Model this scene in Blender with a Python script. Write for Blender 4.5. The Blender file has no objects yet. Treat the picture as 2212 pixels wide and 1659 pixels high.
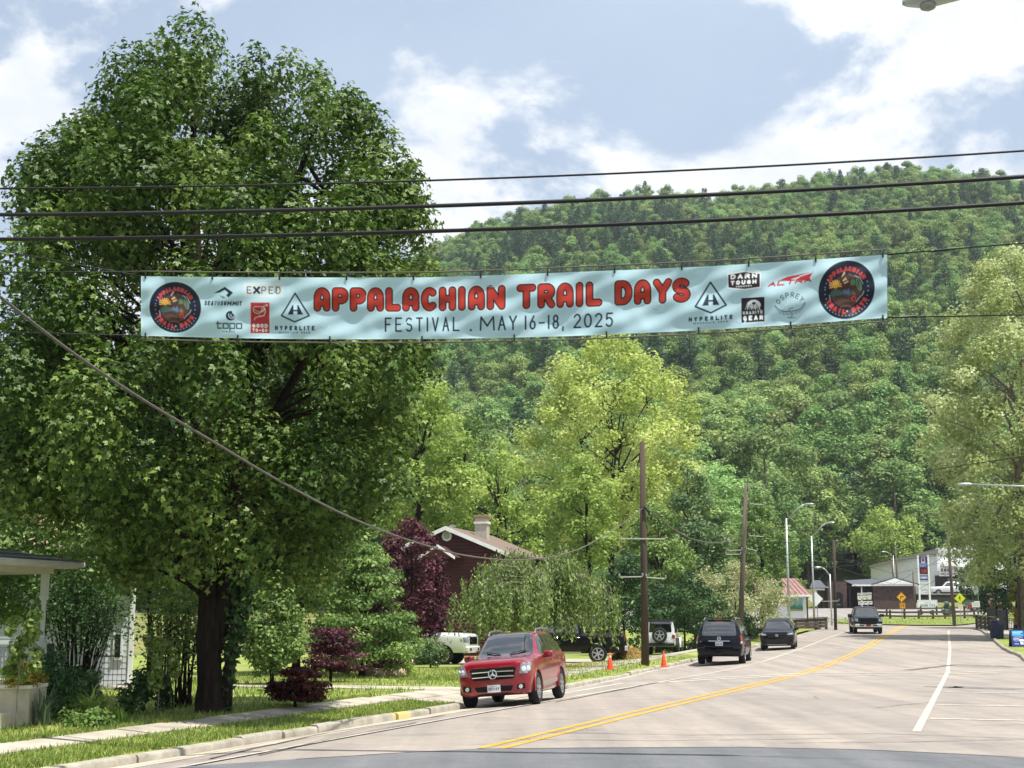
import bpy, bmesh, math, random
import numpy as np
from mathutils import Vector, Matrix
from mathutils.bvhtree import BVHTree

# ---------------------------------------------------------------- camera, light, exposure
S = bpy.context.scene
COL = S.collection
FL, CX, CY, HZ, CH = 3100.0, 1106.0, 829.5, 1343.0, 1.85     # photo measured in a 2212 x 1659 frame
PITCH = math.atan((HZ - CY) / FL)
cam = bpy.data.objects.new("camera", bpy.data.cameras.new("camera"))
COL.objects.link(cam)
cam.location = (0, 0, CH)
cam.rotation_euler = (math.pi / 2 + PITCH, 0, 0)
cam.data.sensor_width = 36
cam.data.lens = 36 * FL / 2212
cam.data.clip_start, cam.data.clip_end = 0.3, 6000
S.camera = cam

SUN_EL, SUN_AZ = math.radians(69), math.radians(-36)   # azimuth from +X, negative = on the camera's side
sd = Vector((math.cos(SUN_EL) * math.cos(SUN_AZ), math.cos(SUN_EL) * math.sin(SUN_AZ), math.sin(SUN_EL)))
sun = bpy.data.objects.new("sun", bpy.data.lights.new("sun", 'SUN'))
COL.objects.link(sun)
sun.data.energy, sun.data.angle, sun.data.color = 5.0, math.radians(0.6), (1.0, 0.955, 0.88)
sun.rotation_euler = sd.to_track_quat('Z', 'Y').to_euler()
sun.location = sd * 100

W = bpy.data.worlds.new("World"); S.world = W; W.use_nodes = True
wn, wl = W.node_tree.nodes, W.node_tree.links
wn.clear()
def wnode(t, **k):
    n = wn.new(t)
    for a, b in k.items(): setattr(n, a, b)
    return n
sky = wnode('ShaderNodeTexSky', sky_type='NISHITA', sun_disc=False)
sky.sun_elevation = SUN_EL
sky.sun_rotation = math.atan2(sd.x, sd.y)
sky.air_density, sky.dust_density, sky.ozone_density = 1.0, 1.6, 2.0
bg_sky = wnode('ShaderNodeBackground'); bg_sky.inputs[1].default_value = 0.09
wl.new(sky.outputs[0], bg_sky.inputs[0])
tc = wnode('ShaderNodeTexCoord')
def wmap(scale, loc):
    m = wnode('ShaderNodeMapping'); m.inputs['Scale'].default_value = scale; m.inputs['Location'].default_value = loc
    wl.new(tc.outputs['Generated'], m.inputs[0]); return m
def wnoise(m, sc, det, ro, dist=0.0):
    n = wnode('ShaderNodeTexNoise'); n.inputs['Scale'].default_value = sc; n.inputs['Detail'].default_value = det
    n.inputs['Roughness'].default_value = ro; n.inputs['Distortion'].default_value = dist
    wl.new(m.outputs[0], n.inputs['Vector']); return n
def wramp(n, a, b, ca=(0, 0, 0, 1), cb=(1, 1, 1, 1)):
    r = wnode('ShaderNodeValToRGB'); r.color_ramp.elements[0].position = a; r.color_ramp.elements[1].position = b
    r.color_ramp.elements[0].color = ca; r.color_ramp.elements[1].color = cb
    r.color_ramp.interpolation = 'EASE'
    wl.new(n.outputs[0], r.inputs[0]); return r
CLOUD_LOC = (4.7, 7.26, 8.64)
puff = wramp(wnoise(wmap((1, 1, 1.7), CLOUD_LOC), 5.0, 13, 0.60, 0.2), 0.47, 0.575)
veil = wramp(wnoise(wmap((1, 1, 1.4), (6.5, 2.2, 4.1)), 1.9, 6, 0.55, 0.2), 0.30, 0.75)
tone = wramp(wnoise(wmap((1, 1, 1.5), (1.3, 5.2, 0.4)), 7.0, 8, 0.6), 0.32, 0.68, (0.78, 0.82, 0.87, 1), (1.06, 1.06, 1.06, 1))
bg_cl = wnode('ShaderNodeBackground'); bg_cl.inputs[1].default_value = 0.84
wl.new(tone.outputs[0], bg_cl.inputs[0])
bg_ve = wnode('ShaderNodeBackground'); bg_ve.inputs[0].default_value = (0.60, 0.72, 0.88, 1); bg_ve.inputs[1].default_value = 0.76
mul = wnode('ShaderNodeMath', operation='MULTIPLY_ADD'); mul.inputs[1].default_value = 0.30; mul.inputs[2].default_value = 0.62
wl.new(veil.outputs[0], mul.inputs[0])
mx1 = wnode('ShaderNodeMixShader'); wl.new(mul.outputs[0], mx1.inputs[0]); wl.new(bg_sky.outputs[0], mx1.inputs[1]); wl.new(bg_ve.outputs[0], mx1.inputs[2])
mul2 = wnode('ShaderNodeMath', operation='MULTIPLY'); mul2.inputs[1].default_value = 0.92; wl.new(puff.outputs[0], mul2.inputs[0])
mx2 = wnode('ShaderNodeMixShader'); wl.new(mul2.outputs[0], mx2.inputs[0]); wl.new(mx1.outputs[0], mx2.inputs[1]); wl.new(bg_cl.outputs[0], mx2.inputs[2])
wo = wnode('ShaderNodeOutputWorld'); wl.new(mx2.outputs[0], wo.inputs[0])

S.view_settings.view_transform = 'Standard'; S.view_settings.look = 'None'
S.view_settings.exposure, S.view_settings.gamma = 0.5, 1.0
S.render.engine = 'CYCLES'
S.cycles.use_denoising = True
S.cycles.max_bounces, S.cycles.diffuse_bounces, S.cycles.glossy_bounces = 6, 3, 3
S.cycles.transmission_bounces, S.cycles.transparent_max_bounces = 3, 6
S.cycles.use_adaptive_sampling = True; S.cycles.adaptive_threshold = 0.015
S.cycles.caustics_reflective = S.cycles.caustics_refractive = False
S.cycles.sample_clamp_indirect = 4.0

# ---------------------------------------------------------------- geometry of the place
TH = math.atan(0.325)                       # heading of the street
ST, CT = math.sin(TH), math.cos(TH)
YP = [0, 50, 60, 78, 103, 128, 150, 180, 215, 240]
ZP = [0, 0, .04, .38, .98, 1.5, 2.3, 3.5, 5.6, 7.5]
def prof(Y):
    Y = np.asarray(Y, float)
    return (np.interp(Y - 4, YP, ZP) + np.interp(Y, YP, ZP) + np.interp(Y + 4, YP, ZP)) / 3
def XY(s, t): return s * ST + t * CT, s * CT - t * ST
def STn(X, Y): return X * ST + Y * CT, X * CT - Y * ST
def sm(a, b, x):
    k = np.clip((np.asarray(x, float) - a) / (b - a), 0, 1); return k * k * (3 - 2 * k)
def ray(x, y):
    r, u = (x - CX) / FL, (CY - y) / FL
    return r, math.cos(PITCH) - u * math.sin(PITCH), math.sin(PITCH) + u * math.cos(PITCH)
RIDGE = [(-1500, 1000), (-600, 900), (0, 790), (400, 660), (700, 575), (900, 515), (1050, 462), (1150, 445), (1300, 415), (1400, 410), (1560, 420),
         (1620, 402), (1700, 402), (1800, 380), (1950, 366), (2100, 372), (2212, 398), (2600, 470), (3400, 640), (5000, 900)]
YR = 700.0
_ra = [ray(x, y + float(np.interp(x, [0, 700, 900, 1150, 1400, 2300], [100, 95, 82, 52, 42, 36]))) for x, y in RIDGE]
RA = np.array([d[0] / d[1] for d in _ra]); RZ = np.array([CH + d[2] / d[1] * YR - 5 for d in _ra])
def gz(X, Y):
    """height of the land (tops of road level; lawns and kerbs sit a little above)"""
    X = np.asarray(X, float); Y = np.asarray(Y, float)
    s, t = STn(X, Y)
    b = prof(np.minimum(Y, 240))
    left = sm(-13.5, -17.5, t) * (1 - sm(92, 125, Y))
    yard = -0.004 * np.clip(Y - 40, 0, 60)
    z = b * (1 - left) + yard * left
    z = z - 0.075 * np.clip(-9.9 - t, 0, 1.6) * (1 - sm(95, 110, Y)) * (1 - sm(-12, -14, t))
    a = X / np.maximum(Y, 1)
    zr = np.interp(a, RA, RZ)
    k = np.clip((Y - 235) / (YR - 235), 0, 1)
    up = (zr - 7.5) * (0.85 * k + 0.15 * k * k * (3 - 2 * k)) * sm(0, .06, k)
    und = 4.0 * np.sin(X * .031 + Y * .013) * np.sin(Y * .021 + 1) * sm(.03, .2, k) * (1 - sm(.85, 1, k))
    dn = -0.35 * np.clip(Y - YR, 0, 420)
    return z + up + und + dn
def G(x, y, dz=0.0):
    """ground point seen at photo position x, y"""
    dx, dy, dzz = ray(x, y)
    Ys = np.arange(6, 330, .04); X = dx / dy * Ys; Z = CH + dzz / dy * Ys
    k = np.nonzero(Z <= gz(X, Ys) + dz)[0]; k = k[0] if len(k) else len(Ys) - 1
    return Vector((X[k], Ys[k], Z[k]))
def at(x, y, Y):
    dx, dy, dz = ray(x, y)
    return Vector((dx / dy * Y, Y, CH + dz / dy * Y))
def pxm(Y): return FL / (Y * math.cos(PITCH)) * 1.0

# ---------------------------------------------------------------- helpers
def lin(h):
    if isinstance(h, str):
        h = h.lstrip('#'); c = [int(h[i:i + 2], 16) / 255 for i in (0, 2, 4)]
        return tuple(x / 12.92 if x <= .04045 else ((x + .055) / 1.055) ** 2.4 for x in c)
    return tuple(h)
MATS = {}
def mat(name, col, rough=.6, metal=0.0, spec=.4, vary=0.0, vscale=4.0, col2=None, bump=0.0, bscale=30.0, coat=0.0, emit=None, estr=0.0, trans=0.0, stretch=None, detail=6):
    if name in MATS: return MATS[name]
    m = bpy.data.materials.new(name); m.use_nodes = True
    nt = m.node_tree; p = nt.nodes['Principled BSDF']
    c = lin(col)
    p.inputs['Base Color'].default_value = (*c, 1); p.inputs['Roughness'].default_value = rough
    p.inputs['Metallic'].default_value = metal; p.inputs['Specular IOR Level'].default_value = spec
    if coat: p.inputs['Coat Weight'].default_value = coat; p.inputs['Coat Roughness'].default_value = .04
    if emit is not None: p.inputs['Emission Color'].default_value = (*lin(emit), 1); p.inputs['Emission Strength'].default_value = estr
    if trans: p.inputs['Transmission Weight'].default_value = trans
    if vary or col2 is not None or bump:
        tcn = nt.nodes.new('ShaderNodeTexCoord'); mp = nt.nodes.new('ShaderNodeMapping')
        nt.links.new(tcn.outputs['Object'], mp.inputs[0])
        if stretch: mp.inputs['Scale'].default_value = stretch
    if vary or col2 is not None:
        n = nt.nodes.new('ShaderNodeTexNoise'); n.inputs['Scale'].default_value = vscale; n.inputs['Detail'].default_value = detail; n.inputs['Roughness'].default_value = .62
        nt.links.new(mp.outputs[0], n.inputs['Vector'])
        r = nt.nodes.new('ShaderNodeValToRGB'); r.color_ramp.elements[0].position = .33; r.color_ramp.elements[1].position = .67
        c2 = lin(col2) if col2 is not None else tuple(x * (1 + vary) for x in c)
        c1 = c if col2 is not None else tuple(x * (1 - vary) for x in c)
        r.color_ramp.elements[0].color = (*c1, 1); r.color_ramp.elements[1].color = (*c2, 1)
        nt.links.new(n.outputs[0], r.inputs[0]); nt.links.new(r.outputs[0], p.inputs['Base Color'])
    if bump:
        n2 = nt.nodes.new('ShaderNodeTexNoise'); n2.inputs['Scale'].default_value = bscale; n2.inputs['Detail'].default_value = 6
        nt.links.new(mp.outputs[0], n2.inputs['Vector'])
        bp = nt.nodes.new('ShaderNodeBump'); bp.inputs['Strength'].default_value = bump; bp.inputs['Distance'].default_value = .02
        nt.links.new(n2.outputs[0], bp.inputs['Height']); nt.links.new(bp.outputs[0], p.inputs['Normal'])
    MATS[name] = m
    return m
def leafmat(name, dark, midc, light, transl=.32, rnd=0.0, rough=.55, hue=0.0):
    if name in MATS: return MATS[name]
    m = bpy.data.materials.new(name); m.use_nodes = True
    nt = m.node_tree; p = nt.nodes['Principled BSDF']; out = nt.nodes['Material Output']
    at_ = nt.nodes.new('ShaderNodeAttribute'); at_.attribute_name = 'var'
    r = nt.nodes.new('ShaderNodeValToRGB'); e = r.color_ramp.elements
    e[0].position, e[1].position = 0.0, 1.0
    e[0].color, e[1].color = (*lin(dark), 1), (*lin(light), 1)
    k = e.new(.5); k.color = (*lin(midc), 1)
    nt.links.new(at_.outputs['Fac'], r.inputs[0])
    col = r.outputs[0]
    if rnd:
        oi = nt.nodes.new('ShaderNodeObjectInfo'); hs = nt.nodes.new('ShaderNodeHueSaturation')
        mr = nt.nodes.new('ShaderNodeMapRange'); mr.inputs['To Min'].default_value = 1 - rnd; mr.inputs['To Max'].default_value = 1 + rnd
        nt.links.new(oi.outputs['Random'], mr.inputs[0]); nt.links.new(mr.outputs[0], hs.inputs['Value'])
        m7 = nt.nodes.new('ShaderNodeMath'); m7.operation = 'MULTIPLY'; m7.inputs[1].default_value = 7.13
        fr = nt.nodes.new('ShaderNodeMath'); fr.operation = 'FRACT'
        nt.links.new(oi.outputs['Random'], m7.inputs[0]); nt.links.new(m7.outputs[0], fr.inputs[0])
        mh = nt.nodes.new('ShaderNodeMapRange'); mh.inputs['To Min'].default_value = .5 - hue; mh.inputs['To Max'].default_value = .5 + hue
        nt.links.new(fr.outputs[0], mh.inputs[0]); nt.links.new(mh.outputs[0], hs.inputs['Hue'])
        nt.links.new(col, hs.inputs['Color']); col = hs.outputs[0]
    nt.links.new(col, p.inputs['Base Color'])
    p.inputs['Roughness'].default_value = rough; p.inputs['Specular IOR Level'].default_value = .35
    tr = nt.nodes.new('ShaderNodeBsdfTranslucent'); nt.links.new(col, tr.inputs[0])
    mx = nt.nodes.new('ShaderNodeMixShader'); mx.inputs[0].default_value = transl
    nt.links.new(p.outputs[0], mx.inputs[1]); nt.links.new(tr.outputs[0], mx.inputs[2]); nt.links.new(mx.outputs[0], out.inputs[0])
    MATS[name] = m
    return m
def attrmat(name, rough=.5, spec=.3, transl=0.0, estr=0.0, bump=0.0):
    if name in MATS: return MATS[name]
    m = bpy.data.materials.new(name); m.use_nodes = True
    nt = m.node_tree; p = nt.nodes['Principled BSDF']; out = nt.nodes['Material Output']
    a = nt.nodes.new('ShaderNodeAttribute'); a.attribute_name = 'print'
    nt.links.new(a.outputs['Color'], p.inputs['Base Color'])
    p.inputs['Roughness'].default_value = rough; p.inputs['Specular IOR Level'].default_value = spec
    if transl:
        tr = nt.nodes.new('ShaderNodeBsdfTranslucent'); nt.links.new(a.outputs['Color'], tr.inputs[0])
        mx = nt.nodes.new('ShaderNodeMixShader'); mx.inputs[0].default_value = transl
        nt.links.new(p.outputs[0], mx.inputs[1]); nt.links.new(tr.outputs[0], mx.inputs[2]); nt.links.new(mx.outputs[0], out.inputs[0])
    if estr:
        nt.links.new(a.outputs['Color'], p.inputs['Emission Color']); p.inputs['Emission Strength'].default_value = estr
    MATS[name] = m
    return m

def tag(o, label=None, cat=None, group=None, kind=None):
    if label: o['label'] = label
    if cat: o['category'] = cat
    if group: o['group'] = group
    if kind: o['kind'] = kind
    return o
def thing(name, label, cat, loc=(0, 0, 0), rotz=0.0, group=None):
    o = bpy.data.objects.new(name, None); COL.objects.link(o)
    o.empty_display_size = .2
    o.location = loc; o.rotation_euler = (0, 0, rotz)
    return tag(o, label, cat, group)
def np_mesh(name, V, F, k=4, smooth=False, mats=(), attrs=None, midx=None):
    """mesh from numpy arrays: V (n,3), F (m,k)"""
    me = bpy.data.meshes.new(name)
    V = np.ascontiguousarray(V, np.float32); F = np.ascontiguousarray(F, np.int32)
    me.vertices.add(len(V)); me.vertices.foreach_set('co', V.ravel())
    me.loops.add(F.size); me.loops.foreach_set('vertex_index', F.ravel())
    me.polygons.add(len(F))
    me.polygons.foreach_set('loop_start', np.arange(0, F.size, k, dtype=np.int32))
    if smooth: me.polygons.foreach_set('use_smooth', np.ones(len(F), bool))
    for m in mats: me.materials.append(m)
    if midx is not None: me.polygons.foreach_set('material_index', np.ascontiguousarray(midx, np.int32))
    for an, arr in (attrs or {}).items():
        if arr.ndim == 1:
            at_ = me.attributes.new(an, 'FLOAT', 'POINT'); at_.data.foreach_set('value', np.ascontiguousarray(arr, np.float32))
        else:
            at_ = me.attributes.new(an, 'FLOAT_COLOR', 'POINT')
            at_.data.foreach_set('color', np.ascontiguousarray(np.hstack([arr, np.ones((len(arr), 1))]), np.float32).ravel())
    me.update(calc_edges=True)
    return me
def link(name, me, parent=None, loc=None):
    o = bpy.data.objects.new(name, me); COL.objects.link(o)
    if parent is not None: o.parent = parent
    if loc is not None: o.location = loc
    return o
class MB:
    """collects simple shapes; world coordinates unless the parent is rotated (then local)"""
    def __init__(s): s.v = []; s.f = []
    def add(s, vs, fs):
        b = len(s.v); s.v += [tuple(v) for v in vs]; s.f += [tuple(i + b for i in f) for f in fs]; return s
    def box(s, x0, x1, y0, y1, z0, z1, M=None):
        v = [(x, y, z) for x in (x0, x1) for y in (y0, y1) for z in (z0, z1)]
        if M is not None: v = [M @ Vector(p) for p in v]
        return s.add(v, [(0, 1, 3, 2), (4, 6, 7, 5), (0, 4, 5, 1), (2, 3, 7, 6), (0, 2, 6, 4), (1, 5, 7, 3)])
    def bar(s, a, b, w, h=None, up=(0, 0, 1)):
        h = w if h is None else h
        a, b = Vector(a), Vector(b); d = (b - a).normalized(); u = Vector(up)
        if abs(d.dot(u)) > .98: u = Vector((0, 1, 0))
        r = d.cross(u).normalized(); u = r.cross(d)
        v = [p + r * i * w / 2 + u * j * h / 2 for p in (a, b) for i, j in ((-1, -1), (1, -1), (1, 1), (-1, 1))]
        return s.add(v, [(3, 2, 1, 0), (4, 5, 6, 7), (0, 1, 5, 4), (1, 2, 6, 5), (2, 3, 7, 6), (3, 0, 4, 7)])
    def tube(s, pts, rad, n=8, cap=True):
        pts = [Vector(p) for p in pts]
        if not hasattr(rad, '__len__'): rad = [rad] * len(pts)
        vs = []; ref = None
        for i, p in enumerate(pts):
            d = (pts[min(i + 1, len(pts) - 1)] - pts[max(i - 1, 0)])
            d = d.normalized() if d.length > 1e-9 else Vector((0, 0, 1))
            if ref is None: ref = Vector((1, 0, 0)) if abs(d.x) < .9 else Vector((0, 1, 0))
            r = (ref - d * ref.dot(d)).normalized(); u = d.cross(r); ref = r
            vs += [p + (r * math.cos(2 * math.pi * k / n) + u * math.sin(2 * math.pi * k / n)) * rad[i] for k in range(n)]
        fs = [(i * n + k, i * n + (k + 1) % n, (i + 1) * n + (k + 1) % n, (i + 1) * n + k) for i in range(len(pts) - 1) for k in range(n)]
        if cap: fs += [tuple(range(n - 1, -1, -1)), tuple(range((len(pts) - 1) * n, len(pts) * n))]
        return s.add(vs, fs)
    def cyl(s, a, b, r0, r1=None, n=12): return s.tube([a, b], [r0, r0 if r1 is None else r1], n)
    def prism(s, poly, d):
        """closed outline (3D points) pushed by vector d"""
        n = len(poly); d = Vector(d); p = [Vector(q) for q in poly]
        return s.add(p + [q + d for q in p], [tuple(range(n - 1, -1, -1)), tuple(range(n, 2 * n))] + [(i, (i + 1) % n, n + (i + 1) % n, n + i) for i in range(n)])
    def lathe(s, prof_, n=24, c=(0, 0, 0), axis='z'):
        vs = []
        for r, h in prof_:
            for k in range(n):
                a = 2 * math.pi * k / n; x, y = r * math.cos(a), r * math.sin(a)
                q = {'z': (x, y, h), 'y': (x, h, y), 'x': (h, x, y)}[axis]
                vs.append((q[0] + c[0], q[1] + c[1], q[2] + c[2]))
        m = len(prof_)
        fs = [(i * n + k, i * n + (k + 1) % n, (i + 1) * n + (k + 1) % n, (i + 1) * n + k) for i in range(m - 1) for k in range(n)]
        if prof_[0][0] > 1e-6: fs.append(tuple(range(n - 1, -1, -1)))
        if prof_[-1][0] > 1e-6: fs.append(tuple(range((m - 1) * n, m * n)))
        return s.add(vs, fs)
    def build(s, name, m, parent=None, smooth=False, bevel=0.0, local=False, recalc=True):
        me = bpy.data.meshes.new(name)
        off = Vector((0, 0, 0)) if parent is None or local else parent.location
        if parent is not None and not local and parent.parent is not None: off = off + parent.parent.location
        me.from_pydata([tuple(Vector(v) - off) for v in s.v], [], s.f)
        if recalc or bevel:
            bm = bmesh.new(); bm.from_mesh(me)
            bmesh.ops.recalc_face_normals(bm, faces=bm.faces)
            if bevel: bmesh.ops.bevel(bm, geom=list(bm.edges), offset=bevel, segments=1, affect='EDGES', profile=.5)
            bm.to_mesh(me); bm.free()
        if smooth:
            me.polygons.foreach_set('use_smooth', [True] * len(me.polygons))
        me.materials.append(m)
        o = link(name, me, parent)
        return o
def autosmooth(o, deg=35):
    me = o.data
    me.polygons.foreach_set('use_smooth', [True] * len(me.polygons))
    me.set_sharp_from_angle(angle=math.radians(deg))
# ---------------------------------------------------------------- ground, road, kerbs, pavement
rng = np.random.default_rng(7)
def grid_faces(n, m):
    i = np.arange(n - 1)[:, None] * m + np.arange(m - 1)[None, :]
    return np.stack([i, i + 1, i + m + 1, i + m], -1).reshape(-1, 4)[:, ::-1]
xs = np.concatenate([np.arange(-1400, -300, 60), np.arange(-300, -60, 10), np.arange(-60, 80, 2), np.arange(80, 320, 10), np.arange(320, 1500, 60)])
ys = np.concatenate([np.arange(-80, 0, 8), np.arange(0, 180, 2), np.arange(180, 800, 8), np.arange(800, 2600, 90)])
GX, GY = np.meshgrid(xs, ys, indexing='ij')
m_soil = mat('soil_and_grass', '#59683a', .95, vscale=.35, col2='#8a8452', spec=.1, bump=.3, bscale=6)
gzv = gz(GX, GY) - .10
me = np_mesh('ground', np.stack([GX, GY, gzv], -1).reshape(-1, 3), grid_faces(len(xs), len(ys))[:, ::-1], smooth=True, mats=[m_soil])
tag(link('ground', me), kind='structure')

def road_mat(name, c1, c2, c3, fine=60.0, crack=True):
    m = mat(name, c1, .88, spec=.25)
    nt = m.node_tree; p = nt.nodes['Principled BSDF']
    tcn = nt.nodes.new('ShaderNodeTexCoord')
    def noise(sc, det=8, ro=.65):
        n = nt.nodes.new('ShaderNodeTexNoise'); n.inputs['Scale'].default_value = sc; n.inputs['Detail'].default_value = det; n.inputs['Roughness'].default_value = ro
        nt.links.new(tcn.outputs['Object'], n.inputs['Vector']); return n
    def ramp(n, a, b, ca, cb):
        r = nt.nodes.new('ShaderNodeValToRGB'); r.color_ramp.elements[0].position = a; r.color_ramp.elements[1].position = b
        r.color_ramp.elements[0].color = (*ca, 1); r.color_ramp.elements[1].color = (*cb, 1); nt.links.new(n.outputs[0], r.inputs[0]); return r
    big = ramp(noise(.22), .35, .65, lin(c1), lin(c2))
    sp = ramp(noise(fine, 3, .8), .28, .72, (.64, .64, .66), (1.34, 1.31, 1.27))
    mid = ramp(noise(1.7, 10, .72), .3, .7, (.86, .86, .88), (1.1, 1.09, 1.07))
    a = nt.nodes.new('ShaderNodeMix'); a.data_type = 'RGBA'; a.blend_type = 'MULTIPLY'; a.inputs[0].default_value = 1
    nt.links.new(big.outputs[0], a.inputs[6]); nt.links.new(sp.outputs[0], a.inputs[7])
    b = nt.nodes.new('ShaderNodeMix'); b.data_type = 'RGBA'; b.blend_type = 'MULTIPLY'; b.inputs[0].default_value = 1
    nt.links.new(a.outputs[2], b.inputs[6]); nt.links.new(mid.outputs[0], b.inputs[7])
    last = b.outputs[2]
    mpv = nt.nodes.new('ShaderNodeMapping'); mpv.inputs['Rotation'].default_value = (0, 0, TH); mpv.inputs['Scale'].default_value = (1.1, .045, 1)   # wheel-track streaks along the street
    nt.links.new(tcn.outputs['Object'], mpv.inputs[0]); ns = noise(1.0, 5, .6); nt.links.new(mpv.outputs[0], ns.inputs['Vector'])
    sk = ramp(ns, .32, .68, (.80, .80, .82), (1.12, 1.11, 1.10))
    e_ = nt.nodes.new('ShaderNodeMix'); e_.data_type = 'RGBA'; e_.blend_type = 'MULTIPLY'; e_.inputs[0].default_value = 1
    nt.links.new(last, e_.inputs[6]); nt.links.new(sk.outputs[0], e_.inputs[7])
    pt = ramp(noise(.55, 3, .5), .60, .64, (1, 1, 1), (.84, .84, .86))
    f_ = nt.nodes.new('ShaderNodeMix'); f_.data_type = 'RGBA'; f_.blend_type = 'MULTIPLY'; f_.inputs[0].default_value = .7
    nt.links.new(e_.outputs[2], f_.inputs[6]); nt.links.new(pt.outputs[0], f_.inputs[7]); last = f_.outputs[2]
    if crack:
        v = nt.nodes.new('ShaderNodeTexVoronoi'); v.feature = 'DISTANCE_TO_EDGE'; v.inputs['Scale'].default_value = .16
        nz = noise(.8, 6); mxv = nt.nodes.new('ShaderNodeMix'); mxv.data_type = 'RGBA'; mxv.inputs[0].default_value = .35
        nt.links.new(tcn.outputs['Object'], mxv.inputs[6]); nt.links.new(nz.outputs[1], mxv.inputs[7]); nt.links.new(mxv.outputs[2], v.inputs['Vector'])
        cr = ramp(v, .0, .006, lin(c3), (1, 1, 1)); cr.color_ramp.interpolation = 'LINEAR'
        gate = ramp(noise(.12, 2), .5, .58, (1, 1, 1), (0, 0, 0))
        mg = nt.nodes.new('ShaderNodeMix'); mg.data_type = 'RGBA'; mg.inputs[7].default_value = (1, 1, 1, 1)
        nt.links.new(gate.outputs[0], mg.inputs[0]); nt.links.new(cr.outputs[0], mg.inputs[6])
        c = nt.nodes.new('ShaderNodeMix'); c.data_type = 'RGBA'; c.blend_type = 'MULTIPLY'; c.inputs[0].default_value = .6
        nt.links.new(last, c.inputs[6]); nt.links.new(mg.outputs[2], c.inputs[7]); last = c.outputs[2]
    nt.links.new(last, p.inputs['Base Color'])
    bp = nt.nodes.new('ShaderNodeBump'); bp.inputs['Strength'].default_value = .35; bp.inputs['Distance'].default_value = .01
    nb = noise(fine * .8, 4, .7); nt.links.new(nb.outputs[0], bp.inputs['Height']); nt.links.new(bp.outputs[0], p.inputs['Normal'])
    return m
m_road = road_mat('weathered_asphalt', '#918b84', '#9f978e', (.25, .24, .23))
m_newasph = road_mat('grey_asphalt', '#65686b', '#707376', (.3, .3, .3), 45, False)
m_conc = mat('pale_concrete', '#8f887a', .9, vscale=1.4, col2='#b9b2a3', bump=.25, bscale=40, spec=.2)
m_kerbc = mat('kerb_concrete', '#847e72', .9, vscale=2.0, col2='#b0aa9c', bump=.35, bscale=30, spec=.2)
m_yel = mat('yellow_road_paint', '#c98f1a', .75, vscale=3, col2='#c7a455', spec=.25)
m_wht = mat('white_road_paint', '#cbc5b8', .75, vscale=5, col2='#9f978b', spec=.25)

def ip(tab): a = np.array(tab, float); return lambda s: np.interp(s, a[:, 0], a[:, 1])
tl = ip([(0, -11.45), (31, -11.4), (45, -12.0), (56, -12.6), (120, -12.6), (130, -14), (150, -30)])
tr = ip([(0, 1.7), (60, 1.7), (72, 1.5), (82, .85), (98, .3), (118, -.42), (130, 1), (150, 22)])
ty = ip([(0, -7.2), (21.4, -7.03), (29.6, -6.88), (41, -6.62), (53, -6.36), (76, -6.24), (105, -6.53), (122, -6.72), (136, -6.74)])
twl = ip([(5, -9.95), (26, -10.02), (41, -9.75), (64, -9.35), (75, -9.5), (88, -9.66), (94, -9.75), (116, -10.0)])
twr = ip([(26.0, -1.2), (55.8, -1.39), (82.8, -1.87), (108.6, -2.5), (118, -2.7)])
def strip(name, ss, t0, t1, nt_, zf, m, parent=None):
    ss = np.asarray(ss, float); k = np.linspace(0, 1, nt_)
    a = np.broadcast_to(t0(ss) if callable(t0) else t0, ss.shape); b = np.broadcast_to(t1(ss) if callable(t1) else t1, ss.shape)
    T = a[:, None] * (1 - k) + b[:, None] * k; SS = np.broadcast_to(ss[:, None], T.shape)
    X, Y = XY(SS, T); Z = zf(SS, T, X, Y)
    off = np.array(parent.location) if parent is not None else 0
    me = np_mesh(name, np.stack([X, Y, Z], -1).reshape(-1, 3) - off, grid_faces(len(ss), nt_), smooth=True, mats=[m])
    o = link(name, me, parent)
    return o
zroad = lambda dz: (lambda s, t, X, Y: gz(X, Y) + dz)
road = tag(strip('road', np.arange(2, 150, 1.0), lambda s: tl(s) - .02, lambda s: tr(s) + .02, 16, zroad(0), m_road), kind='structure')
# far junction: paved yard between the street and the shops
jx, jy = np.meshgrid(np.arange(4, 112, 2.0), np.arange(121, 181, 2.0), indexing='ij')
m_yard = road_mat('pale_forecourt_asphalt', '#918e8b', '#9d9995', (.3, .3, .3), 20)
tag(link('forecourt', np_mesh('forecourt', np.stack([jx, jy, gz(jx, jy) - .012 + .03 * sm(128, 134, jy)], -1).reshape(-1, 3), grid_faces(*jx.shape)[:, ::-1], smooth=True, mats=[m_yard])), kind='structure')
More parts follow.
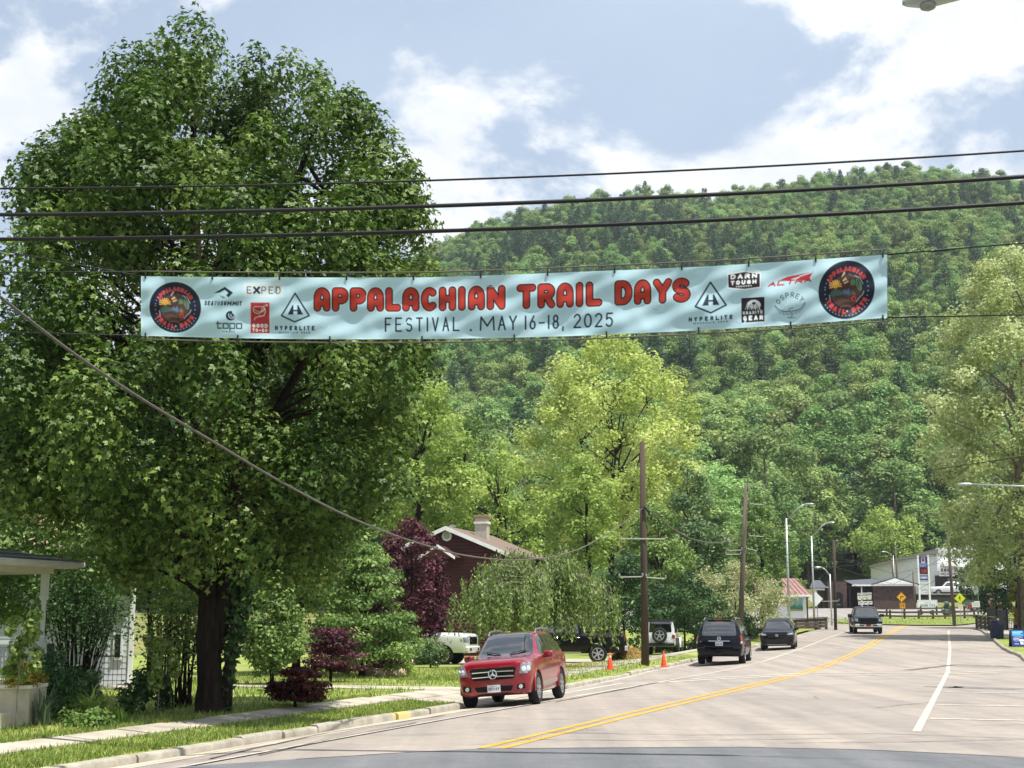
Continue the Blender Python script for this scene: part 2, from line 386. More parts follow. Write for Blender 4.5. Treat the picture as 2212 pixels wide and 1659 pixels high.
# newer asphalt of the side street in the foreground, its edge as traced
edge = [(-900, 1700), (300, 1668), (650, 1640), (860, 1627), (1070, 1618), (1300, 1615), (1600, 1614.5), (1900, 1621), (2212, 1637), (2900, 1680)]
E_ = [G(x, y) for x, y in edge]
ex = np.linspace(-11, 14, 60); ey = np.interp(ex, [p.x for p in E_], [p.y for p in E_])
kk = np.linspace(0, 1, 6)
AX = np.broadcast_to(ex[:, None], (60, 6)); AY = 2 + (ey[:, None] - 2) * kk
me = np_mesh('side_street', np.stack([AX, AY, gz(AX, AY) + .005], -1).reshape(-1, 3), grid_faces(60, 6)[:, ::-1], smooth=True, mats=[m_newasph])
tag(link('side_street', me), kind='structure')
m_seam = mat('tar_seam', '#4a4744', .7, vscale=6, col2='#6b6762')
def seam(pts, w, name='tar_seam', m=m_seam, dz=.009):
    P = [G(x, y) for x, y in pts]
    v = []; f = []
    n = 40
    xs_ = np.linspace(0, 1, n)
    cum = np.cumsum([0] + [(P[i + 1] - P[i]).length for i in range(len(P) - 1)]); cum = cum / cum[-1]
    px = np.interp(xs_, cum, [p.x for p in P]); py = np.interp(xs_, cum, [p.y for p in P])
    jit = np.cumsum(rng.normal(0, .012, n)); jit -= np.linspace(0, jit[-1], n)
    d = np.stack([np.gradient(px), np.gradient(py)], 1); d /= np.linalg.norm(d, axis=1)[:, None]
    nn = np.stack([-d[:, 1], d[:, 0]], 1)
    ww = w * (.6 + .8 * rng.random(n)) / 2
    if name != 'tar_seam': ww = np.full(n, w / 2); jit *= 0
    A = np.stack([px, py], 1) + nn * (jit + ww)[:, None]; B = np.stack([px, py], 1) + nn * (jit - ww)[:, None]
    V = np.stack([A, B], 1).reshape(-1, 2)
    V3 = np.column_stack([V, gz(V[:, 0], V[:, 1]) + dz])
    me = np_mesh(name, V3, np.array([(2 * i, 2 * i + 1, 2 * i + 3, 2 * i + 2) for i in range(n - 1)]), mats=[m])
    return link(name, me, road)
for pts, w in (([(640, 1641), (860, 1628), (1070, 1618.5), (1600, 1615)], .05), ([(1600, 1615), (1900, 1621.5), (2212, 1637)], .05),
               ([(1180, 1583), (1500, 1588), (1900, 1585), (2212, 1596)], .035), ([(1080, 1597), (1420, 1600), (1800, 1596)], .03),
               ([(1700, 1606), (1960, 1604), (2212, 1598)], .03), ([(1890, 1530), (2010, 1518)], .03),
               ([(450, 1640), (700, 1585), (960, 1545)], .08), ([(560, 1632), (760, 1588), (900, 1561)], .05), ([(1200, 1517), (1330, 1492), (1420, 1475)], .07),
               ([(1960, 1448), (2060, 1436), (2190, 1441)], .3), ([(2000, 1402), (2100, 1404)], .12)):
    seam(pts, w)
m_oil = mat('dark_oil_stain', '#5d5a58', .6, vscale=3, col2='#8b8782')
seam([(2020, 1485), (2060, 1484), (2110, 1486), (2200, 1489)], 1.1, 'oil_stain', m_oil, .006)
seam([(2080, 1436), (2130, 1440), (2190, 1442)], 2.2, 'asphalt_patch', mat('patched_asphalt', '#76716c', .9, vscale=4, col2='#98918a'), .006)
sy = np.concatenate([np.arange(20.6, 136, .8)])
for o in (-.15, .15):
    strip('centre_line', sy, lambda s, o=o: ty(s) + o - .065, lambda s, o=o: ty(s) + o + .065, 2, zroad(.007), m_yel, road)
strip('edge_line', np.arange(14, 116, .8), lambda s: twl(s) - .06, lambda s: twl(s) + .06, 2, zroad(.007), m_wht, road)
strip('edge_line', np.arange(26, 118, .8), lambda s: twr(s) - .07, lambda s: twr(s) + .07, 2, zroad(.007), m_wht, road)
for s0 in (29.5, 34.4, 40.6):
    strip('parking_bay_line', [s0 - .12, s0 + .12], -1.1, 1.65, 6, zroad(.0075), m_wht, road)
for pts in ([(1420, 1475), (1520, 1469), (1732, 1458.5), (2045, 1457), (2160, 1453.5)], [(1490, 1467), (1732, 1455), (2045, 1453.5), (2160, 1450)]):
    seam(pts, .30, 'crosswalk_line', m_wht, .0085)
strip('worn_paint_patch', np.arange(38, 46, .5), -11.2, -10.9, 2, zroad(.007), m_wht, road)
m_gut = mat('gutter_concrete', '#a39a8a', .9, vscale=1.5, col2='#bdb4a3', spec=.2)
strip('gutter', np.arange(5, 68, 1.0), lambda s: tl(s), lambda s: tl(s) + .55, 3, zroad(.005), m_gut, road)

# lawns
def lift(s, t):
    n = .125 * sm(-.02, -.18, t - tl(s))
    ap = sm(31.6, 32.2, s) * (1 - sm(41.0, 41.8, s))
    r = .12 * np.clip((tl(s) - t) / 1.5, 0, 1)
    return n * (1 - ap) + r * ap
def zl(X, Y): s, t = STn(X, Y); return gz(X, Y) + lift(s, t)
m_lawn = mat('lawn', '#627436', .95, vscale=.7, col2='#99a057', spec=.15, bump=.6, bscale=25, detail=10)
m_dry = mat('dry_lawn', '#9d9a4c', .95, vscale=1.2, col2='#c0b56a', spec=.15, bump=.4, bscale=20)
strip('lawn', np.arange(2, 118, .8), lambda s: tl(s) - .13, lambda s: -46 + 0 * s, 44, lambda s, t, X, Y: gz(X, Y) + lift(s, t), m_lawn)
tag(bpy.data.objects['lawn'], kind='structure')
strip('dry_grass_strip', np.arange(47, 64, .8), -14.9, -17.8, 5, lambda s, t, X, Y: zl(X, Y) + .008, m_dry)
tag(bpy.data.objects['dry_grass_strip'], kind='structure')
zr_l = lambda s, t, X, Y: gz(X, Y) + .13
strip('lawn', np.arange(46, 101, 1.0), lambda s: tr(s) + .16, lambda s: tr(s) + 26, 10, lambda s, t, X, Y: gz(X, Y) + .12, m_lawn)
bpy.data.objects['lawn.001']['kind'] = 'structure'
# concrete: apron, sidewalks, drive
m_slab = m_conc
strip('driveway_apron', np.arange(31.8, 41.6, .5), lambda s: tl(s) - .02, lambda s: tl(s) - 1.6, 8, lambda s, t, X, Y: gz(X, Y) + lift(s, t) + .010, m_conc)
tag(bpy.data.objects['driveway_apron'], kind='structure')
strip('garden_path', np.arange(35.2, 36.9, .4), -12.8, -20, 8, lambda s, t, X, Y: zl(X, Y) + .010, m_conc)
tag(bpy.data.objects['garden_path'], kind='structure')
strip('driveway', np.arange(60.5, 71.5, .8), -14.4, -31, 12, lambda s, t, X, Y: zl(X, Y) + .012, m_conc)
tag(bpy.data.objects['driveway'], kind='structure')
pave = tag(bpy.data.objects.new('pavement', None), kind='structure'); COL.objects.link(pave)
def slab(s0, s1, t0, t1, zf, r=.02):
    n = 3
    ss = np.linspace(s0 + .012, s1 - .012, n); tt = np.linspace(t0, t1, 3)
    Sg, Tg = np.meshgrid(ss, tt, indexing='ij'); X, Y = XY(Sg, Tg); Z = zf(X, Y) + .022 + rng.normal(0, .005) + rng.normal(0, .004) * (Sg - s0)
    V = np.stack([X, Y, Z], -1).reshape(-1, 3); D = V - [0, 0, .09]
    F = [tuple(f) for f in grid_faces(n, 3)]
    ring = [0, 1, 2, 5, 8, 7, 6, 3]
    F += [(ring[i], ring[(i + 1) % 8], ring[(i + 1) % 8] + 9, ring[i] + 9) for i in range(8)]
    mb = MB(); mb.add(np.vstack([V, D]).tolist(), F); mb.build('paving_slab', m_slab, pave)
s0 = 9.0
while s0 < 36.5:
    L = 1.45 + rng.uniform(-.05, .05)
    slab(s0, s0 + L, -12.86, -13.42 - .010 * (s0 - 9), zl); s0 += L
s0 = 44.0
while s0 < 106:
    slab(s0, s0 + 2.0, float(tl(s0)) - 1.15, float(tl(s0)) - 2.25, zl); s0 += 2.0
s0 = 86.0
while s0 < 117:
    slab(s0, s0 + 2.0, float(tr(s0)) + .2 + (1.1 if s0 < 97 else 0), float(tr(s0)) + 2.2, lambda X, Y: gz(X, Y) + .11); s0 += 2.0
# kerbs
m_ykerb = mat('yellow_kerb_paint', '#cdb35a', .85, vscale=6, col2='#a99f82')
kerb = tag(bpy.data.objects.new('kerb', None), kind='structure'); COL.objects.link(kerb)
def kerbstone(s0, s1, tf, side, m, h=.135):
    n = max(2, int((s1 - s0) / .8) + 1)
    V = []; F = []
    ss = np.linspace(s0 + .02, s1 - .02, n)
    dz_ = rng.normal(0, .012); ln = rng.normal(0, .015)
    for s in ss:
        for dt, dz in ((0, -.08), (0.0, h - .035), (.03, h), (.16, h + .004), (.17, -.08)):
            t = float(tf(s)) + side * (dt + ln); X, Y = XY(s, t)
            V.append((X, Y, float(gz(*XY(s, float(tf(s))))) + dz + dz_ * (dz > 0)))
    for i in range(n - 1):
        for j in range(4): F.append((i * 5 + j, i * 5 + j + 1, i * 5 + 5 + j + 1, i * 5 + 5 + j))
    F += [(0, 1, 2, 3, 4), tuple(range((n - 1) * 5, n * 5))]
    mb = MB(); mb.add(V, F); o = mb.build('kerb_stone', m, kerb); autosmooth(o, 50)
YK = STn(*G(800, 1553)[:2])[0]
cuts = [8, 10.6, 13.2, 15.9, 18.1, 19.3, 21.2, 22.6, 23.9, YK - .45, YK + .45, 27.6, 29.4, 31.5]
cuts = sorted(c for c in cuts)
for a, b in zip(cuts[:-1], cuts[1:]):
    y = (abs((a + b) / 2 - YK) < .5) or b < 16.5
    kerbstone(a, b, tl, -1, m_ykerb if y else m_kerbc)
s0 = 41.6
while s0 < 100:
    L = rng.uniform(2.2, 3.2); kerbstone(s0, s0 + L, tl, -1, m_kerbc, .12); s0 += L
s0 = 46
while s0 < 118:
    L = rng.uniform(2.4, 3.2); kerbstone(s0, min(s0 + L, 118), tr, 1, m_kerbc); s0 += L
# grass island at the junction
isl = [(1800, 1346), (1850, 1349), (1975, 1352), (2045, 1352.5), (2080, 1351), (2140, 1344), (2212, 1340), (2290, 1338), (2290, 1326), (2150, 1328), (2000, 1330.5), (1880, 1334), (1815, 1341)]
P = [G(x, y) for x, y in isl]
bm = bmesh.new(); vs = [bm.verts.new((p.x, p.y, 0)) for p in P]; bm.faces.new(vs)
bmesh.ops.triangulate(bm, faces=bm.faces); 
for _ in range(3): bmesh.ops.subdivide_edges(bm, edges=bm.edges, cuts=1, use_grid_fill=True)
for v in bm.verts: v.co.z = float(gz(v.co.x, v.co.y)) + .10
me = bpy.data.meshes.new('lawn'); bm.to_mesh(me); bm.free(); me.materials.append(mat('island_lawn', '#66783a', .95, vscale=.9, col2='#8b9350', spec=.15))
tag(link('lawn', me), kind='structure')

# grass blades
def blades(n, sampler, hmin, hmax, wid, m, name, lean=.35, zf=zl):
    P = sampler(n); n = len(P)
    Z = zf(P[:, 0], P[:, 1])
    h = rng.uniform(hmin, hmax, n); a = rng.uniform(0, 2 * math.pi, n); w = wid * rng.uniform(.6, 1.3, n)
    b = np.column_stack([P, Z - .01]); side = np.column_stack([np.cos(a), np.sin(a), np.zeros(n)]) * w[:, None]
    tip = b + np.column_stack([rng.normal(0, lean, n) * h, rng.normal(0, lean, n) * h, h])
    V = np.stack([b - side, b + side, tip], 1).reshape(-1, 3)
    me = np_mesh(name, V, np.arange(3 * n).reshape(-1, 3), k=3, mats=[m], attrs={'var': np.repeat(rng.random(n), 3)})
    return tag(link(name, me), kind='stuff')
m_blade = leafmat('grass_blade', '#56702a', '#7f9440', '#b4ba6c', .38)
def lawn_sampler(s0, s1, t0, t1, skip=True):
    def f(n):
        s = s0 + (s1 - s0) * rng.random(n * 2) ** 1.7; t = rng.uniform(t0, t1, n * 2)
        if skip:
            on = (t < -12.90) & (t > -13.38 - .010 * (s - 9)) & (s < 36.5)
            ap = (s > 31.8) & (s < 41.6) & (t > tl(s) - 1.65); pth = (s > 35.1) & (s < 37) & (t < -12.8) & (t > -20)
            kb = t > tl(s) - .24
            keep = ~(on | ap | pth | kb); s, t = s[keep], t[keep]
        X, Y = XY(s[:n], t[:n]); return np.column_stack([X, Y])
    return f
blades(26000, lawn_sampler(12, 32, -14.0, -11.6), .04, .10, .012, m_blade, 'grass')
blades(26000, lawn_sampler(14, 52, -24, -13.6), .06, .15, .015, m_blade, 'grass')
blades(7000, lawn_sampler(41, 66, -17, -12.4), .04, .12, .016, m_blade, 'grass')
blades(4000, lambda n: np.column_stack([rng.uniform(28, 62, n), rng.uniform(129, 146, n)]), .04, .13, .05, m_blade, 'grass', zf=lambda X, Y: gz(X, Y) + .09)
blades(5000, lawn_sampler(52, 90, 1.9, 6, False), .05, .14, .02, m_blade, 'grass', zf=lambda X, Y: gz(X, Y) + .12)
# ---------------------------------------------------------------- trees and plants
def unit(v): return v / np.maximum(np.linalg.norm(v, axis=-1, keepdims=True), 1e-9)
def leaf_geo(P, N, size, r, aspect=.62, lobes=1, droop=0.0, T=None):
    """leaf blades as folded kites; lobes=3 gives a three-pointed leaf"""
    n = len(P)
    N = unit(N)
    if T is None: T = r.normal(size=(n, 3))
    T = T + np.array([0, 0, -droop])
    T = unit(T - N * (T * N).sum(1, keepdims=True)); B = np.cross(N, T)
    size = np.broadcast_to(size, (n,))[:, None]
    Vs = []
    for ang, sc in (((0, 1.0),) if lobes == 1 else ((0, 1.0), (.95, .8), (-.95, .8))):
        d = T * math.cos(ang) + B * math.sin(ang); e = np.cross(N, d)
        L = size * sc
        a = P - d * L * (.5 if lobes == 1 else .05); tip = a + d * L
        m = a + d * L * .45 + N * L * .10
        w = e * L * aspect * .5 * (1 if lobes == 1 else .8)
        Vs.append(np.stack([a, m + w, tip - N * L * .06, m - w], 1))
    V = np.stack(Vs, 1).reshape(-1, 3)
    k = len(Vs)
    return V, np.arange(n * k * 4).reshape(-1, 4), k * 4
def clump_leaves(C, R, per, r, shell=.5, up=.55, nz=.5):
    """leaf points on the outside of ellipsoidal clumps; C (m,3), R (m,3)"""
    m = len(C); per = np.broadcast_to(per, (m,)).astype(int)
    idx = np.repeat(np.arange(m), per); n = len(idx)
    d = unit(r.normal(size=(n, 3)))
    q = (shell + (1 - shell) * r.random(n))[:, None]
    P = C[idx] + d * R[idx] * q
    N = unit(d * .75 + np.array([0, 0, up]) + r.normal(0, nz, (n, 3)))
    return P, N, idx
class Tree:
    pass
def wig(a, b, n, amp, r, sag=0.0):
    a, b = np.asarray(a, float), np.asarray(b, float); k = np.linspace(0, 1, n)[:, None]
    p = a + (b - a) * k; L = np.linalg.norm(b - a)
    j = np.cumsum(r.normal(0, amp * L / n, (n, 3)), 0); j -= j[-1] * k
    p = p + j * np.sin(k * math.pi) ** .5; p[:, 2] += sag * L * np.sin(k[:, 0] * math.pi)
    return p
m_bark = mat('brown_grey_bark', '#352d26', .95, vscale=5, col2='#1b1714', bump=.8, bscale=16, stretch=(3, 3, .6), spec=.1)
m_barkp = mat('pale_bark', '#8a8172', .9, vscale=3, col2='#5b5246', bump=.4, bscale=12, spec=.1)
def limb_mesh(segs, name, m, parent, n=7):
    mb = MB()
    for pts, rad in segs: mb.tube([tuple(p) for p in pts], list(rad), n, cap=True)
    return mb.build(name, m, parent, smooth=True, recalc=False, local=True)
def crown_mesh(name, V, F, var, m, smooth=False):
    return np_mesh(name, V, F, mats=[m], attrs={'var': var})
def profile_clumps(r, n, prof_, rad, lobe=None, inner=.35):
    """clump centres filling a turned outline prof_ = [(z, radius)]; more near the outside"""
    pr = np.array(prof_, float); zz = np.linspace(pr[0, 0], pr[-1, 0], 200); rr = np.interp(zz, pr[:, 0], pr[:, 1])
    w = rr + .15 * rr.max(); w /= w.sum()
    z = r.choice(zz, n, p=w) + r.normal(0, .02 * (zz[-1] - zz[0]), n)
    a = r.uniform(0, 2 * math.pi, n)
    R = np.interp(z, pr[:, 0], pr[:, 1])
    if lobe is not None: R = R * lobe(a, z)
    q = inner + (1 - inner) * r.random(n) ** .45
    q = np.minimum(q, 1)
    C = np.column_stack([np.cos(a) * R * q, np.sin(a) * R * q, z])
    s = rad * r.uniform(.65, 1.25, n)
    return C, s
def make_tree(name, label, cat, base, prof_, nclump, crad, per, leaf, lm, seed, trunk=.25, bark=None, forks=1, fork_z=None, limbs=14, group=None,
              squash=(1, 1, .8), shell=.45, lobes=1, aspect=.62, up=.55, droop=0.0, lobe=None, inner=.35, link_it=True, fine=True, lean=(0, 0)):
    r = np.random.default_rng(seed)
    C, s = profile_clumps(r, nclump, prof_, crad, lobe, inner)
    H = prof_[-1][0]; z0 = prof_[0][0]
    C[:, 0] += lean[0] * C[:, 2] / H; C[:, 1] += lean[1] * C[:, 2] / H
    R = s[:, None] * np.array(squash)
    P, N, idx = clump_leaves(C, R, np.maximum(6, per * (s / crad) ** 2), r, shell, up)
    V, F, k = leaf_geo(P, N, leaf * r.uniform(.6, 1.25, len(P)), r, aspect, lobes, droop)
    cl = r.random(nclump)
    var = np.clip(.55 * cl[idx] + .45 * r.random(len(P)), 0, 1)
    t = thing(name, label, cat, base, 0, group)
    ob = link('crown', crown_mesh('crown', V, F, np.repeat(var, k), lm), t)
    segs = []
    zf = fork_z if fork_z is not None else max(z0 * .9, H * .12)
    tops = []
    if forks == 1:
        pts = wig((0, 0, -.15), (lean[0] * .85, lean[1] * .85, H * .86), 12, .12, r)
        segs.append((pts, np.interp(np.linspace(0, 1, 12), [0, .06, .5, 1], [trunk * 1.5, trunk, trunk * .55, trunk * .08]))); tops.append(pts)
    else:
        pts = wig((0, 0, -.15), (0, 0, zf), 6, .02, r); segs.append((pts, np.linspace(trunk * 1.35, trunk, 6)))
        for f in range(forks):
            a = 2 * math.pi * f / forks + r.uniform(-.4, .4); q = np.interp(H * .8, [p[0] for p in prof_], [p[1] for p in prof_]) * .55
            pts = wig((0, 0, zf - .1), (math.cos(a) * q, math.sin(a) * q, H * r.uniform(.72, .9)), 10, .15, r)
            pts[1:4, :2] += np.array([math.cos(a), math.sin(a)]) * trunk * np.array([[.5], [.5], [.3]])
            segs.append((pts, np.linspace(trunk * .72, trunk * .06, 10))); tops.append(pts)
    order = np.argsort(-s)[:max(limbs, 0)] if limbs else []
    for i in r.choice(nclump, min(limbs, nclump), replace=False) if limbs else []:
        tp = tops[r.integers(len(tops))]; c = C[i]
        cand = np.nonzero(tp[:, 2] < c[2] - .25 * abs(c[2] - z0) - .02 * H)[0]
        j = cand[-1] if len(cand) else 2
        L = np.linalg.norm(c - tp[j]); r0 = min(trunk * .4, .05 + .018 * L) * (trunk / .3) ** .3
        segs.append((wig(tp[j], c, 7, .22, r, .06), np.linspace(r0, r0 * .12, 7)))
    limb_mesh(segs, 'trunk', bark or m_bark, t, 7)
    return t
def copy_tree(src, loc, rotz, scale, label=None, group=None):
    o = src.copy(); COL.objects.link(o); o.location = loc; o.rotation_euler = (0, 0, rotz); o.scale = scale
    if label: o['label'] = label
    if group: o['group'] = group
    for c in src.children:
        d = c.copy(); COL.objects.link(d); d.parent = o
    return o
# foliage colours (base colour of the leaves)
LM = {
    'maple': leafmat('maple_leaf', '#314b1a', '#527028', '#93a654', .30, 0, .5),
    'lime': leafmat('lime_leaf', '#6b873c', '#98b054', '#c0cf7a', .42),
    'yellow': leafmat('young_yellow_leaf', '#8b9f48', '#b4c466', '#dae198', .44),
    'mid': leafmat('mid_green_leaf', '#486632', '#6e8a46', '#9ab164', .37),
    'dark': leafmat('dark_green_leaf', '#263f1f', '#3d5c30', '#5d7f46', .28),
    'locust': leafmat('grey_green_leaf', '#43603a', '#66824f', '#90a475', .34),
    'purple': leafmat('purple_leaf', '#2b1119', '#4a1c28', '#7a4450', .25),
    'redmaple': leafmat('dark_red_leaf', '#2a0f10', '#4a1a18', '#7d4038', .25),
    'weep': leafmat('weeping_leaf', '#50682f', '#748e47', '#9fb06c', .36),
    'syc': leafmat('pale_sycamore_leaf', '#8a9a5a', '#b0bc7c', '#dae0b2', .44),
    'cream': leafmat('cream_blossom', '#56703a', '#a5ab74', '#ece5c2', .34),
    'gold': leafmat('golden_leaf', '#6c6a22', '#a2923a', '#d2bd66', .35),
    'juniper': leafmat('juniper_leaf', '#284827', '#446a38', '#6c8f58', .2),
    'spruce': leafmat('blue_spruce_leaf', '#4d6258', '#6b8076', '#97a89f', .15),
    'forest': leafmat('hill_broadleaf', '#577840', '#809d58', '#acbe79', .38, .22, .6, .025),
    'pine': leafmat('hill_pine', '#37543d', '#527153', '#728c6a', .2, .22, .6, .015),
}
def px_tree(name, label, cx, ytop, ybase, hw, Y, lm, seed, nclump=60, per=90, leaf=.3, shape='round', group=None, cat='tree', base_z=None, **k):
    """tree placed by its trunk position on the land; size from its outline at that distance"""
    X = (cx - CX) / FL * Y / (math.cos(PITCH) - 0)
    b = at(cx, ybase, Y); X = b.x
    z0 = float(gz(X, Y)) if base_z is None else base_z
    H = at(cx, ytop, Y).z - z0; R = hw / pxm(Y); low = max(.3, b.z - z0)
    if shape == 'round': pf = [(low, R * .45), (low + (H - low) * .18, R * .85), (low + (H - low) * .45, R), (low + (H - low) * .7, R * .86), (low + (H - low) * .88, R * .55), (H, R * .1)]
    elif shape == 'cone': pf = [(low, R * .8), (low + (H - low) * .15, R), (low + (H - low) * .5, R * .66), (low + (H - low) * .8, R * .34), (H, R * .05)]
    elif shape == 'oval': pf = [(low, R * .6), (low + (H - low) * .3, R), (low + (H - low) * .6, R * .9), (low + (H - low) * .85, R * .55), (H, R * .12)]
    else: pf = [(low, R * .75), (low + (H - low) * .25, R), (low + (H - low) * .6, R * .92), (low + (H - low) * .9, R * .6), (H, R * .3)]
    k.setdefault('crad', R * .26); k.setdefault('trunk', max(.05, H * .018))
    crad = k.pop('crad')
    lobe_r = np.random.default_rng(seed + 5).uniform(0, 6.28, 4)
    lobe = lambda a, z: 1 + .13 * np.sin(3 * a + lobe_r[0] + z * .4) + .10 * np.sin(5 * a + lobe_r[1] - z * .7)
    return make_tree(name, label, cat, (X, Y, z0), pf, nclump, crad, per, leaf, LM[lm], seed, group=group, lobe=lobe, **k)

# --- the big maple beside the street
mb_ = G(458, 1541, .12); mY = mb_.y
r = np.random.default_rng(11)
sM = pxm(mY)
zy = lambda y: at(458, y, mY).z - mb_.z
mprof = [(zy(1215), 1.5), (zy(1175), 2.8), (zy(1115), 3.6), (zy(1040), 4.2), (zy(900), 4.75), (zy(720), 4.75), (zy(560), 4.55), (zy(420), 4.2), (zy(330), 3.85), (zy(240), 3.45), (zy(180), 2.9), (zy(135), 2.0)]
def mlobe(a, z): return 1 + .07 * np.sin(4 * a + .6 + z * .5) + .06 * np.sin(7 * a - z * .9)
C, s = profile_clumps(r, 285, mprof, .86, mlobe, .34)
keep = ~((np.hypot(C[:, 0], C[:, 1]) < 2.2) & (C[:, 2] > zy(1010)) & (C[:, 2] < zy(690)) & (r.random(len(C)) < .8))
C, s = C[keep], s[keep]
extra = np.array([[-.9, 0, zy(75)], [1.3, .3, zy(80)], [2.0, -.4, zy(130)], [-2.0, .2, zy(130)], [-3.1, 0, zy(230)], [3.3, -.2, zy(220)], [4.15, -.3, zy(345)], [4.45, -.3, zy(440)],
                  [-3.9, 0, zy(330)], [4.6, .2, zy(560)], [4.5, -.5, zy(620)], [-1.6, -.4, zy(60)], [.4, .4, zy(70)], [2.7, 0, zy(170)]])
C = np.vstack([C, extra]); s = np.concatenate([s, np.full(len(extra), .62)])
wx, wy, wz = C[:, 0] + mb_.x, C[:, 1] + mb_.y, C[:, 2] + mb_.z          # keep the low boughs clear of the porch roof
low = (CX + FL * wx / wy < 215) & (HZ - (wz - CH) * FL / wy > 1090) & (wy < 33.2)
C, s = C[~low], s[~low]
C[:, 0] *= np.where(C[:, 0] > 0, np.interp(C[:, 2], [4, 8, 12], [.84, .87, .88]), np.interp(C[:, 2], [5, 7.5, 9.5, 12], [1.04, .90, .82, .90])); C[:, 1] *= .95; C[:, 2] = np.where(C[:, 2] > 7, 7 + (C[:, 2] - 7) * .90, C[:, 2]); C[:, 1] *= np.interp(C[:, 2], [8, 12], [1, .72])
out = np.hypot(C[:, 0], C[:, 1])
C[:, 2] -= .05 * out
R = s[:, None] * np.array([.82, .82, 1.05])
P, N, idx = clump_leaves(C, R, 590 * (s / .86) ** 2, r, .40, .55, .42)
tip = P[:, 2] > C[idx, 2]
P[tip, :2] = C[idx][tip, :2] + (P[tip, :2] - C[idx][tip, :2]) * (1 - .35 * ((P[tip, 2:] - C[idx][tip, 2:]) / R[idx][tip, 2:]))
V, F, k = leaf_geo(P, N, .104 * r.uniform(.55, 1.35, len(P)), r, .62, 3, .5)
cl = r.random(len(C)); var = np.clip(.4 * cl[idx] + .6 * r.random(len(P)), 0, 1)
maple = thing('maple_tree', 'huge dense green maple tree with a forked dark trunk on the lawn beside the pavement', 'tree', mb_)
link('crown', crown_mesh('crown', V, F, np.repeat(var, k), LM['maple']), maple)
segs = []
def rel(x, y, dy=0.0): p = at(x, y, mY + dy) - mb_; return np.array(p)
main = np.array([rel(456, 1560), rel(456, 1535), rel(455, 1500), rel(452, 1440), rel(450, 1380), rel(453, 1300), rel(447, 1180), rel(440, 1000), rel(432, 800), rel(425, 600, .3), rel(420, 380, .4), rel(415, 160, .5)])
segs.append((main, [.42, .32, .25, .235, .235, .21, .19, .17, .15, .12, .08, .03]))
st2 = np.array([rel(462, 1400), rel(474, 1350), rel(486, 1290), rel(500, 1200), rel(520, 1000, -.3), rel(545, 800, -.6), rel(570, 600, -.8), rel(600, 420, -1)])
segs.append((st2, [.20, .19, .18, .17, .15, .12, .09, .03]))
for x0, y0, x1, y1, dd in ((452, 1280, 250, 950, -.8), (440, 1000, 300, 500, .8), (435, 900, 520, 250, 1.0), (520, 1000, 760, 650, -.5), (545, 800, 800, 500, .3), (500, 1200, 740, 1000, -1.2), (452, 1250, 120, 1080, .6),
                           (445, 1100, 180, 620, -.5), (430, 700, 330, 150, -.3), (560, 650, 690, 250, -.3), (447, 1180, 350, 820, -2.2), (520, 1000, 560, 700, -2.6)):
    a = rel(x0, y0); b = rel(x1, y1, dd); pts = wig(a, b, 9, .10, r, .05); segs.append((pts, np.linspace(.12, .025, 9)))
    for q in range(3):
        c = C[np.argsort(np.linalg.norm(C - pts[4 + q], axis=1))[r.integers(3, 12)]]
        segs.append((wig(pts[4 + q], c, 6, .15, r, .05), np.linspace(.05, .01, 6)))
for i in r.choice(len(C), 60, replace=False):
    cand = main[main[:, 2] < C[i, 2] - .6]; p0 = cand[-1] if len(cand) else main[4]
    segs.append((wig(p0, C[i], 7, .12, r, .05), np.linspace(.05, .01, 7)))
limb_mesh(segs, 'trunk', m_bark, maple, 9)
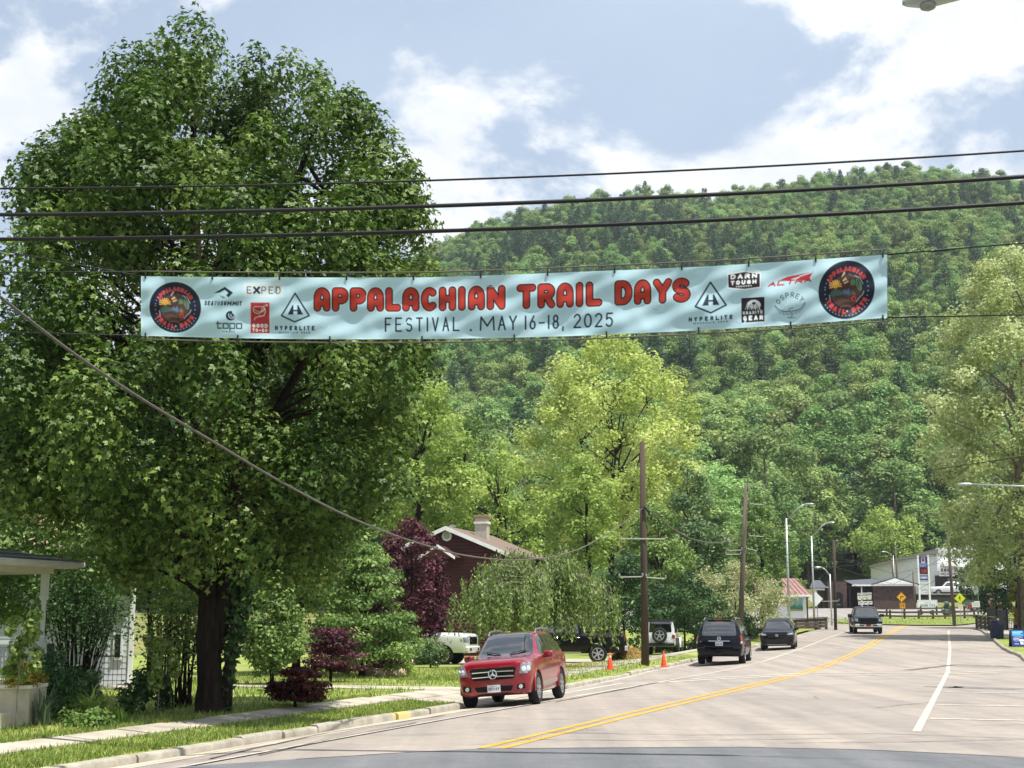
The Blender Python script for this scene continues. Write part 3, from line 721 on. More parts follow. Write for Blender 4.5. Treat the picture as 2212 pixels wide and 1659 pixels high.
# ---------------------------------------------------------------- hillside forest
def forest_proto(seed, kind, near=False):
    r = np.random.default_rng(seed)
    if kind == 'broad':
        H = 17.0; R0 = 4.9 * r.uniform(.9, 1.1)
        pf = [(4, R0 * .5), (6, R0 * .85), (9, R0), (12.5, R0 * .86), (15, R0 * .55), (H, R0 * .15)]
        C, s = profile_clumps(r, 46, pf, 1.65, lambda a, z: 1 + .15 * np.sin(3 * a + seed + z * .3) + .1 * np.sin(5 * a - z), .45)
        P, N, idx = clump_leaves(C, s[:, None] * np.array([1, 1, .75]), (190 if near else 130) * (s / 1.65) ** 2, r, .6, .75, .32 if near else .26)
        V, F, k = leaf_geo(P, N, (.40 if near else .50) * r.uniform(.6, 1.3, len(P)), r, .85)
        var = np.clip(.5 * r.random(len(C))[idx] + .5 * r.random(len(P)), 0, 1)
        m = LM['forest']
    else:
        H = 19.0; Ps = []; Ns = []; Ts = []; Sz = []
        z = 4.5
        while z < H - .4:
            rad = 4.6 * (1 - (z / H) ** 2.2) * r.uniform(.7, 1.15) + .35
            nb = r.integers(5, 8); a0 = r.uniform(0, 6.28)
            for b in range(nb):
                a = a0 + 6.28 * b / nb + r.normal(0, .15); L = rad * r.uniform(.7, 1.1); nl = int(6 + 9 * L)
                q = np.sqrt(r.random(nl)); d = np.array([math.cos(a), math.sin(a)]); e = np.array([-d[1], d[0]])
                off = r.normal(0, .26, nl) * (.5 + L * .25)
                xy = d * (q * L)[:, None] + e * off[:, None]
                Ps.append(np.column_stack([xy, z + .10 * L * q + .22 * r.normal(size=nl)])); Ts.append(np.column_stack([np.tile(d, (nl, 1)) + r.normal(0, .5, (nl, 2)), r.normal(0.1, .35, nl)]))
                Ns.append(np.column_stack([r.normal(0, .45, nl), r.normal(0, .45, nl), np.ones(nl)])); Sz.append(np.full(nl, .75))
            z += r.uniform(.75, 1.25)
        P, N, T = np.vstack(Ps), np.vstack(Ns), np.vstack(Ts)
        V, F, k = leaf_geo(P, N, np.concatenate(Sz) * r.uniform(.6, 1.2, len(P)), r, .42, T=T)
        var = r.random(len(P)); m = LM['pine']
    # trunk joined into the same tree mesh
    n = 6; tv = []; 
    for zz, rr in ((-1, .3), (H * .5, .2), (H * .9, .05)):
        tv += [(rr * math.cos(6.2832 * j / n), rr * math.sin(6.2832 * j / n), zz) for j in range(n)]
    tf = [[i * n + j, i * n + (j + 1) % n, (i + 1) * n + (j + 1) % n, (i + 1) * n + j] for i in range(2) for j in range(n)]
    V2 = np.vstack([V, tv]); F2 = np.vstack([F, np.array(tf) + len(V)])
    mi = np.concatenate([np.zeros(len(F)), np.ones(len(tf))])
    return np_mesh('hill_tree', V2, F2, mats=[m, m_barkp if kind == 'broad' else m_bark], attrs={'var': np.concatenate([np.repeat(var, k), np.zeros(len(tv))])}, midx=mi)
near_protos = [forest_proto(120 + i, 'broad', True) for i in range(4)]
protos = [forest_proto(100 + i, 'broad') for i in range(5)] + [forest_proto(200 + i, 'pine') for i in range(3)]
fr = np.random.default_rng(31)
def tree_sites():
    out = []
    Y = 168.0
    while Y < 735:
        sp = 6.7 + .0035 * (Y - 150)
        half = .43 * Y
        x = -half - 8
        while x < half:
            X = x + fr.uniform(-.45, .45) * sp; YY = Y + fr.uniform(-.5, .5) * sp
            x += sp
            px = CX + FL * X / YY
            if px < -140 or px > 2360: continue
            if YY < 236 and px > 1690: continue              # streets and shops
            if YY < 178 and px > 1350: continue
            out.append((X, YY))
        Y += sp * .92
    return out
sites = tree_sites()
sites.sort(key=lambda p: p[1])
FLBL = {'broad': 'broadleaf tree of the green forest covering the steep hillside', 'pine': 'dark conical pine standing among the broadleaf trees of the hillside forest'}
def pick(X, Y):
    pine_p = .02 + .52 * float(sm(250, 380, Y)) * (.35 + .65 * (math.sin(X * .021 + 1.3) * math.sin(Y * .013 + X * .006) > -.15)) * (1 - .85 * float(sm(600, 680, Y)))
    return 'pine' if fr.random() < pine_p else 'broad'
NIND = 280
pts = []
for i, (X, Y) in enumerate(sites):
    kind = pick(X, Y); j = fr.integers(0, 5) if kind == 'broad' else 5 + fr.integers(0, 3)
    sc = fr.uniform(.55, 1.12) * (1.2 if Y < 300 else 1.0); rz = fr.uniform(0, 6.28); z = float(gz(X, Y)) - .3
    if i < NIND:
        o = link('broadleaf_tree' if kind == 'broad' else 'pine_tree', near_protos[j % 4] if (kind == 'broad' and i < 190) else protos[j]); o.location = (X, Y, z); o.rotation_euler = (fr.normal(0, .04), fr.normal(0, .04), rz); o.scale = (sc * fr.uniform(.9, 1.1), sc * fr.uniform(.9, 1.1), sc * fr.uniform(.9, 1.15))
        tag(o, FLBL[kind], 'tree', 'hillside forest broadleaf trees' if kind == 'broad' else 'hillside forest pines')
    else: pts.append((X, Y, z, j, sc, rz))
# the rest of the wood reads as one mass: one object that instances the same tree meshes
A = np.array(pts)
far_me = bpy.data.meshes.new('hillside_forest'); far_me.from_pydata([tuple(p[:3]) for p in A], [], [])
for an, typ, col in (('pick', 'INT', A[:, 3].astype(np.int32)), ('size', 'FLOAT', A[:, 4].astype(np.float32)), ('turn', 'FLOAT', A[:, 5].astype(np.float32))):
    at_ = far_me.attributes.new(an, typ, 'POINT'); at_.data.foreach_set('value', col)
forest = tag(link('hillside_forest', far_me), kind='stuff')
ng = bpy.data.node_groups.new('forest', 'GeometryNodeTree')
ng.interface.new_socket('Geometry', in_out='INPUT', socket_type='NodeSocketGeometry'); ng.interface.new_socket('Geometry', in_out='OUTPUT', socket_type='NodeSocketGeometry')
gi, go = ng.nodes.new('NodeGroupInput'), ng.nodes.new('NodeGroupOutput')
jn = ng.nodes.new('GeometryNodeJoinGeometry')
na = {}
for an, dt in (('pick', 'INT'), ('size', 'FLOAT'), ('turn', 'FLOAT')):
    n = ng.nodes.new('GeometryNodeInputNamedAttribute'); n.data_type = dt; n.inputs[0].default_value = an; na[an] = n
first = {}
for o in COL.objects:
    if o.type == 'MESH' and o.data in protos and o.data not in first: first[o.data] = o
spare = []
for j, me in enumerate(protos):
    if me not in first: continue
    src = first[me]
    oi = ng.nodes.new('GeometryNodeObjectInfo'); oi.inputs[0].default_value = src; oi.transform_space = 'ORIGINAL'
    cmp_ = ng.nodes.new('FunctionNodeCompare'); cmp_.data_type = 'INT'; cmp_.operation = 'EQUAL'
    ng.links.new(na['pick'].outputs[0], cmp_.inputs[2]); cmp_.inputs[3].default_value = j
    ip_ = ng.nodes.new('GeometryNodeInstanceOnPoints')
    cb = ng.nodes.new('ShaderNodeCombineXYZ'); ng.links.new(na['turn'].outputs[0], cb.inputs[2])
    ng.links.new(gi.outputs[0], ip_.inputs['Points']); ng.links.new(cmp_.outputs[0], ip_.inputs['Selection'])
    ng.links.new(oi.outputs['Geometry'], ip_.inputs['Instance']); ng.links.new(cb.outputs[0], ip_.inputs['Rotation'])
    ng.links.new(na['size'].outputs[0], ip_.inputs['Scale']); ng.links.new(ip_.outputs[0], jn.inputs[0])
ng.links.new(jn.outputs[0], go.inputs[0])
md = forest.modifiers.new('trees', 'NODES'); md.node_group = ng
print('forest', len(sites), 'pine protos', sum(1 for m in protos[5:] if m in first))
# ---------------------------------------------------------------- street and garden trees (each placed where it stands)
px_tree('yellow_green_tree', 'tall spreading tree with pale yellow-green young leaves rising above the red house', 1320, 735, 1180, 210, 128, 'yellow', 41, nclump=190, per=190, leaf=.36, shape='oval', forks=4, limbs=34, crad=1.6, trunk=.26, bark=m_bark, fork_z=7, shell=.3)
px_tree('broadleaf_tree', 'light green tree between the big maple and the red house, behind the purple-leaved tree', 905, 805, 1170, 110, 92, 'lime', 42, nclump=110, per=120, leaf=.30, shape='oval', limbs=24, crad=.95)
px_tree('broadleaf_tree', 'open light green tree with thin limbs behind the chimney of the red house', 1075, 965, 1230, 105, 96, 'lime', 43, nclump=80, per=90, leaf=.27, shape='round', limbs=26, crad=.85, shell=.3)
px_tree('broadleaf_tree', 'rounded bright green tree below the tall yellow-green tree', 1265, 1000, 1230, 85, 100, 'lime', 44, nclump=80, per=110, leaf=.28, shape='oval', limbs=14, crad=.8)
px_tree('broadleaf_tree', 'mid green tree behind the open tree and the red house', 1000, 900, 1200, 105, 112, 'mid', 45, nclump=90, per=110, leaf=.34, shape='oval', limbs=10, crad=1.0)
px_tree('locust_tree', 'grey-green feathery tree between the two utility poles', 1500, 1005, 1340, 105, 97, 'locust', 46, nclump=150, per=110, leaf=.24, shape='cone', limbs=20, crad=.75)
px_tree('broadleaf_tree', 'dark green leafy tree behind the nearer utility pole', 1420, 1090, 1350, 75, 92, 'mid', 47, nclump=90, per=100, leaf=.24, shape='oval', limbs=12, crad=.65)
px_tree('broadleaf_tree', 'sunlit green tree behind the first street lamp', 1645, 1075, 1310, 62, 116, 'mid', 48, nclump=80, per=110, leaf=.28, shape='oval', limbs=12, crad=.75)
px_tree('broadleaf_tree', 'small rounded green tree behind the little shop', 1690, 1190, 1300, 45, 140, 'mid', 49, nclump=50, per=90, leaf=.25, shape='round', limbs=8, crad=.55)
px_tree('shade_tree', 'round light green tree above the brick shop roof', 1915, 1105, 1235, 72, 226, 'lime', 50, nclump=80, per=110, leaf=.5, shape='round', limbs=14, crad=1.5)
px_tree('sycamore_tree', 'very tall pale-leaved sycamore over the pavement with the litter bin', 2215, 540, 1260, 200, 93, 'syc', 51, nclump=400, per=140, leaf=.27, shape='oval', forks=3, fork_z=7, limbs=40, crad=1.05, trunk=.30, bark=m_barkp, shell=.3)
px_tree('broadleaf_tree', 'dark leafy tree in front of the shuttle shop', 2155, 1165, 1315, 58, 150, 'dark', 52, nclump=80, per=130, leaf=.34, shape='oval', limbs=10, crad=.8)
px_tree('broadleaf_tree', 'shady olive tree under the sycamore', 2190, 1010, 1215, 90, 118, 'locust', 53, nclump=110, per=120, leaf=.26, shape='round', limbs=20, crad=.85)
px_tree('golden_shrub', 'golden-leaved shrub beside the pole with the hiker flag', 2212, 1235, 1345, 28, 96, 'gold', 54, nclump=36, per=90, leaf=.16, shape='oval', limbs=8, crad=.3, cat='shrub')
px_tree('broadleaf_tree', 'green tree hiding the white houses behind the porch', 60, 900, 1330, 210, 52, 'dark', 55, nclump=150, per=130, leaf=.2, shape='round', limbs=20, crad=.9)
px_tree('broadleaf_tree', 'leafy green tree behind the big maple trunk', 640, 960, 1380, 170, 50, 'mid', 56, nclump=150, per=130, leaf=.18, shape='round', limbs=20, crad=.75)
px_tree('purple_plum_tree', 'tall purple-leaved tree in front of the red house', 884, 1118, 1440, 92, 63, 'purple', 57, nclump=120, per=150, leaf=.16, shape='oval', limbs=12, crad=.48)
px_tree('dogwood_tree', 'layered green dogwood with a dark trunk on the lawn', 785, 1175, 1432, 118, 47, 'mid', 58, nclump=110, per=130, leaf=.14, shape='cone', limbs=20, crad=.5, squash=(1.2, 1.2, .42), trunk=.13)
px_tree('broadleaf_tree', 'slender young green tree with hanging leaves beside the vine-covered trunk', 590, 1255, 1440, 55, 41, 'mid', 59, nclump=60, per=110, leaf=.13, shape='oval', limbs=12, crad=.36, trunk=.07)
px_tree('japanese_maple', 'low dark red Japanese maple on the lawn', 640, 1448, 1520, 52, G(640, 1530, .12).y, 'redmaple', 60, nclump=44, per=120, leaf=.10, shape='flat', limbs=20, crad=.23, squash=(1.5, 1.3, .32), inner=.05, aspect=.4, trunk=.05, cat='shrub')
px_tree('japanese_maple', 'pinkish purple Japanese maple spreading beneath the dogwood', 715, 1360, 1450, 62, 43, 'purple', 61, nclump=46, per=130, leaf=.11, shape='flat', limbs=20, crad=.32, squash=(1.6, 1.3, .32), inner=.05, aspect=.4, trunk=.06, cat='shrub')
px_tree('dark_shrub', 'very dark purple shrub in the shade behind the dogwood trunk', 800, 1395, 1468, 80, 50, 'purple', 62, nclump=50, per=110, leaf=.12, shape='flat', limbs=6, crad=.4, trunk=.06, cat='shrub')
px_tree('privet_bush', 'big flowering bush with cream blossom beside the second utility pole', 1590, 1222, 1385, 125, 90, 'cream', 63, nclump=130, per=110, leaf=.15, shape='round', limbs=10, crad=.6, cat='shrub')
px_tree('green_bush', 'dark green thicket behind the white jeep', 1480, 1250, 1400, 95, 86, 'dark', 64, nclump=90, per=130, leaf=.18, shape='round', limbs=8, crad=.6, cat='shrub')
px_tree('green_bush', 'dark green bush behind the black pickup', 1350, 1200, 1390, 62, 84, 'dark', 65, nclump=80, per=120, leaf=.18, shape='oval', limbs=8, crad=.55, cat='shrub')
px_tree('green_bush', 'dark green bush between the navy car and the black car', 1600, 1320, 1392, 45, 88, 'dark', 66, nclump=50, per=100, leaf=.14, shape='round', limbs=6, crad=.35, cat='shrub')
px_tree('ninebark_shrub', 'brownish dry shrub next to the hood of the white truck', 930, 1380, 1432, 32, 58, 'locust', 67, nclump=36, per=80, leaf=.11, shape='round', limbs=8, crad=.24, cat='shrub')
px_tree('hemlock_tree', 'dark shady tree standing close behind the porch', 95, 1010, 1335, 200, 36.4, 'mid', 68, nclump=190, per=150, leaf=.13, shape='round', limbs=16, crad=.5, squash=(1.2, 1.2, .6))
px_tree('hemlock_tree', 'dark shady tree behind the many-stemmed shrub and the white house corner', 330, 1030, 1300, 150, 42.5, 'mid', 69, nclump=130, per=130, leaf=.14, shape='round', limbs=12, crad=.5, squash=(1.2, 1.2, .6))
# weeping tree: leaves along hanging strands
def weeping(name, label, cx, ytop, ybot, hw, Y, lm, seed):
    r = np.random.default_rng(seed)
    b = at(cx, ybot, Y); z0 = float(gz(b.x, Y)); H = at(cx, ytop, Y).z - z0; R = hw / pxm(Y); zb = max(b.z - z0, .5)
    t = thing(name, label, 'tree', (b.x, Y, z0))
    Ps = []; Ts = []; segs = []
    tr_ = wig((0, 0, -.2), (.1, 0, H * .8), 9, .08, r); segs.append((tr_, np.linspace(.16, .07, 9)))
    for i in range(64):
        a = r.uniform(0, 6.28); q = R * (.25 + .75 * math.sqrt(r.random())); zt = zb + (H - zb) * (1 - .62 * (q / R) ** 2.2) * r.uniform(.9, 1.03)
        e = np.array([math.cos(a) * q, math.sin(a) * q, zt])
        br = wig(tr_[r.integers(4, 8)], e, 6, .1, r, .16); segs.append((br, np.linspace(.035, .008, 6)))
        for j in range(30):
            p0 = br[r.integers(2, 6)] + r.normal(0, .24, 3) * [1, 1, .5]
            L = max(.3, min(p0[2] - zb * r.uniform(.5, 1.3), r.uniform(.6, 1.9))); n = int(8 * L) + 4
            k = np.linspace(0, 1, n)[:, None]; sw = r.normal(0, .12, 3)
            if j % 5 == 0: segs.append((p0 + np.linspace(0, 1, 4)[:, None] * np.array([sw[0], sw[1], -L * .9]), np.linspace(.009, .003, 4)))
            Ps.append(p0 + k * np.array([sw[0], sw[1], -L]) + r.normal(0, .045, (n, 3))); Ts.append(np.tile([0, 0, -1.0], (n, 1)) + r.normal(0, .35, (n, 3)))
    P, T = np.vstack(Ps), np.vstack(Ts); N = r.normal(0, .7, P.shape) + unit(P * [1, 1, 0] + 1e-6) * .7 + [0, 0, .35]
    V, F, k = leaf_geo(P, N, .16 * r.uniform(.6, 1.3, len(P)), r, .45, T=T)
    link('crown', crown_mesh('crown', V, F, np.repeat(r.random(len(P)), k), LM[lm]), t)
    limb_mesh(segs, 'trunk', m_barkp, t, 6)
weeping('weeping_birch', 'weeping tree with drooping grey-green branches over the black pickup', 1155, 1172, 1388, 182, 57, 'weep', 71)
# ivy-clad second trunk beside the maple
vb = G(489, 1541, .12); r = np.random.default_rng(5)
t = thing('ivy_trunk', 'slim dark tree trunk wrapped in leaves close beside the maple trunk', 'tree', vb)
pts = np.array([np.array(at(x, y, vb.y)) - np.array(vb) for x, y in ((488, 1556), (489, 1530), (491, 1480), (498, 1420), (506, 1370), (512, 1300), (515, 1230))])
limb_mesh([(pts, [.13, .115, .11, .10, .09, .07, .04]), (wig(pts[4], pts[4] + [-.7, .1, .5], 6, .1, r), np.linspace(.07, .03, 6))], 'trunk', m_bark, t, 8)
i = r.integers(0, 6, 1500); f = r.random(1500)[:, None]
P = pts[i] * (1 - f) + pts[np.minimum(i + 1, 6)] * f + r.normal(0, .12, (1500, 3)) * [1, 1, .6] * np.clip(i / 3 - .2, .35, 1.6)[:, None]
V, F, k = leaf_geo(P, r.normal(0, 1, P.shape) + [0, -.4, .3], .13, r, .8, droop=.6)
link('foliage', crown_mesh('foliage', V, F, np.repeat(r.random(1500), k), LM['dark']), t)
# ---------------------------------------------------------------- flat print: a small drawing kit (coverage on a fine grid -> colour attribute)
def arc(cx, cy, rx, ry, a0, a1, n=10):
    return [(cx + rx * math.cos(math.radians(a0 + (a1 - a0) * i / n)), cy + ry * math.sin(math.radians(a0 + (a1 - a0) * i / n))) for i in range(n + 1)]
GL = {  # stroke skeletons in a unit box, y up
    'A': [[(0, 0), (.5, 1), (1, 0)], [(.2, .36), (.8, .36)]],
    'a': [[(0, 0), (0, .6)] + arc(.5, .6, .5, .4, 180, 0) + [(1, 0)], [(0, .3), (1, .3)]],
    'B': [[(0, 0), (0, 1), (.6, 1)] + arc(.6, .76, .35, .24, 90, -90) + [(0, .52)], [(.6, .52)] + arc(.62, .26, .38, .26, 90, -90) + [(0, 0)]],
    'C': [arc(.5, .5, .5, .5, 50, 310, 14)], 'D': [[(0, 0), (0, 1), (.45, 1)] + arc(.45, .5, .55, .5, 90, -90) + [(0, 0)]],
    'E': [[(1, 0), (0, 0), (0, 1), (1, 1)], [(0, .52), (.8, .52)]], 'F': [[(0, 0), (0, 1), (1, 1)], [(0, .52), (.8, .52)]],
    'G': [arc(.5, .5, .5, .5, 50, 330, 14) + [(1, .45), (.6, .45)]], 'H': [[(0, 0), (0, 1)], [(1, 0), (1, 1)], [(0, .5), (1, .5)]],
    'I': [[(.5, 0), (.5, 1)]], 'K': [[(0, 0), (0, 1)], [(1, 1), (0, .45)], [(.35, .62), (1, 0)]], 'L': [[(0, 1), (0, 0), (1, 0)]],
    'M': [[(0, 0), (.05, 1), (.5, .3), (.95, 1), (1, 0)]], 'N': [[(0, 0), (0, 1), (1, 0), (1, 1)]], 'O': [arc(.5, .5, .5, .5, 0, 360, 20)],
    'P': [[(0, 0), (0, 1), (.55, 1)] + arc(.6, .72, .4, .28, 90, -90) + [(0, .44)]], 'R': [[(0, 0), (0, 1), (.55, 1)] + arc(.6, .74, .4, .26, 90, -90) + [(0, .48)], [(.5, .48), (1, 0)]],
    'S': [arc(.5, .75, .48, .25, 35, 180, 8) + arc(.5, .75, .48, .25, 180, 270, 5)[1:] + arc(.5, .25, .5, .25, 90, -145, 10)],
    'T': [[(0, 1), (1, 1)], [(.5, 1), (.5, 0)]], 'U': [[(0, 1), (0, .4)] + arc(.5, .4, .5, .4, 180, 360) + [(1, 1)]], 'V': [[(0, 1), (.5, 0), (1, 1)]],
    'W': [[(0, 1), (.25, 0), (.5, .7), (.75, 0), (1, 1)]], 'X': [[(0, 0), (1, 1)], [(0, 1), (1, 0)]], 'Y': [[(0, 1), (.5, .48), (1, 1)], [(.5, .48), (.5, 0)]], 'Z': [[(0, 1), (1, 1), (0, 0), (1, 0)]],
    '0': [arc(.5, .5, .5, .5, 0, 360, 20)], '1': [[(.5, 0), (.5, 1)]], '2': [arc(.5, .72, .46, .28, 160, -30, 10) + [(0, 0), (1, 0)]], '3': [arc(.45, .75, .45, .25, 140, -90), arc(.45, .26, .5, .26, 90, -140)],
    '4': [[(.75, 0), (.75, 1), (0, .3), (1, .3)]], '5': [[(.95, 1), (.15, 1), (.08, .55)] + arc(.45, .33, .5, .33, 110, -145, 12)], '6': [[(.75, 1)] + arc(.5, .3, .48, .3, 150, 510, 18)],
    '7': [[(0, 1), (1, 1), (.3, 0)]], '8': [arc(.5, .76, .4, .24, -90, 270, 14), arc(.5, .27, .5, .27, 90, 450, 14)], '9': [arc(.5, .7, .48, .3, 0, 360, 16), [(.97, .65), (.6, 0)]],
    '-': [[(0, .45), (1, .45)]], ',': [[(.6, .08), (.3, -.2)]], '.': [[(.5, .03), (.5, .02)]], '&': [[(1, 0), (.2, .8)] + arc(.45, .82, .25, .18, 180, 0, 6) + [(0, .3)] + arc(.4, .25, .4, .25, 180, 300, 6) + [(1, .45)]],
    "'": [[(.5, 1), (.5, .8)]], '$': [arc(.5, .72, .45, .22, 40, 270), arc(.5, .28, .45, .22, 90, -140), [(.5, 1.1), (.5, -.1)]],
}
GW = {'I': .18, '1': .2, 'M': 1.15, 'W': 1.2, '.': .15, ',': .25, "'": .15, '-': .6, ' ': .45}
class Canvas:
    def __init__(s, w, h, px, bg):
        s.w, s.h, s.px = w, h, px
        s.nx, s.ny = int(round(w / px)) + 1, int(round(h / px)) + 1
        s.x, s.y = np.linspace(0, w, s.nx), np.linspace(0, h, s.ny)      # y down from the top edge
        s.img = np.empty((s.ny, s.nx, 3)); s.img[:] = lin(bg)
    def _win(s, x0, x1, y0, y1):
        i0, i1 = np.searchsorted(s.x, [x0, x1]); j0, j1 = np.searchsorted(s.y, [y0, y1])
        return slice(max(j0 - 1, 0), min(j1 + 1, s.ny)), slice(max(i0 - 1, 0), min(i1 + 1, s.nx))
    def _blend(s, w, cov, col):
        s.img[w] = s.img[w] * (1 - cov[..., None]) + np.array(lin(col)) * cov[..., None]
    def line(s, pts, wd, col):
        p = np.array(pts, float)
        w = s._win(p[:, 0].min() - wd, p[:, 0].max() + wd, p[:, 1].min() - wd, p[:, 1].max() + wd)
        X, Y = np.meshgrid(s.x[w[1]], s.y[w[0]])
        if X.size == 0: return
        D = np.full(X.shape, 1e9)
        for (ax, ay), (bx, by) in zip(p[:-1], p[1:]):
            dx, dy = bx - ax, by - ay; L = dx * dx + dy * dy + 1e-12
            t = np.clip(((X - ax) * dx + (Y - ay) * dy) / L, 0, 1)
            D = np.minimum(D, np.hypot(X - ax - t * dx, Y - ay - t * dy))
        s._blend(w, np.clip(.5 - (D - wd / 2) / s.px, 0, 1), col)
    def poly(s, pts, col):
        p = np.array(pts, float); w = s._win(p[:, 0].min(), p[:, 0].max(), p[:, 1].min(), p[:, 1].max())
        X, Y = np.meshgrid(s.x[w[1]], s.y[w[0]])
        if X.size == 0: return
        ins = np.zeros(X.shape, bool); D = np.full(X.shape, 1e9)
        for (ax, ay), (bx, by) in zip(p, np.roll(p, -1, 0)):
            dx, dy = bx - ax, by - ay; L = dx * dx + dy * dy + 1e-12
            t = np.clip(((X - ax) * dx + (Y - ay) * dy) / L, 0, 1); D = np.minimum(D, np.hypot(X - ax - t * dx, Y - ay - t * dy))
            c = ((ay > Y) != (by > Y)); ins ^= c & (X < dx * (Y - ay) / (dy if abs(dy) > 1e-12 else 1e-12) + ax)
        s._blend(w, np.clip(.5 + np.where(ins, D, -D) / s.px, 0, 1), col)
    def disc(s, cx, cy, rx, col, ry=None): s.poly(arc(cx, cy, rx, ry or rx, 0, 360, 40)[:-1], col)
    def rect(s, x0, y0, x1, y1, col): s.poly([(x0, y0), (x1, y0), (x1, y1), (x0, y1)], col)
    def glyph(s, ch, x0, x1, yb, h, wd, col, slant=0.0, ang=0.0, piv=None):
        for st in GL.get(ch, []):
            q = []
            for u, v in st:
                x = x0 + wd / 2 + u * (x1 - x0 - wd) if x1 - x0 > wd else (x0 + x1) / 2
                yy = wd / 2 + v * (h - wd)
                x += slant * yy; y = yb - yy
                if piv is not None:
                    dx, dy = x - piv[0], y - piv[1]; c_, s_ = math.cos(ang), math.sin(ang); x, y = piv[0] + dx * c_ - dy * s_, piv[1] + dx * s_ + dy * c_
                q.append((x, y))
            s.line(q, wd, col)
    def text(s, str_, x0, x1, yb, h, wd, col, slant=0.0, rise=0.0, gap=.28, arch=None):
        ws = [GW.get(c, .62) for c in str_]; tot = sum(ws) + gap * (len(ws) - 1); k = (x1 - x0) / tot; x = x0
        for c, w_ in zip(str_, ws):
            f = (x + w_ * k / 2 - x0) / (x1 - x0)
            if c != ' ': s.glyph(arch if (c == 'A' and arch) else c, x, x + w_ * k, yb - rise * f, h, wd, col, slant)
            x += (w_ + gap) * k
    def ring(s, str_, cx, cy, r, a0, a1, h, wd, col, inward=False):
        """text round a circle, angles clockwise from the top"""
        n = len(str_)
        for i, c in enumerate(str_):
            if c == ' ': continue
            a = math.radians(a0 + (a1 - a0) * (i + .5) / n); px_, py_ = cx + r * math.sin(a), cy - r * math.cos(a)
            w_ = h * (.16 if c == 'I' else .62)
            s.glyph(c, px_ - w_ / 2 - wd / 4, px_ + w_ / 2 + wd / 4, py_ + h / 2, h, wd, col, 0, a + (math.pi if inward else 0), (px_, py_))
    def mesh(s, name, fn, m, parent=None, local=False):
        """fn(u, v) -> points for arrays u (0..w), v (0..h down)"""
        U, Vv = np.meshgrid(s.x, s.y)
        P = fn(U, Vv)
        q = parent
        while q is not None and not local: P = P - np.array(q.location); q = q.parent
        me = np_mesh(name, P.reshape(-1, 3), grid_faces(s.ny, s.nx)[:, ::-1], smooth=True, mats=[m], attrs={'print': s.img.reshape(-1, 3)})
        return link(name, me, parent)
m_print = attrmat('printed_sheet', .45, .3)
m_refl = attrmat('printed_sign_sheeting', .35, .4)
# ---------------------------------------------------------------- the street banner
BW, BH = 1612.0, 132.0
bxk = [302, 620, 932, 1232, 1536, 1919]
def ytop(x): return np.interp(x, [307, 460, 620, 780, 932, 1080, 1232, 1380, 1536, 1720, 1915], [596.5, 598.3, 599.2, 599.6, 598.9, 594.2, 588, 582, 575, 563.5, 550])
def ybot(x): return np.interp(x, [302, 460, 620, 780, 932, 1080, 1232, 1380, 1536, 1720, 1919], [725, 729.5, 732.2, 733, 732.2, 730, 726, 719.7, 712.4, 700.8, 686])
NAVY, DK, RED = '#0f1c33', '#0f2434', '#b23527'
cv = Canvas(BW, BH, 1.25, '#b2d1db')
def bu(x): return x - 304.5
def bv(x, y): return (y - float(ytop(x))) / (float(ybot(x)) - float(ytop(x))) * BH
cv.rect(0, 0, BW, 2.2, '#bcdbe0'); cv.rect(0, BH - 2.6, BW, BH, '#c3e0e5'); cv.rect(0, 0, 2.4, BH, '#c3e0e5')
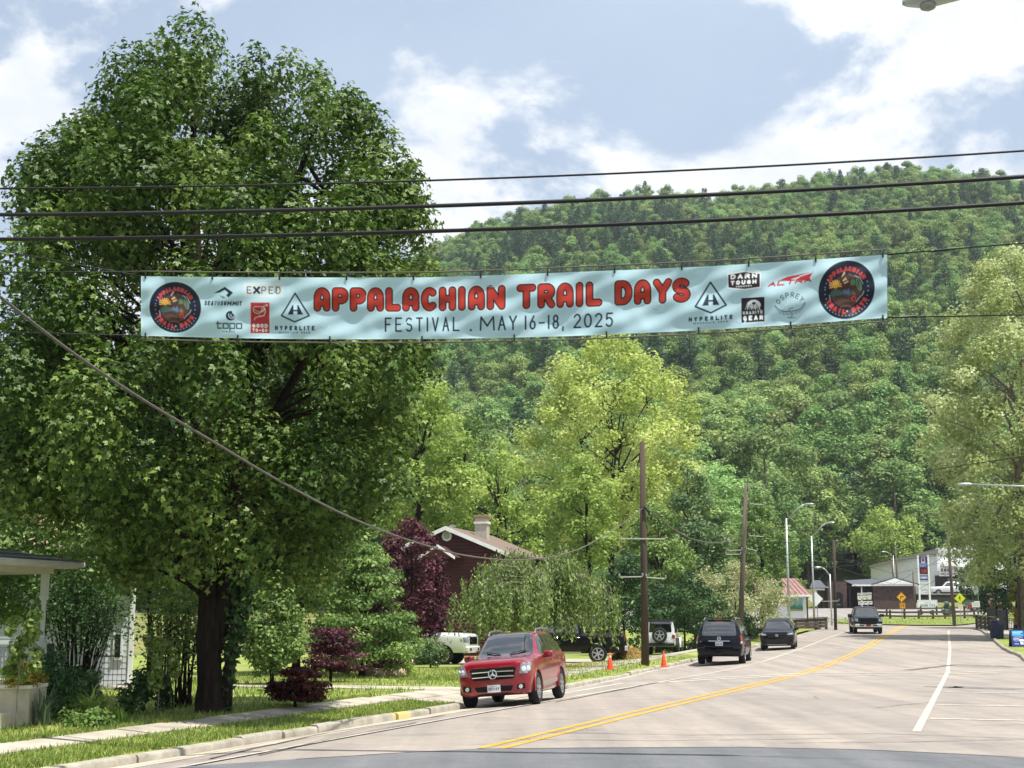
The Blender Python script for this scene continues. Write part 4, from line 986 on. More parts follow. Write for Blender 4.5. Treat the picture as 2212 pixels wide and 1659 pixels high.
def emblem(cx, cy, R):
    k = R / 56.0
    cv.disc(cx, cy, R + 2.2 * k, '#b7d6da'); cv.disc(cx, cy, R, '#131a30')
    A_ = lambda pts: [(cx + x * k, cy + y * k) for x, y in pts]
    cv.disc(cx - 1 * k, cy + 2 * k, 31 * k, '#4b332b')
    cv.poly(A_(arc(-1, 2, 31, 31, 15, 165, 20)), '#54382f')
    for i in range(9):
        a = math.radians(170 + i * 24); cv.line(A_([(-22 + 5 * math.cos(a), -8 + 5 * math.sin(a)), (-22 + 11.5 * math.cos(a), -8 + 11.5 * math.sin(a))]), 2.6 * k, '#dda84a')
    cv.disc(cx - 22 * k, cy - 8 * k, 4 * k, '#dda84a')
    cv.poly(A_([(-33, 5), (-26, -1), (-20, -3), (-12, 1), (-4, 3), (-4, 8), (-30, 11)]), '#3f6257')
    cv.poly(A_([(-8, 4), (-4, -2), (0, 2), (4, -3), (7, 4), (6, 11), (-4, 7)]), '#51708f')
    cv.poly(A_([(6, 8), (12, 1), (19, 7), (14, 9)]), '#45695a')
    for p in ([(20, -24), (24, -20), (30, -9), (30, 2), (25, 4), (19, -6), (18, -16)], [(7, -16), (13, -20), (17, -16), (17, -8), (8, -8)]): cv.poly(A_(p), '#5d7a60')
    cv.line(A_([(22, -18), (25, 0)]), 1.4 * k, '#1c2b25')
    for p in ([(-9, -28), (-6, -34), (-3, -36), (-3, -31), (-10, -24)], [(-8, -19), (-2, -24), (1, -20), (-7, -16)], [(-6, -14), (3, -18), (4, -15), (-4, -11)]): cv.poly(A_(p), '#c9a886')
    for i, p in enumerate(([(-22, 14), (-10, 11), (0, 15)], [(-18, 20), (-6, 18), (4, 21)], [(-10, 27), (0, 24), (9, 27)], [(-12, 32), (-2, 30), (8, 33)], [(-14, -32), (-10, -20), (-14, -14)], [(4, -30), (12, -26), (16, -22)])): cv.line(A_(p), 1.5 * k, ('#2a1c18', '#7a5c50')[i % 2])
    cv.disc(cx + 14 * k, cy + 18 * k, 5 * k, '#b5473c'); cv.disc(cx + 14 * k, cy + 18 * k, 2.4 * k, '#5b2320'); cv.poly(A_([(9, 9), (13, 6), (18, 10), (15, 12)]), '#b5473c')
    for p in ([(19, 24), (26, 16), (31, 12), (34, 5)], [(-34, 8), (-33, 14), (-32, 18)], [(16, -26), (26, -22), (32, -10)], [(-34, -10), (-32, -16)]): cv.line(A_(p), 1.5 * k, '#aab4b4')
    cv.ring("APPALACHIAN", cx, cy, 40.5 * k, -66, 62, 9.5 * k, 3.6 * k, '#b9443f')
    cv.ring("SYAD LIART", cx, cy, 41.5 * k, 114, 246, 10 * k, 3.8 * k, '#c4463c', True)
    cv.disc(cx + 1 * k, cy + 41 * k, 1.8 * k, '#c7b5ac')
    for a in list(range(-80, -58, 10)) + list(range(72, 110, 12)) + list(range(118, 246, 8)) + list(range(250, 285, 12)):
        q = math.radians(a); rr = (49.5 if 114 < a < 246 else 43) * k
        cv.disc(cx + rr * math.sin(q), cy - rr * math.cos(q), 1.3 * k, '#8f93a0')
emblem(bu(378.5), bv(378, 664), 56)
emblem(bu(1828.8), bv(1829, 626), 61)
def bt(txt, xa, xb, ya, yb_, wd, col, **kw):     # text between photo x limits, top ya / bottom yb_ at its left end
    v1 = bv(xa, yb_); h = v1 - bv(xa, ya); cv.text(txt, bu(xa), bu(xb), v1, h, wd, col, **kw)
# main lettering, letter by letter
pos1 = [(1360, 1472), (1492, 1605), (1622, 1735), (1748, 1860), (1880, 1985), (2003, 2118)]
pos2 = [(None), (62, 188), (215, 262), (292, 415), (440, 578), (677, 822), (842, 972), (993, 1118), (1145, 1195), (1225, 1345), (1452, 1585), (1607, 1732), (1757, 1898), (1908, 2045)]
boxes = [(274.3 + .2976 * a, 274.3 + .2976 * b) for a, b in pos1] + [(274.3 + .2976 * 2138, 274.3 + .2976 * 2255)] + [(932.6 + .2728 * a, 932.6 + .2728 * b) for a, b in pos2[1:]]
letters = 'aPPaLaCHIaNTRaILDaYS'
for (x0, x1), ch in zip(boxes, letters):
    mx_ = (x0 + x1) / 2; vb_ = 71.5; h = 49.0; wd = 13.2
    for ext, col in ((3.8, '#c6e0e5'), (2.1, '#2c1318'), (-.8, RED)):
        cv.glyph(ch, bu(x0) - ext, bu(x1) + ext, vb_ + ext, h + 2 * ext, wd + 2 * ext, col)
cvb = 116.5
cv.text('FESTIVAL', bu(831), bu(993), cvb, 31, 3.9, '#b9d9de'); cv.text('FESTIVAL', bu(831), bu(993), cvb, 31, 3.6, DK, gap=.3)
cv.disc(bu(1017), cvb - 2, 2.6, DK)
cv.text('MAY', bu(1036), bu(1117), cvb, 31, 3.7, DK, gap=.22)
cv.text('16-18,', bu(1133), bu(1219), cvb, 30, 3.7, DK, gap=.24)
cv.text('2025', bu(1238), bu(1325), cvb, 30, 3.7, DK, gap=.2)
def zc1(zx, zy): x = 274.3 + .2976 * zx; return bu(x), bv(x, 537.6 + .2976 * zy)
def zc3(zx, zy): x = 1453.8 + .2232 * zx; return bu(x), bv(x, 526.7 + .2232 * zy)
def zt(zc, txt, x0, y0, x1, y1, wd, col, **kw): (u0, v0), (u1, v1) = zc(x0, y0), zc(x1, y1); vv = zc(x0, y1)[1]; cv.text(txt, u0, u1, vv, vv - v0, wd, col, **kw)
cv.poly([zc1(*p) for p in ((630, 322), (668, 300), (710, 275), (770, 318), (738, 352), (720, 340), (735, 318), (710, 298), (672, 318))], DK)
cv.poly([zc1(*p) for p in ((665, 335), (715, 350), (700, 362))], '#5d7f8b')
zt(zc1, 'SEATOSUMMIT', 560, 376, 830, 410, 2.6, DK, slant=.18, gap=.2)
cv.text('TO', *(bu(x) for x in (461.5, 473.5)), zc1(640, 410)[1], 9.6, 2.6, '#6f98a3', slant=.18, gap=.2)
cv.rect(*zc1(845, 245), *zc1(1138, 352), '#c9d6d8')
zt(zc1, 'EXPED', 870, 272, 1115, 325, 1.9, '#22313a', gap=.34); cv.glyph('X', zc1(915, 0)[0], zc1(968, 0)[0], zc1(915, 327)[1], 16.3, 4.4, '#14222b')
cv.rect(*zc1(893, 384), *zc1(1039, 618), '#d9c7c2'); cv.rect(*zc1(898, 389), *zc1(1034, 613), '#a32a2e')
cv.line([zc1(*p) for p in arc(948, 440, 32, 28, -20, 230, 14)] + [zc1(*p) for p in arc(975, 452, 30, 36, 120, -60, 10)][::-1], 1.6, '#dcb5b0')
cv.line([zc1(*p) for p in ((925, 515), (930, 500), (960, 492), (995, 485), (1005, 450), (985, 420), (1000, 412))], 1.6, '#dcb5b0')
zt(zc1, 'X', 1005, 402, 1022, 418, 1.3, '#e5cfcb')
zt(zc1, 'GOOD', 910, 543, 1022, 572, 2.5, '#e5d5d2', gap=.18); zt(zc1, 'TO-GO', 910, 577, 1020, 602, 2.3, '#e5d5d2', gap=.15)
cv.disc(*zc1(752, 485), 10.5, DK); 
for rr, dx in ((7.2, 3), (4.0, 4.5)): cv.line([(zc1(752, 485)[0] + dx + rr * math.cos(a), zc1(752, 485)[1] - 1 + rr * math.sin(a)) for a in np.linspace(-.6, 3.6, 14)], 1.5, '#b2d1db')
cv.disc(zc1(752, 485)[0] + 9, zc1(752, 485)[1] - 8, 5.5, '#b2d1db')
tx0, ty0 = zc1(648, 537); tx1, ty1 = zc1(835, 578); hh = ty1 - ty0; lw = 2.7
def rbox(x0, x1, y0, y1): cv.line([(x0, y0), (x1, y0), (x1, y1), (x0, y1), (x0, y0)], lw, DK)
wq = (tx1 - tx0) / 4.15
cv.line([(tx0, ty0 + 1), (tx0 + wq * .8, ty0 + 1)], lw, DK); cv.line([(tx0 + wq * .25, ty0 - 3), (tx0 + wq * .25, ty1), (tx0 + wq * .8, ty1)], lw, DK)
rbox(tx0 + wq * 1.12, tx0 + wq * 1.9, ty0 + 1, ty1); rbox(tx0 + wq * 2.2, tx0 + wq * 2.98, ty0 + 1, ty1); cv.line([(tx0 + wq * 2.2, ty1), (tx0 + wq * 2.2, ty1 + 4)], lw, DK); rbox(tx0 + wq * 3.3, tx0 + wq * 4.08, ty0 + 1, ty1)
zt(zc1, 'ATHLETIC', 692, 594, 782, 606, 1.1, '#3d5c69', gap=.4)
def hyper(zc, top, left, right, bot, tb, wd):
    P_ = [zc(*p) for p in (top, right, bot, left, top)]; cv.line(P_, wd, DK)
    mx_, my_ = zc((left[0] + right[0]) / 2, (top[1] * .38 + bot[1] * .62)); q = (P_[1][0] - P_[3][0]) / 200
    cv.poly([(mx_ - 56 * q, my_ + 26 * q), (mx_ - 22 * q, my_ - 42 * q), (mx_ - 14 * q, my_ - 42 * q), (mx_ - 14 * q, my_ + 26 * q)], DK)
    cv.poly([(mx_ + 56 * q, my_ + 26 * q), (mx_ + 22 * q, my_ - 42 * q), (mx_ + 14 * q, my_ - 42 * q), (mx_ + 14 * q, my_ + 26 * q)], DK)
    cv.rect(mx_ - 18 * q, my_ - 8 * q, mx_ + 18 * q, my_ + 3 * q, DK)
    zt(zc, 'HYPERLITE', *tb[0], 2.7, DK, gap=.42, rise=tb[2]); zt(zc, 'MOUNTAIN GEAR', *tb[1], 1.2, '#35535f', gap=.5, rise=tb[2])
hyper(zc1, (1220, 322), (1122, 485), (1322, 485), (1218, 530), ((1074, 557, 1362, 590), (1102, 600, 1328, 613), 0), 3.4)
hyper(zc3, (362, 372), (216, 608), (514, 592), (366, 668), ((152, 712, 578, 755), (195, 765, 530, 780), 1.0), 3.6)
cv.poly([zc3(*p) for p in ((523, 290), (690, 263), (850, 280), (850, 425), (690, 450), (527, 432))], '#e6e8ea'); cv.poly([zc3(*p) for p in ((533, 300), (690, 273), (840, 290), (840, 415), (690, 437), (537, 424))], '#2b2027')
zt(zc3, 'DARN', 556, 298, 812, 345, 3.1, '#eef0f1', slant=.06, gap=.25); zt(zc3, 'TOUGH', 556, 360, 806, 400, 2.7, '#eef0f1', slant=.06, gap=.25); zt(zc3, 'VERMONT', 610, 408, 760, 422, 1.3, '#cfd3d6', gap=.4)
cv.poly([zc3(*p) for p in ((1010, 362), (1110, 318), (1360, 268), (1310, 352), (1180, 355), (1215, 318), (1150, 340), (1120, 358))], '#b02b30')
cv.line([zc3(*p) for p in ((1185, 357), (1225, 315), (1345, 275))], 2.2, '#b9d5da')
zt(zc3, 'ALTRA', 915, 372, 1335, 420, 3.0, '#b02b30', slant=.45, gap=.1, rise=5)
cv.poly([zc3(*p) for p in ((655, 520), (890, 507), (890, 755), (658, 770))], '#d7dcde'); cv.poly([zc3(*p) for p in ((660, 525), (886, 512), (886, 750), (662, 765))], '#141922')
for i in range(11):
    a = math.pi * (1.0 + i / 10); cv.disc(zc3(780, 590)[0] + 13 * math.cos(a), zc3(780, 590)[1] + 2 + 10 * math.sin(a), 2.6, '#d5d9db')
cv.disc(*zc3(780, 588), 11.5, '#d5d9db', 8.5); cv.disc(*zc3(783, 576), 4.2, '#1b212b', 3)
for i, xx in enumerate(range(700, 850, 20)): cv.line([zc3(xx + (775 - xx) * .25, 590), zc3(xx, 632)], 2.4, '#c6cbce' if i % 2 else '#8a9096')
zt(zc3, 'GRANITE', 676, 655, 866, 685, 1.5, '#e2e5e6', gap=.34); zt(zc3, 'GEAR', 680, 700, 872, 746, 2.5, '#e8eaeb', gap=.34)
u_, v_ = zc3(1135, 610)
cv.ring('OSPREY', u_, v_ + 8, 33, -62, 58, 11, 1.7, '#27404a')
wing = [zc3(*p) for p in ((985, 598), (1030, 640), (1080, 655), (1135, 652), (1190, 645), (1240, 625), (1278, 570))]
cv.line(wing, 1.5, '#27404a')
for i in range(22):
    f = i / 21; x = 990 + f * 285; y = np.interp(x, [985, 1030, 1080, 1135, 1190, 1240, 1278], [598, 640, 655, 652, 645, 625, 570]); cx_ = (f - .5)
    if abs(cx_) > .06: cv.line([zc3(x, y), zc3(x + cx_ * 30 * -1 + cx_ * 34, y + 38 - 20 * abs(cx_))], .9, '#2f4a54')
cv.line([zc3(1120, 655), zc3(1130, 628), zc3(1160, 620)], 1.6, '#27404a'); cv.line([zc3(1120, 690), zc3(1140, 660), zc3(1155, 700), zc3(1110, 718), zc3(1185, 716)], 1.3, '#27404a')
for xs_, ys_ in ((560, 664), (870, 690), (1250, 668), (1420, 660), (1690, 650), (1060, 610), (700, 700), (1600, 690)):
    cv.line([(bu(xs_) + 11 * math.cos(a), bv(xs_, ys_) + 9 * math.sin(a)) for a in np.linspace(.3, 2.6, 10)], 1.3, '#8fb2bd'); cv.line([(bu(xs_) + 12 * math.cos(a), bv(xs_, ys_) + 10.4 * math.sin(a)) for a in np.linspace(.1, 1.2, 6)], 1.5, '#d3e8ec')
YL, YRt = 20.8, 19.2
def wrinkle(u, v):
    a = u / BW; b = v / BH
    w = .030 * np.sin(18 * a + 4 * b) * np.sin(math.pi * b) + .018 * np.sin(47 * a - 9 * b + 1) + .010 * np.sin(90 * a + 20 * b)
    w += .035 * np.exp(-((a - .03 - .06 * b) / .02) ** 2) + .030 * np.exp(-((a - .78 - .10 * (1 - b)) / .03) ** 2) - .03 * np.exp(-((a - .93 + .07 * b) / .025) ** 2)
    for c in np.linspace(0, 1, 12): w += .016 * np.exp(-((a - c) / .012) ** 2) * (1 - b) ** 2 - .012 * np.exp(-((a - c - .04 * b) / .010) ** 2)
    return w * .85
def bfn(u, v):
    x = 304.5 + u + (u / BW - .5) * 0
    yt, yb = ytop(x), ybot(x); y = yt + (yb - yt) * v / BH
    Y = YL + (YRt - YL) * u / BW + wrinkle(u, v)
    r_ = (x - CX) / FL; q = (CY - y) / FL; dy = math.cos(PITCH) - q * math.sin(PITCH); dz = math.sin(PITCH) + q * math.cos(PITCH)
    return np.stack([r_ / dy * Y, Y, CH + dz / dy * Y], -1)
bb = bfn(np.array([[BW / 2]]), np.array([[BH]]))[0, 0]
banner = thing('street_banner', 'long pale blue festival banner with red lettering hung across the street', 'banner')
cv.mesh('banner_cloth', bfn, attrmat('banner_vinyl', .4, .35, .22), banner)
m_rope = mat('grey_rope', '#5f5b52', .8); m_tie = mat('black_zip_tie', '#1d1d1e', .5)
for top in (True, False):
    for u in np.linspace(10, BW - 10, 12 if top else 9):
        p = Vector(bfn(np.array([[u]]), np.array([[3.0 if top else BH - 3.0]]))[0, 0]); dz = .10 if top else -.07
        mb = MB(); mb.tube([p + Vector((0, -.012, -.02 * (1 if top else -1))), p + Vector((0, -.02, dz * .5)), p + Vector((.01, 0, dz))], .012, 5); mb.build('tie', m_tie, banner)
for top in (True, False):
    pts = []
    for u in np.linspace(0, BW, 40):
        p = Vector(bfn(np.array([[u]]), np.array([[0.0 if top else BH]]))[0, 0]); pts.append(p + Vector((0, 0, (.075 if top else -.05) - .0 * u)))
    mb = MB(); mb.tube(pts, .011, 6); mb.build('rope', m_rope, banner, smooth=True)
# ---------------------------------------------------------------- vehicles
m_glass = mat('car_glass', '#07090b', .03, spec=1.0, coat=1.0); m_glass.node_tree.nodes['Principled BSDF'].inputs['IOR'].default_value = 1.75
m_blk = mat('black_plastic', '#161617', .55, vary=.2, vscale=9)
m_gap = mat('dark_recess', '#060607', .8)
m_tyre = mat('tyre_rubber', '#1a1a1b', .85, vary=.25, vscale=20, bump=.3, bscale=60)
m_alloy = mat('alloy_rim', '#b9bcc0', .28, metal=.85)
m_chrome = mat('chrome_trim', '#d5d8da', .14, metal=1.0)
m_lens = mat('headlamp_lens', '#9aa1a5', .08, spec=.9, coat=.8, vscale=14, col2='#5f676c')
m_lamp = mat('lamp_reflector', '#e9ecee', .12, metal=.6)
m_redl = mat('tail_lamp_red', '#8d0f14', .12, spec=.7, coat=.6, vary=.3, vscale=12)
m_amber = mat('amber_lamp', '#c4721b', .2, spec=.6)
m_platew = mat('number_plate_metal', '#d9dcde', .4)
def paint(name, c, flake=.12, spec=.4, coat=.8): return mat(name, c, .34, metal=.1, spec=spec, coat=coat, vary=flake, vscale=3)
def pchip(x, y, q):
    x, y = np.array(x, float), np.array(y, float); h = np.diff(x); d = np.diff(y) / h
    m = np.zeros(len(x)); m[0], m[-1] = d[0], d[-1]
    for i in range(1, len(x) - 1):
        m[i] = 0 if d[i - 1] * d[i] <= 0 else 2 * d[i - 1] * d[i] / (d[i - 1] + d[i])
    i = np.clip(np.searchsorted(x, q) - 1, 0, len(h) - 1); t = (q - x[i]) / h[i]
    return (2 * t ** 3 - 3 * t ** 2 + 1) * y[i] + (t ** 3 - 2 * t ** 2 + t) * h[i] * m[i] + (-2 * t ** 3 + 3 * t ** 2) * y[i + 1] + (t ** 3 - t ** 2) * h[i] * m[i + 1]
def section(zb, hs, hm, hb, zw, ht, zt):
    dr = min(.11, .55 * (zt - zw))
    zm = zb + .5 * (zw - zb)
    side = [(0, zb), (hs - .16, zb), (hs - .03, zb + .035), (hs, zb + .10), ((hs + hm) / 2 + .005, (zb + .1 + zm) / 2), (hm, zm), ((hm + hb) / 2 + .012, (zm + zw) / 2 + .02), (hb + .004, zw - .05), (hb - .012, zw - .012), (hb - .045, zw + .004)]
    a, b = np.array((hb - .045, zw + .004)), np.array((ht, zt - dr))
    for k in (.3, .6, .85, 1.0):
        p = a + (b - a) * k + np.array([.035 * min(1, (zt - zw) / .4), 0]) * math.sin(k * math.pi * .9); side.append(tuple(p))
    side += [(ht - .035, zt - dr * .42), (ht - .10, zt - dr * .17), (ht * .62, zt - dr * .05), (ht * .3, zt - .003), (0, zt)]
    return side
class Car:
    def __init__(s, name, label, loc, heading, rows, body, L, axles, wheel_r, wheel_w, track, cat='car', roll=0.0, pitch=0.0, arch=.05, bed=None, scale=1.0, rim='split', rimmat=None, group=None):
        s.t = thing(name, label, cat, loc, 0, group); s.t.rotation_euler = Matrix.Rotation(heading, 3, 'Z').to_euler()
        s.t.rotation_euler = (Matrix.Rotation(heading, 3, 'Z') @ Matrix.Rotation(-pitch, 3, 'Y') @ Matrix.Rotation(roll, 3, 'X')).to_euler()
        s.t.scale = (scale,) * 3
        s.axles, s.r = axles, wheel_r; s.fx = L / 2 - .22
        rows = sorted(rows, key=lambda q: q[0]); A = np.array(rows, float)
        qs = [A[0, 0]]
        for a, b in zip(A[:-1, 0], A[1:, 0]):
            n = max(1, int(math.ceil((b - a) / .11))); qs += list(a + (b - a) * (np.arange(n) + 1) / n)
        qs = np.array(qs)
        par = np.stack([pchip(A[:, 0], A[:, i], qs) for i in range(1, 8)], 1)
        V = []; half = [section(*p) for p in par]; nh = len(half[0])
        ring = []
        for x, sc in zip(qs, half):
            left = [(x, y, z) for y, z in sc]; right = [(x, -y, z) for y, z in sc[1:-1]][::-1]
            V += left + right
        nr = 2 * nh - 2; F = []
        for i in range(len(qs) - 1):
            for j in range(nr): F.append((i * nr + j, i * nr + (j + 1) % nr, (i + 1) * nr + (j + 1) % nr, (i + 1) * nr + j))
        F += [tuple(range(nr)), tuple(range((len(qs) - 1) * nr, len(qs) * nr))[::-1]]
        me = bpy.data.meshes.new('body'); me.from_pydata(V, [], F)
        bm = bmesh.new(); bm.from_mesh(me); bmesh.ops.recalc_face_normals(bm, faces=bm.faces); bm.to_mesh(me); bm.free()
        s.bvh_full = None
        tmp = bpy.data.objects.new('tmp_body', me); COL.objects.link(tmp)
        cut = MB()
        cutters = []
        ow = max(A[:, 3])
        for ax in axles:
            for sy_ in (1, -1):
                c = MB(); y0 = sy_ * (ow - .34); y1 = sy_ * (ow + .3)
                c.tube([(ax, y0, wheel_r + .01), (ax, y1, wheel_r + .01)], wheel_r + arch, 28)
                co = c.build('cutter', m_gap); cutters.append(co)
        if bed:
            c = MB(); c.box(*bed); cutters.append(c.build('cutter', m_gap))
        for co in cutters:
            md = tmp.modifiers.new('b', 'BOOLEAN'); md.operation = 'DIFFERENCE'; md.object = co; md.solver = 'EXACT'
        dg = bpy.context.evaluated_depsgraph_get(); ev = tmp.evaluated_get(dg)
        nm = bpy.data.meshes.new_from_object(ev); nm.name = 'body'
        bpy.data.objects.remove(tmp)
        for co in cutters: bpy.data.objects.remove(co)
        nm.materials.clear(); nm.materials.append(body); nm.materials.append(m_gap)
        bm = bmesh.new(); bm.from_mesh(nm)
        bmesh.ops.recalc_face_normals(bm, faces=bm.faces)
        for f in bm.faces:
            c = f.calc_center_median(); f.material_index = 0; f.smooth = True
            for ax in axles:
                if math.hypot(c.x - ax, c.z - wheel_r - .01) < wheel_r + arch - .003 and abs(c.y) < ow + .1 and (abs(c.y) < ow - .1 or math.hypot(f.normal.x, f.normal.z) > .8): f.material_index = 1
            if bed and bed[0] - .01 < c.x < bed[1] + .01 and abs(c.y) < bed[3] + .005 and c.z > bed[4] - .02 and abs(f.normal.z) < .3 and abs(c.y) < bed[3] + .003: f.material_index = 1
            if abs(f.normal.z + 1) < .1 and c.z < .5: f.material_index = 1
        bm.to_mesh(nm); bm.free()
        try: nm.set_sharp_from_angle(angle=math.radians(42))
        except Exception: pass
        s.bodyobj = link('body', nm, s.t)
        s.bvh = BVHTree.FromPolygons([tuple(v.co) for v in me.vertices], [tuple(p.vertices) for p in me.polygons])
        s.paint = body
        for ax in axles:
            for sy_ in (1, -1): s.wheel(ax, sy_ * track / 2, wheel_r, wheel_w, sy_, rim, rimmat)
    def wheel(s, x, y, r, w, sy_, rim, rimmat=None, axis='y', name='wheel', z=None):
        wh = bpy.data.objects.new(name, None); COL.objects.link(wh); wh.parent = s.t; wh.location = (x, y, r if z is None else z); wh.empty_display_size = .1
        if axis == 'x': wh.rotation_euler = (0, 0, math.pi / 2 * sy_); 
        o = sy_ if axis == 'y' else -1
        mb = MB(); rr = r * .64
        pf = [(rr, -w / 2 + .02), (r - .05, -w / 2), (r - .012, -w / 2 + .03), (r, -w / 4), (r, w / 4), (r - .012, w / 2 - .03), (r - .05, w / 2), (rr, w / 2 - .02)]
        mb.lathe(pf, 32, axis='y'); t_ = mb.build('tyre', m_tyre, wh, local=True); autosmooth(t_, 40)
        mb = MB(); e = o * (w / 2 - .035)
        mb.lathe([(rr + .004, e - o * .10), (rr + .004, e + o * .018), (rr - .025, e + o * .02), (rr - .04, e - o * .05), (.0, e - o * .055)], 32, axis='y')
        ns = {'split': 7, 'five': 5, 'six': 6}.get(rim, 5)
        for k in range(ns):
            for da in ((-.13, .13) if rim == 'split' else (0,)):
                a = 2 * math.pi * k / ns + .3; a1 = a + da * .4; a2 = a + da
                p0 = Vector((math.cos(a1) * .05, e + o * .012, math.sin(a1) * .05)); p1 = Vector((math.cos(a2) * (rr - .02), e + o * .005, math.sin(a2) * (rr - .02)))
                mb.bar(p0, p1, .035 if rim == 'split' else .06, .03, up=(0, 1, 0))
        mb.lathe([(.065, e - o * .02), (.06, e + o * .028), (0, e + o * .03)], 16, axis='y')
        mb.build('rim', rimmat or m_alloy, wh, local=True)
        mb = MB(); mb.lathe([(rr - .045, e - o * .045), (0, e - o * .046)], 24, axis='y'); mb.build('brake_shadow', m_gap, wh, local=True)
        return wh
    def proj(s, p, axis):
        D = {'front': (-1, 0, 0), 'rear': (1, 0, 0), 'left': (0, -1, 0), 'right': (0, 1, 0), 'top': (0, 0, -1)}
        d = Vector(D[axis]) if isinstance(axis, str) else -Vector(axis).normalized()
        o = Vector(p) - d * 6
        h, n, i, dist = s.bvh.ray_cast(o, d)
        if h is None:
            h, n, i, dist = s.bvh.find_nearest(Vector(p))
        return h, -d
    def to3(s, uv, axis):
        u, v = uv
        return {'front': (s.fx, u, v), 'rear': (-s.fx, u, v), 'left': (u, 0, v), 'right': (u, 0, v), 'top': (u, v, 0)}[axis]
    def decal(s, name, poly, axis, m, off=.006, parent=None, mirror=False, cuts=2, skirt=.03, rad=.0, dirn=None):
        if rad: poly = rpoly(poly, rad)
        bm = bmesh.new(); vs = [bm.verts.new(s.to3(p, axis)) for p in poly]; f = bm.faces.new(vs)
        bmesh.ops.triangulate(bm, faces=bm.faces)
        for _ in range(cuts): bmesh.ops.subdivide_edges(bm, edges=bm.edges[:], cuts=1, use_grid_fill=True)
        for v in bm.verts:
            h, o = s.proj(v.co, dirn if dirn is not None else axis); v.co = h + o * off
        be = [e for e in bm.edges if e.is_boundary]
        ex = bmesh.ops.extrude_edge_only(bm, edges=be); _, o = s.proj(bm.verts[:][0].co, dirn if dirn is not None else axis) if False else (None, None)
        D = {'front': (1, 0, 0), 'rear': (-1, 0, 0), 'left': (0, 1, 0), 'right': (0, -1, 0), 'top': (0, 0, 1)}
        dv = Vector(D[axis]) if dirn is None else Vector(dirn).normalized()
        for v in [g for g in ex['geom'] if isinstance(g, bmesh.types.BMVert)]: v.co -= dv * (off + skirt)
        bmesh.ops.recalc_face_normals(bm, faces=bm.faces)
        me = bpy.data.meshes.new(name); bm.to_mesh(me); bm.free(); me.materials.append(m)
        o = link(name, me, s.t if parent is None else parent)
        me.polygons.foreach_set('use_smooth', [True] * len(me.polygons)); me.set_sharp_from_angle(angle=math.radians(40))
        if mirror:
            if axis in ('front', 'rear', 'top'):
                s.decal(name, [(-p[0], p[1]) if axis != 'top' else (p[0], -p[1]) for p in poly], axis, m, off, parent, False, cuts, skirt, 0, None if dirn is None else (dirn[0], -dirn[1], dirn[2]))
            else: s.decal(name, poly, 'right' if axis == 'left' else 'left', m, off, parent, False, cuts, skirt, 0, None if dirn is None else (dirn[0], -dirn[1], dirn[2]))
        return o
    def part(s, mb, name, m, parent=None, smooth=False, bevel=0.0):
        o = mb.build(name, m, s.t if parent is None else parent, local=True, bevel=bevel)
        if smooth: autosmooth(o, 40)
        return o
    def mirrors(s, x, y, z, m, sx=.11, sy=.12, sz=.075):
        for sg in (1, -1):
            mb = MB(); mb.box(x - sx, x + sx * .6, sg * y, sg * (y + sy * 2), z - sz, z + sz); mb.v = [(a, b, c) for a, b, c in mb.v]
            o = s.part(mb, 'mirror', m, bevel=.03); autosmooth(o, 60)
            mb = MB(); mb.bar((x - .02, sg * (y - .12), z - sz * .8), (x - .02, sg * (y + .05), z - sz * .5), .05, .04); s.part(mb, 'mirror_arm', m_blk, o)
    def handles(s, pts, m):
        for x, z in pts:
            for ax in ('left', 'right'):
                h, o = s.proj(s.to3((x, z), ax), ax); mb = MB()
                mb.tube([h + Vector((-.10, 0, 0)) + o * .004, h + Vector((-.07, 0, .004)) + o * .035, h + Vector((.07, 0, .004)) + o * .035, h + Vector((.10, 0, 0)) + o * .004], .013, 6); s.part(mb, 'door_handle', m, smooth=True)
    def seam(s, pts, axis, w=.012, m=None, mirror=True, name='door_seam'):
        for ax in ((axis, {'left': 'right', 'right': 'left'}.get(axis)) if mirror else (axis,)):
            P = [s.proj(s.to3(p, ax), ax) for p in pts]; mb = MB(); mb.tube([h - o * .002 for h, o in P], w / 2, 4, cap=True); s.part(mb, name, m or m_gap)
    def plate(s, x, z, axis, txt, sub, colr, w=.305, h=.155, bg='#dfe3e6'):
        sg = 1 if axis == 'front' else -1
        ch, o = s.proj((0, x, z), axis)
        c = Canvas(305, 155, 5, bg)
        c.text(txt, 22, 283, 120, 72, 13, colr, gap=.25)
        if sub: c.text(sub, 80, 225, 34, 18, 4, colr, gap=.3)
        def fn(u, v): return np.stack([np.full(u.shape, ch.x + sg * .022), ch.y + sg * (u / 305 - .5) * w, z + (.5 - v / 155) * h], -1)
        mb = MB(); mb.box(min(ch.x + sg * .018, ch.x - sg * .05), max(ch.x + sg * .018, ch.x - sg * .05), ch.y - w / 2 - .006, ch.y + w / 2 + .006, z - h / 2 - .006, z + h / 2 + .006)
        p = s.part(mb, 'number_plate', m_platew); c.mesh('plate_print', fn, m_print, p, True)
def rpoly(P, r, n=4):
    out = []; P = [Vector((p[0], p[1])) for p in P]; N = len(P)
    for i in range(N):
        a, b, c = P[i - 1], P[i], P[(i + 1) % N]
        d1, d2 = (a - b), (c - b); rr = min(r, d1.length * .45, d2.length * .45)
        p1, p2 = b + d1.normalized() * rr, b + d2.normalized() * rr
        for k in range(n + 1):
            t = k / n; q = p1 * (1 - t) ** 2 + b * 2 * t * (1 - t) + p2 * t * t; out.append((q.x, q.y))
    return out
def street_pos(s_, t_): X, Y = XY(s_, t_); return Vector((X, Y, float(gz(X, Y))))
SIN_H = math.pi / 2 - TH                      # heading along the street, away from the camera
def grade(Y): return math.atan((float(prof(Y + 2)) - float(prof(Y - 2))) / 4 * CT)

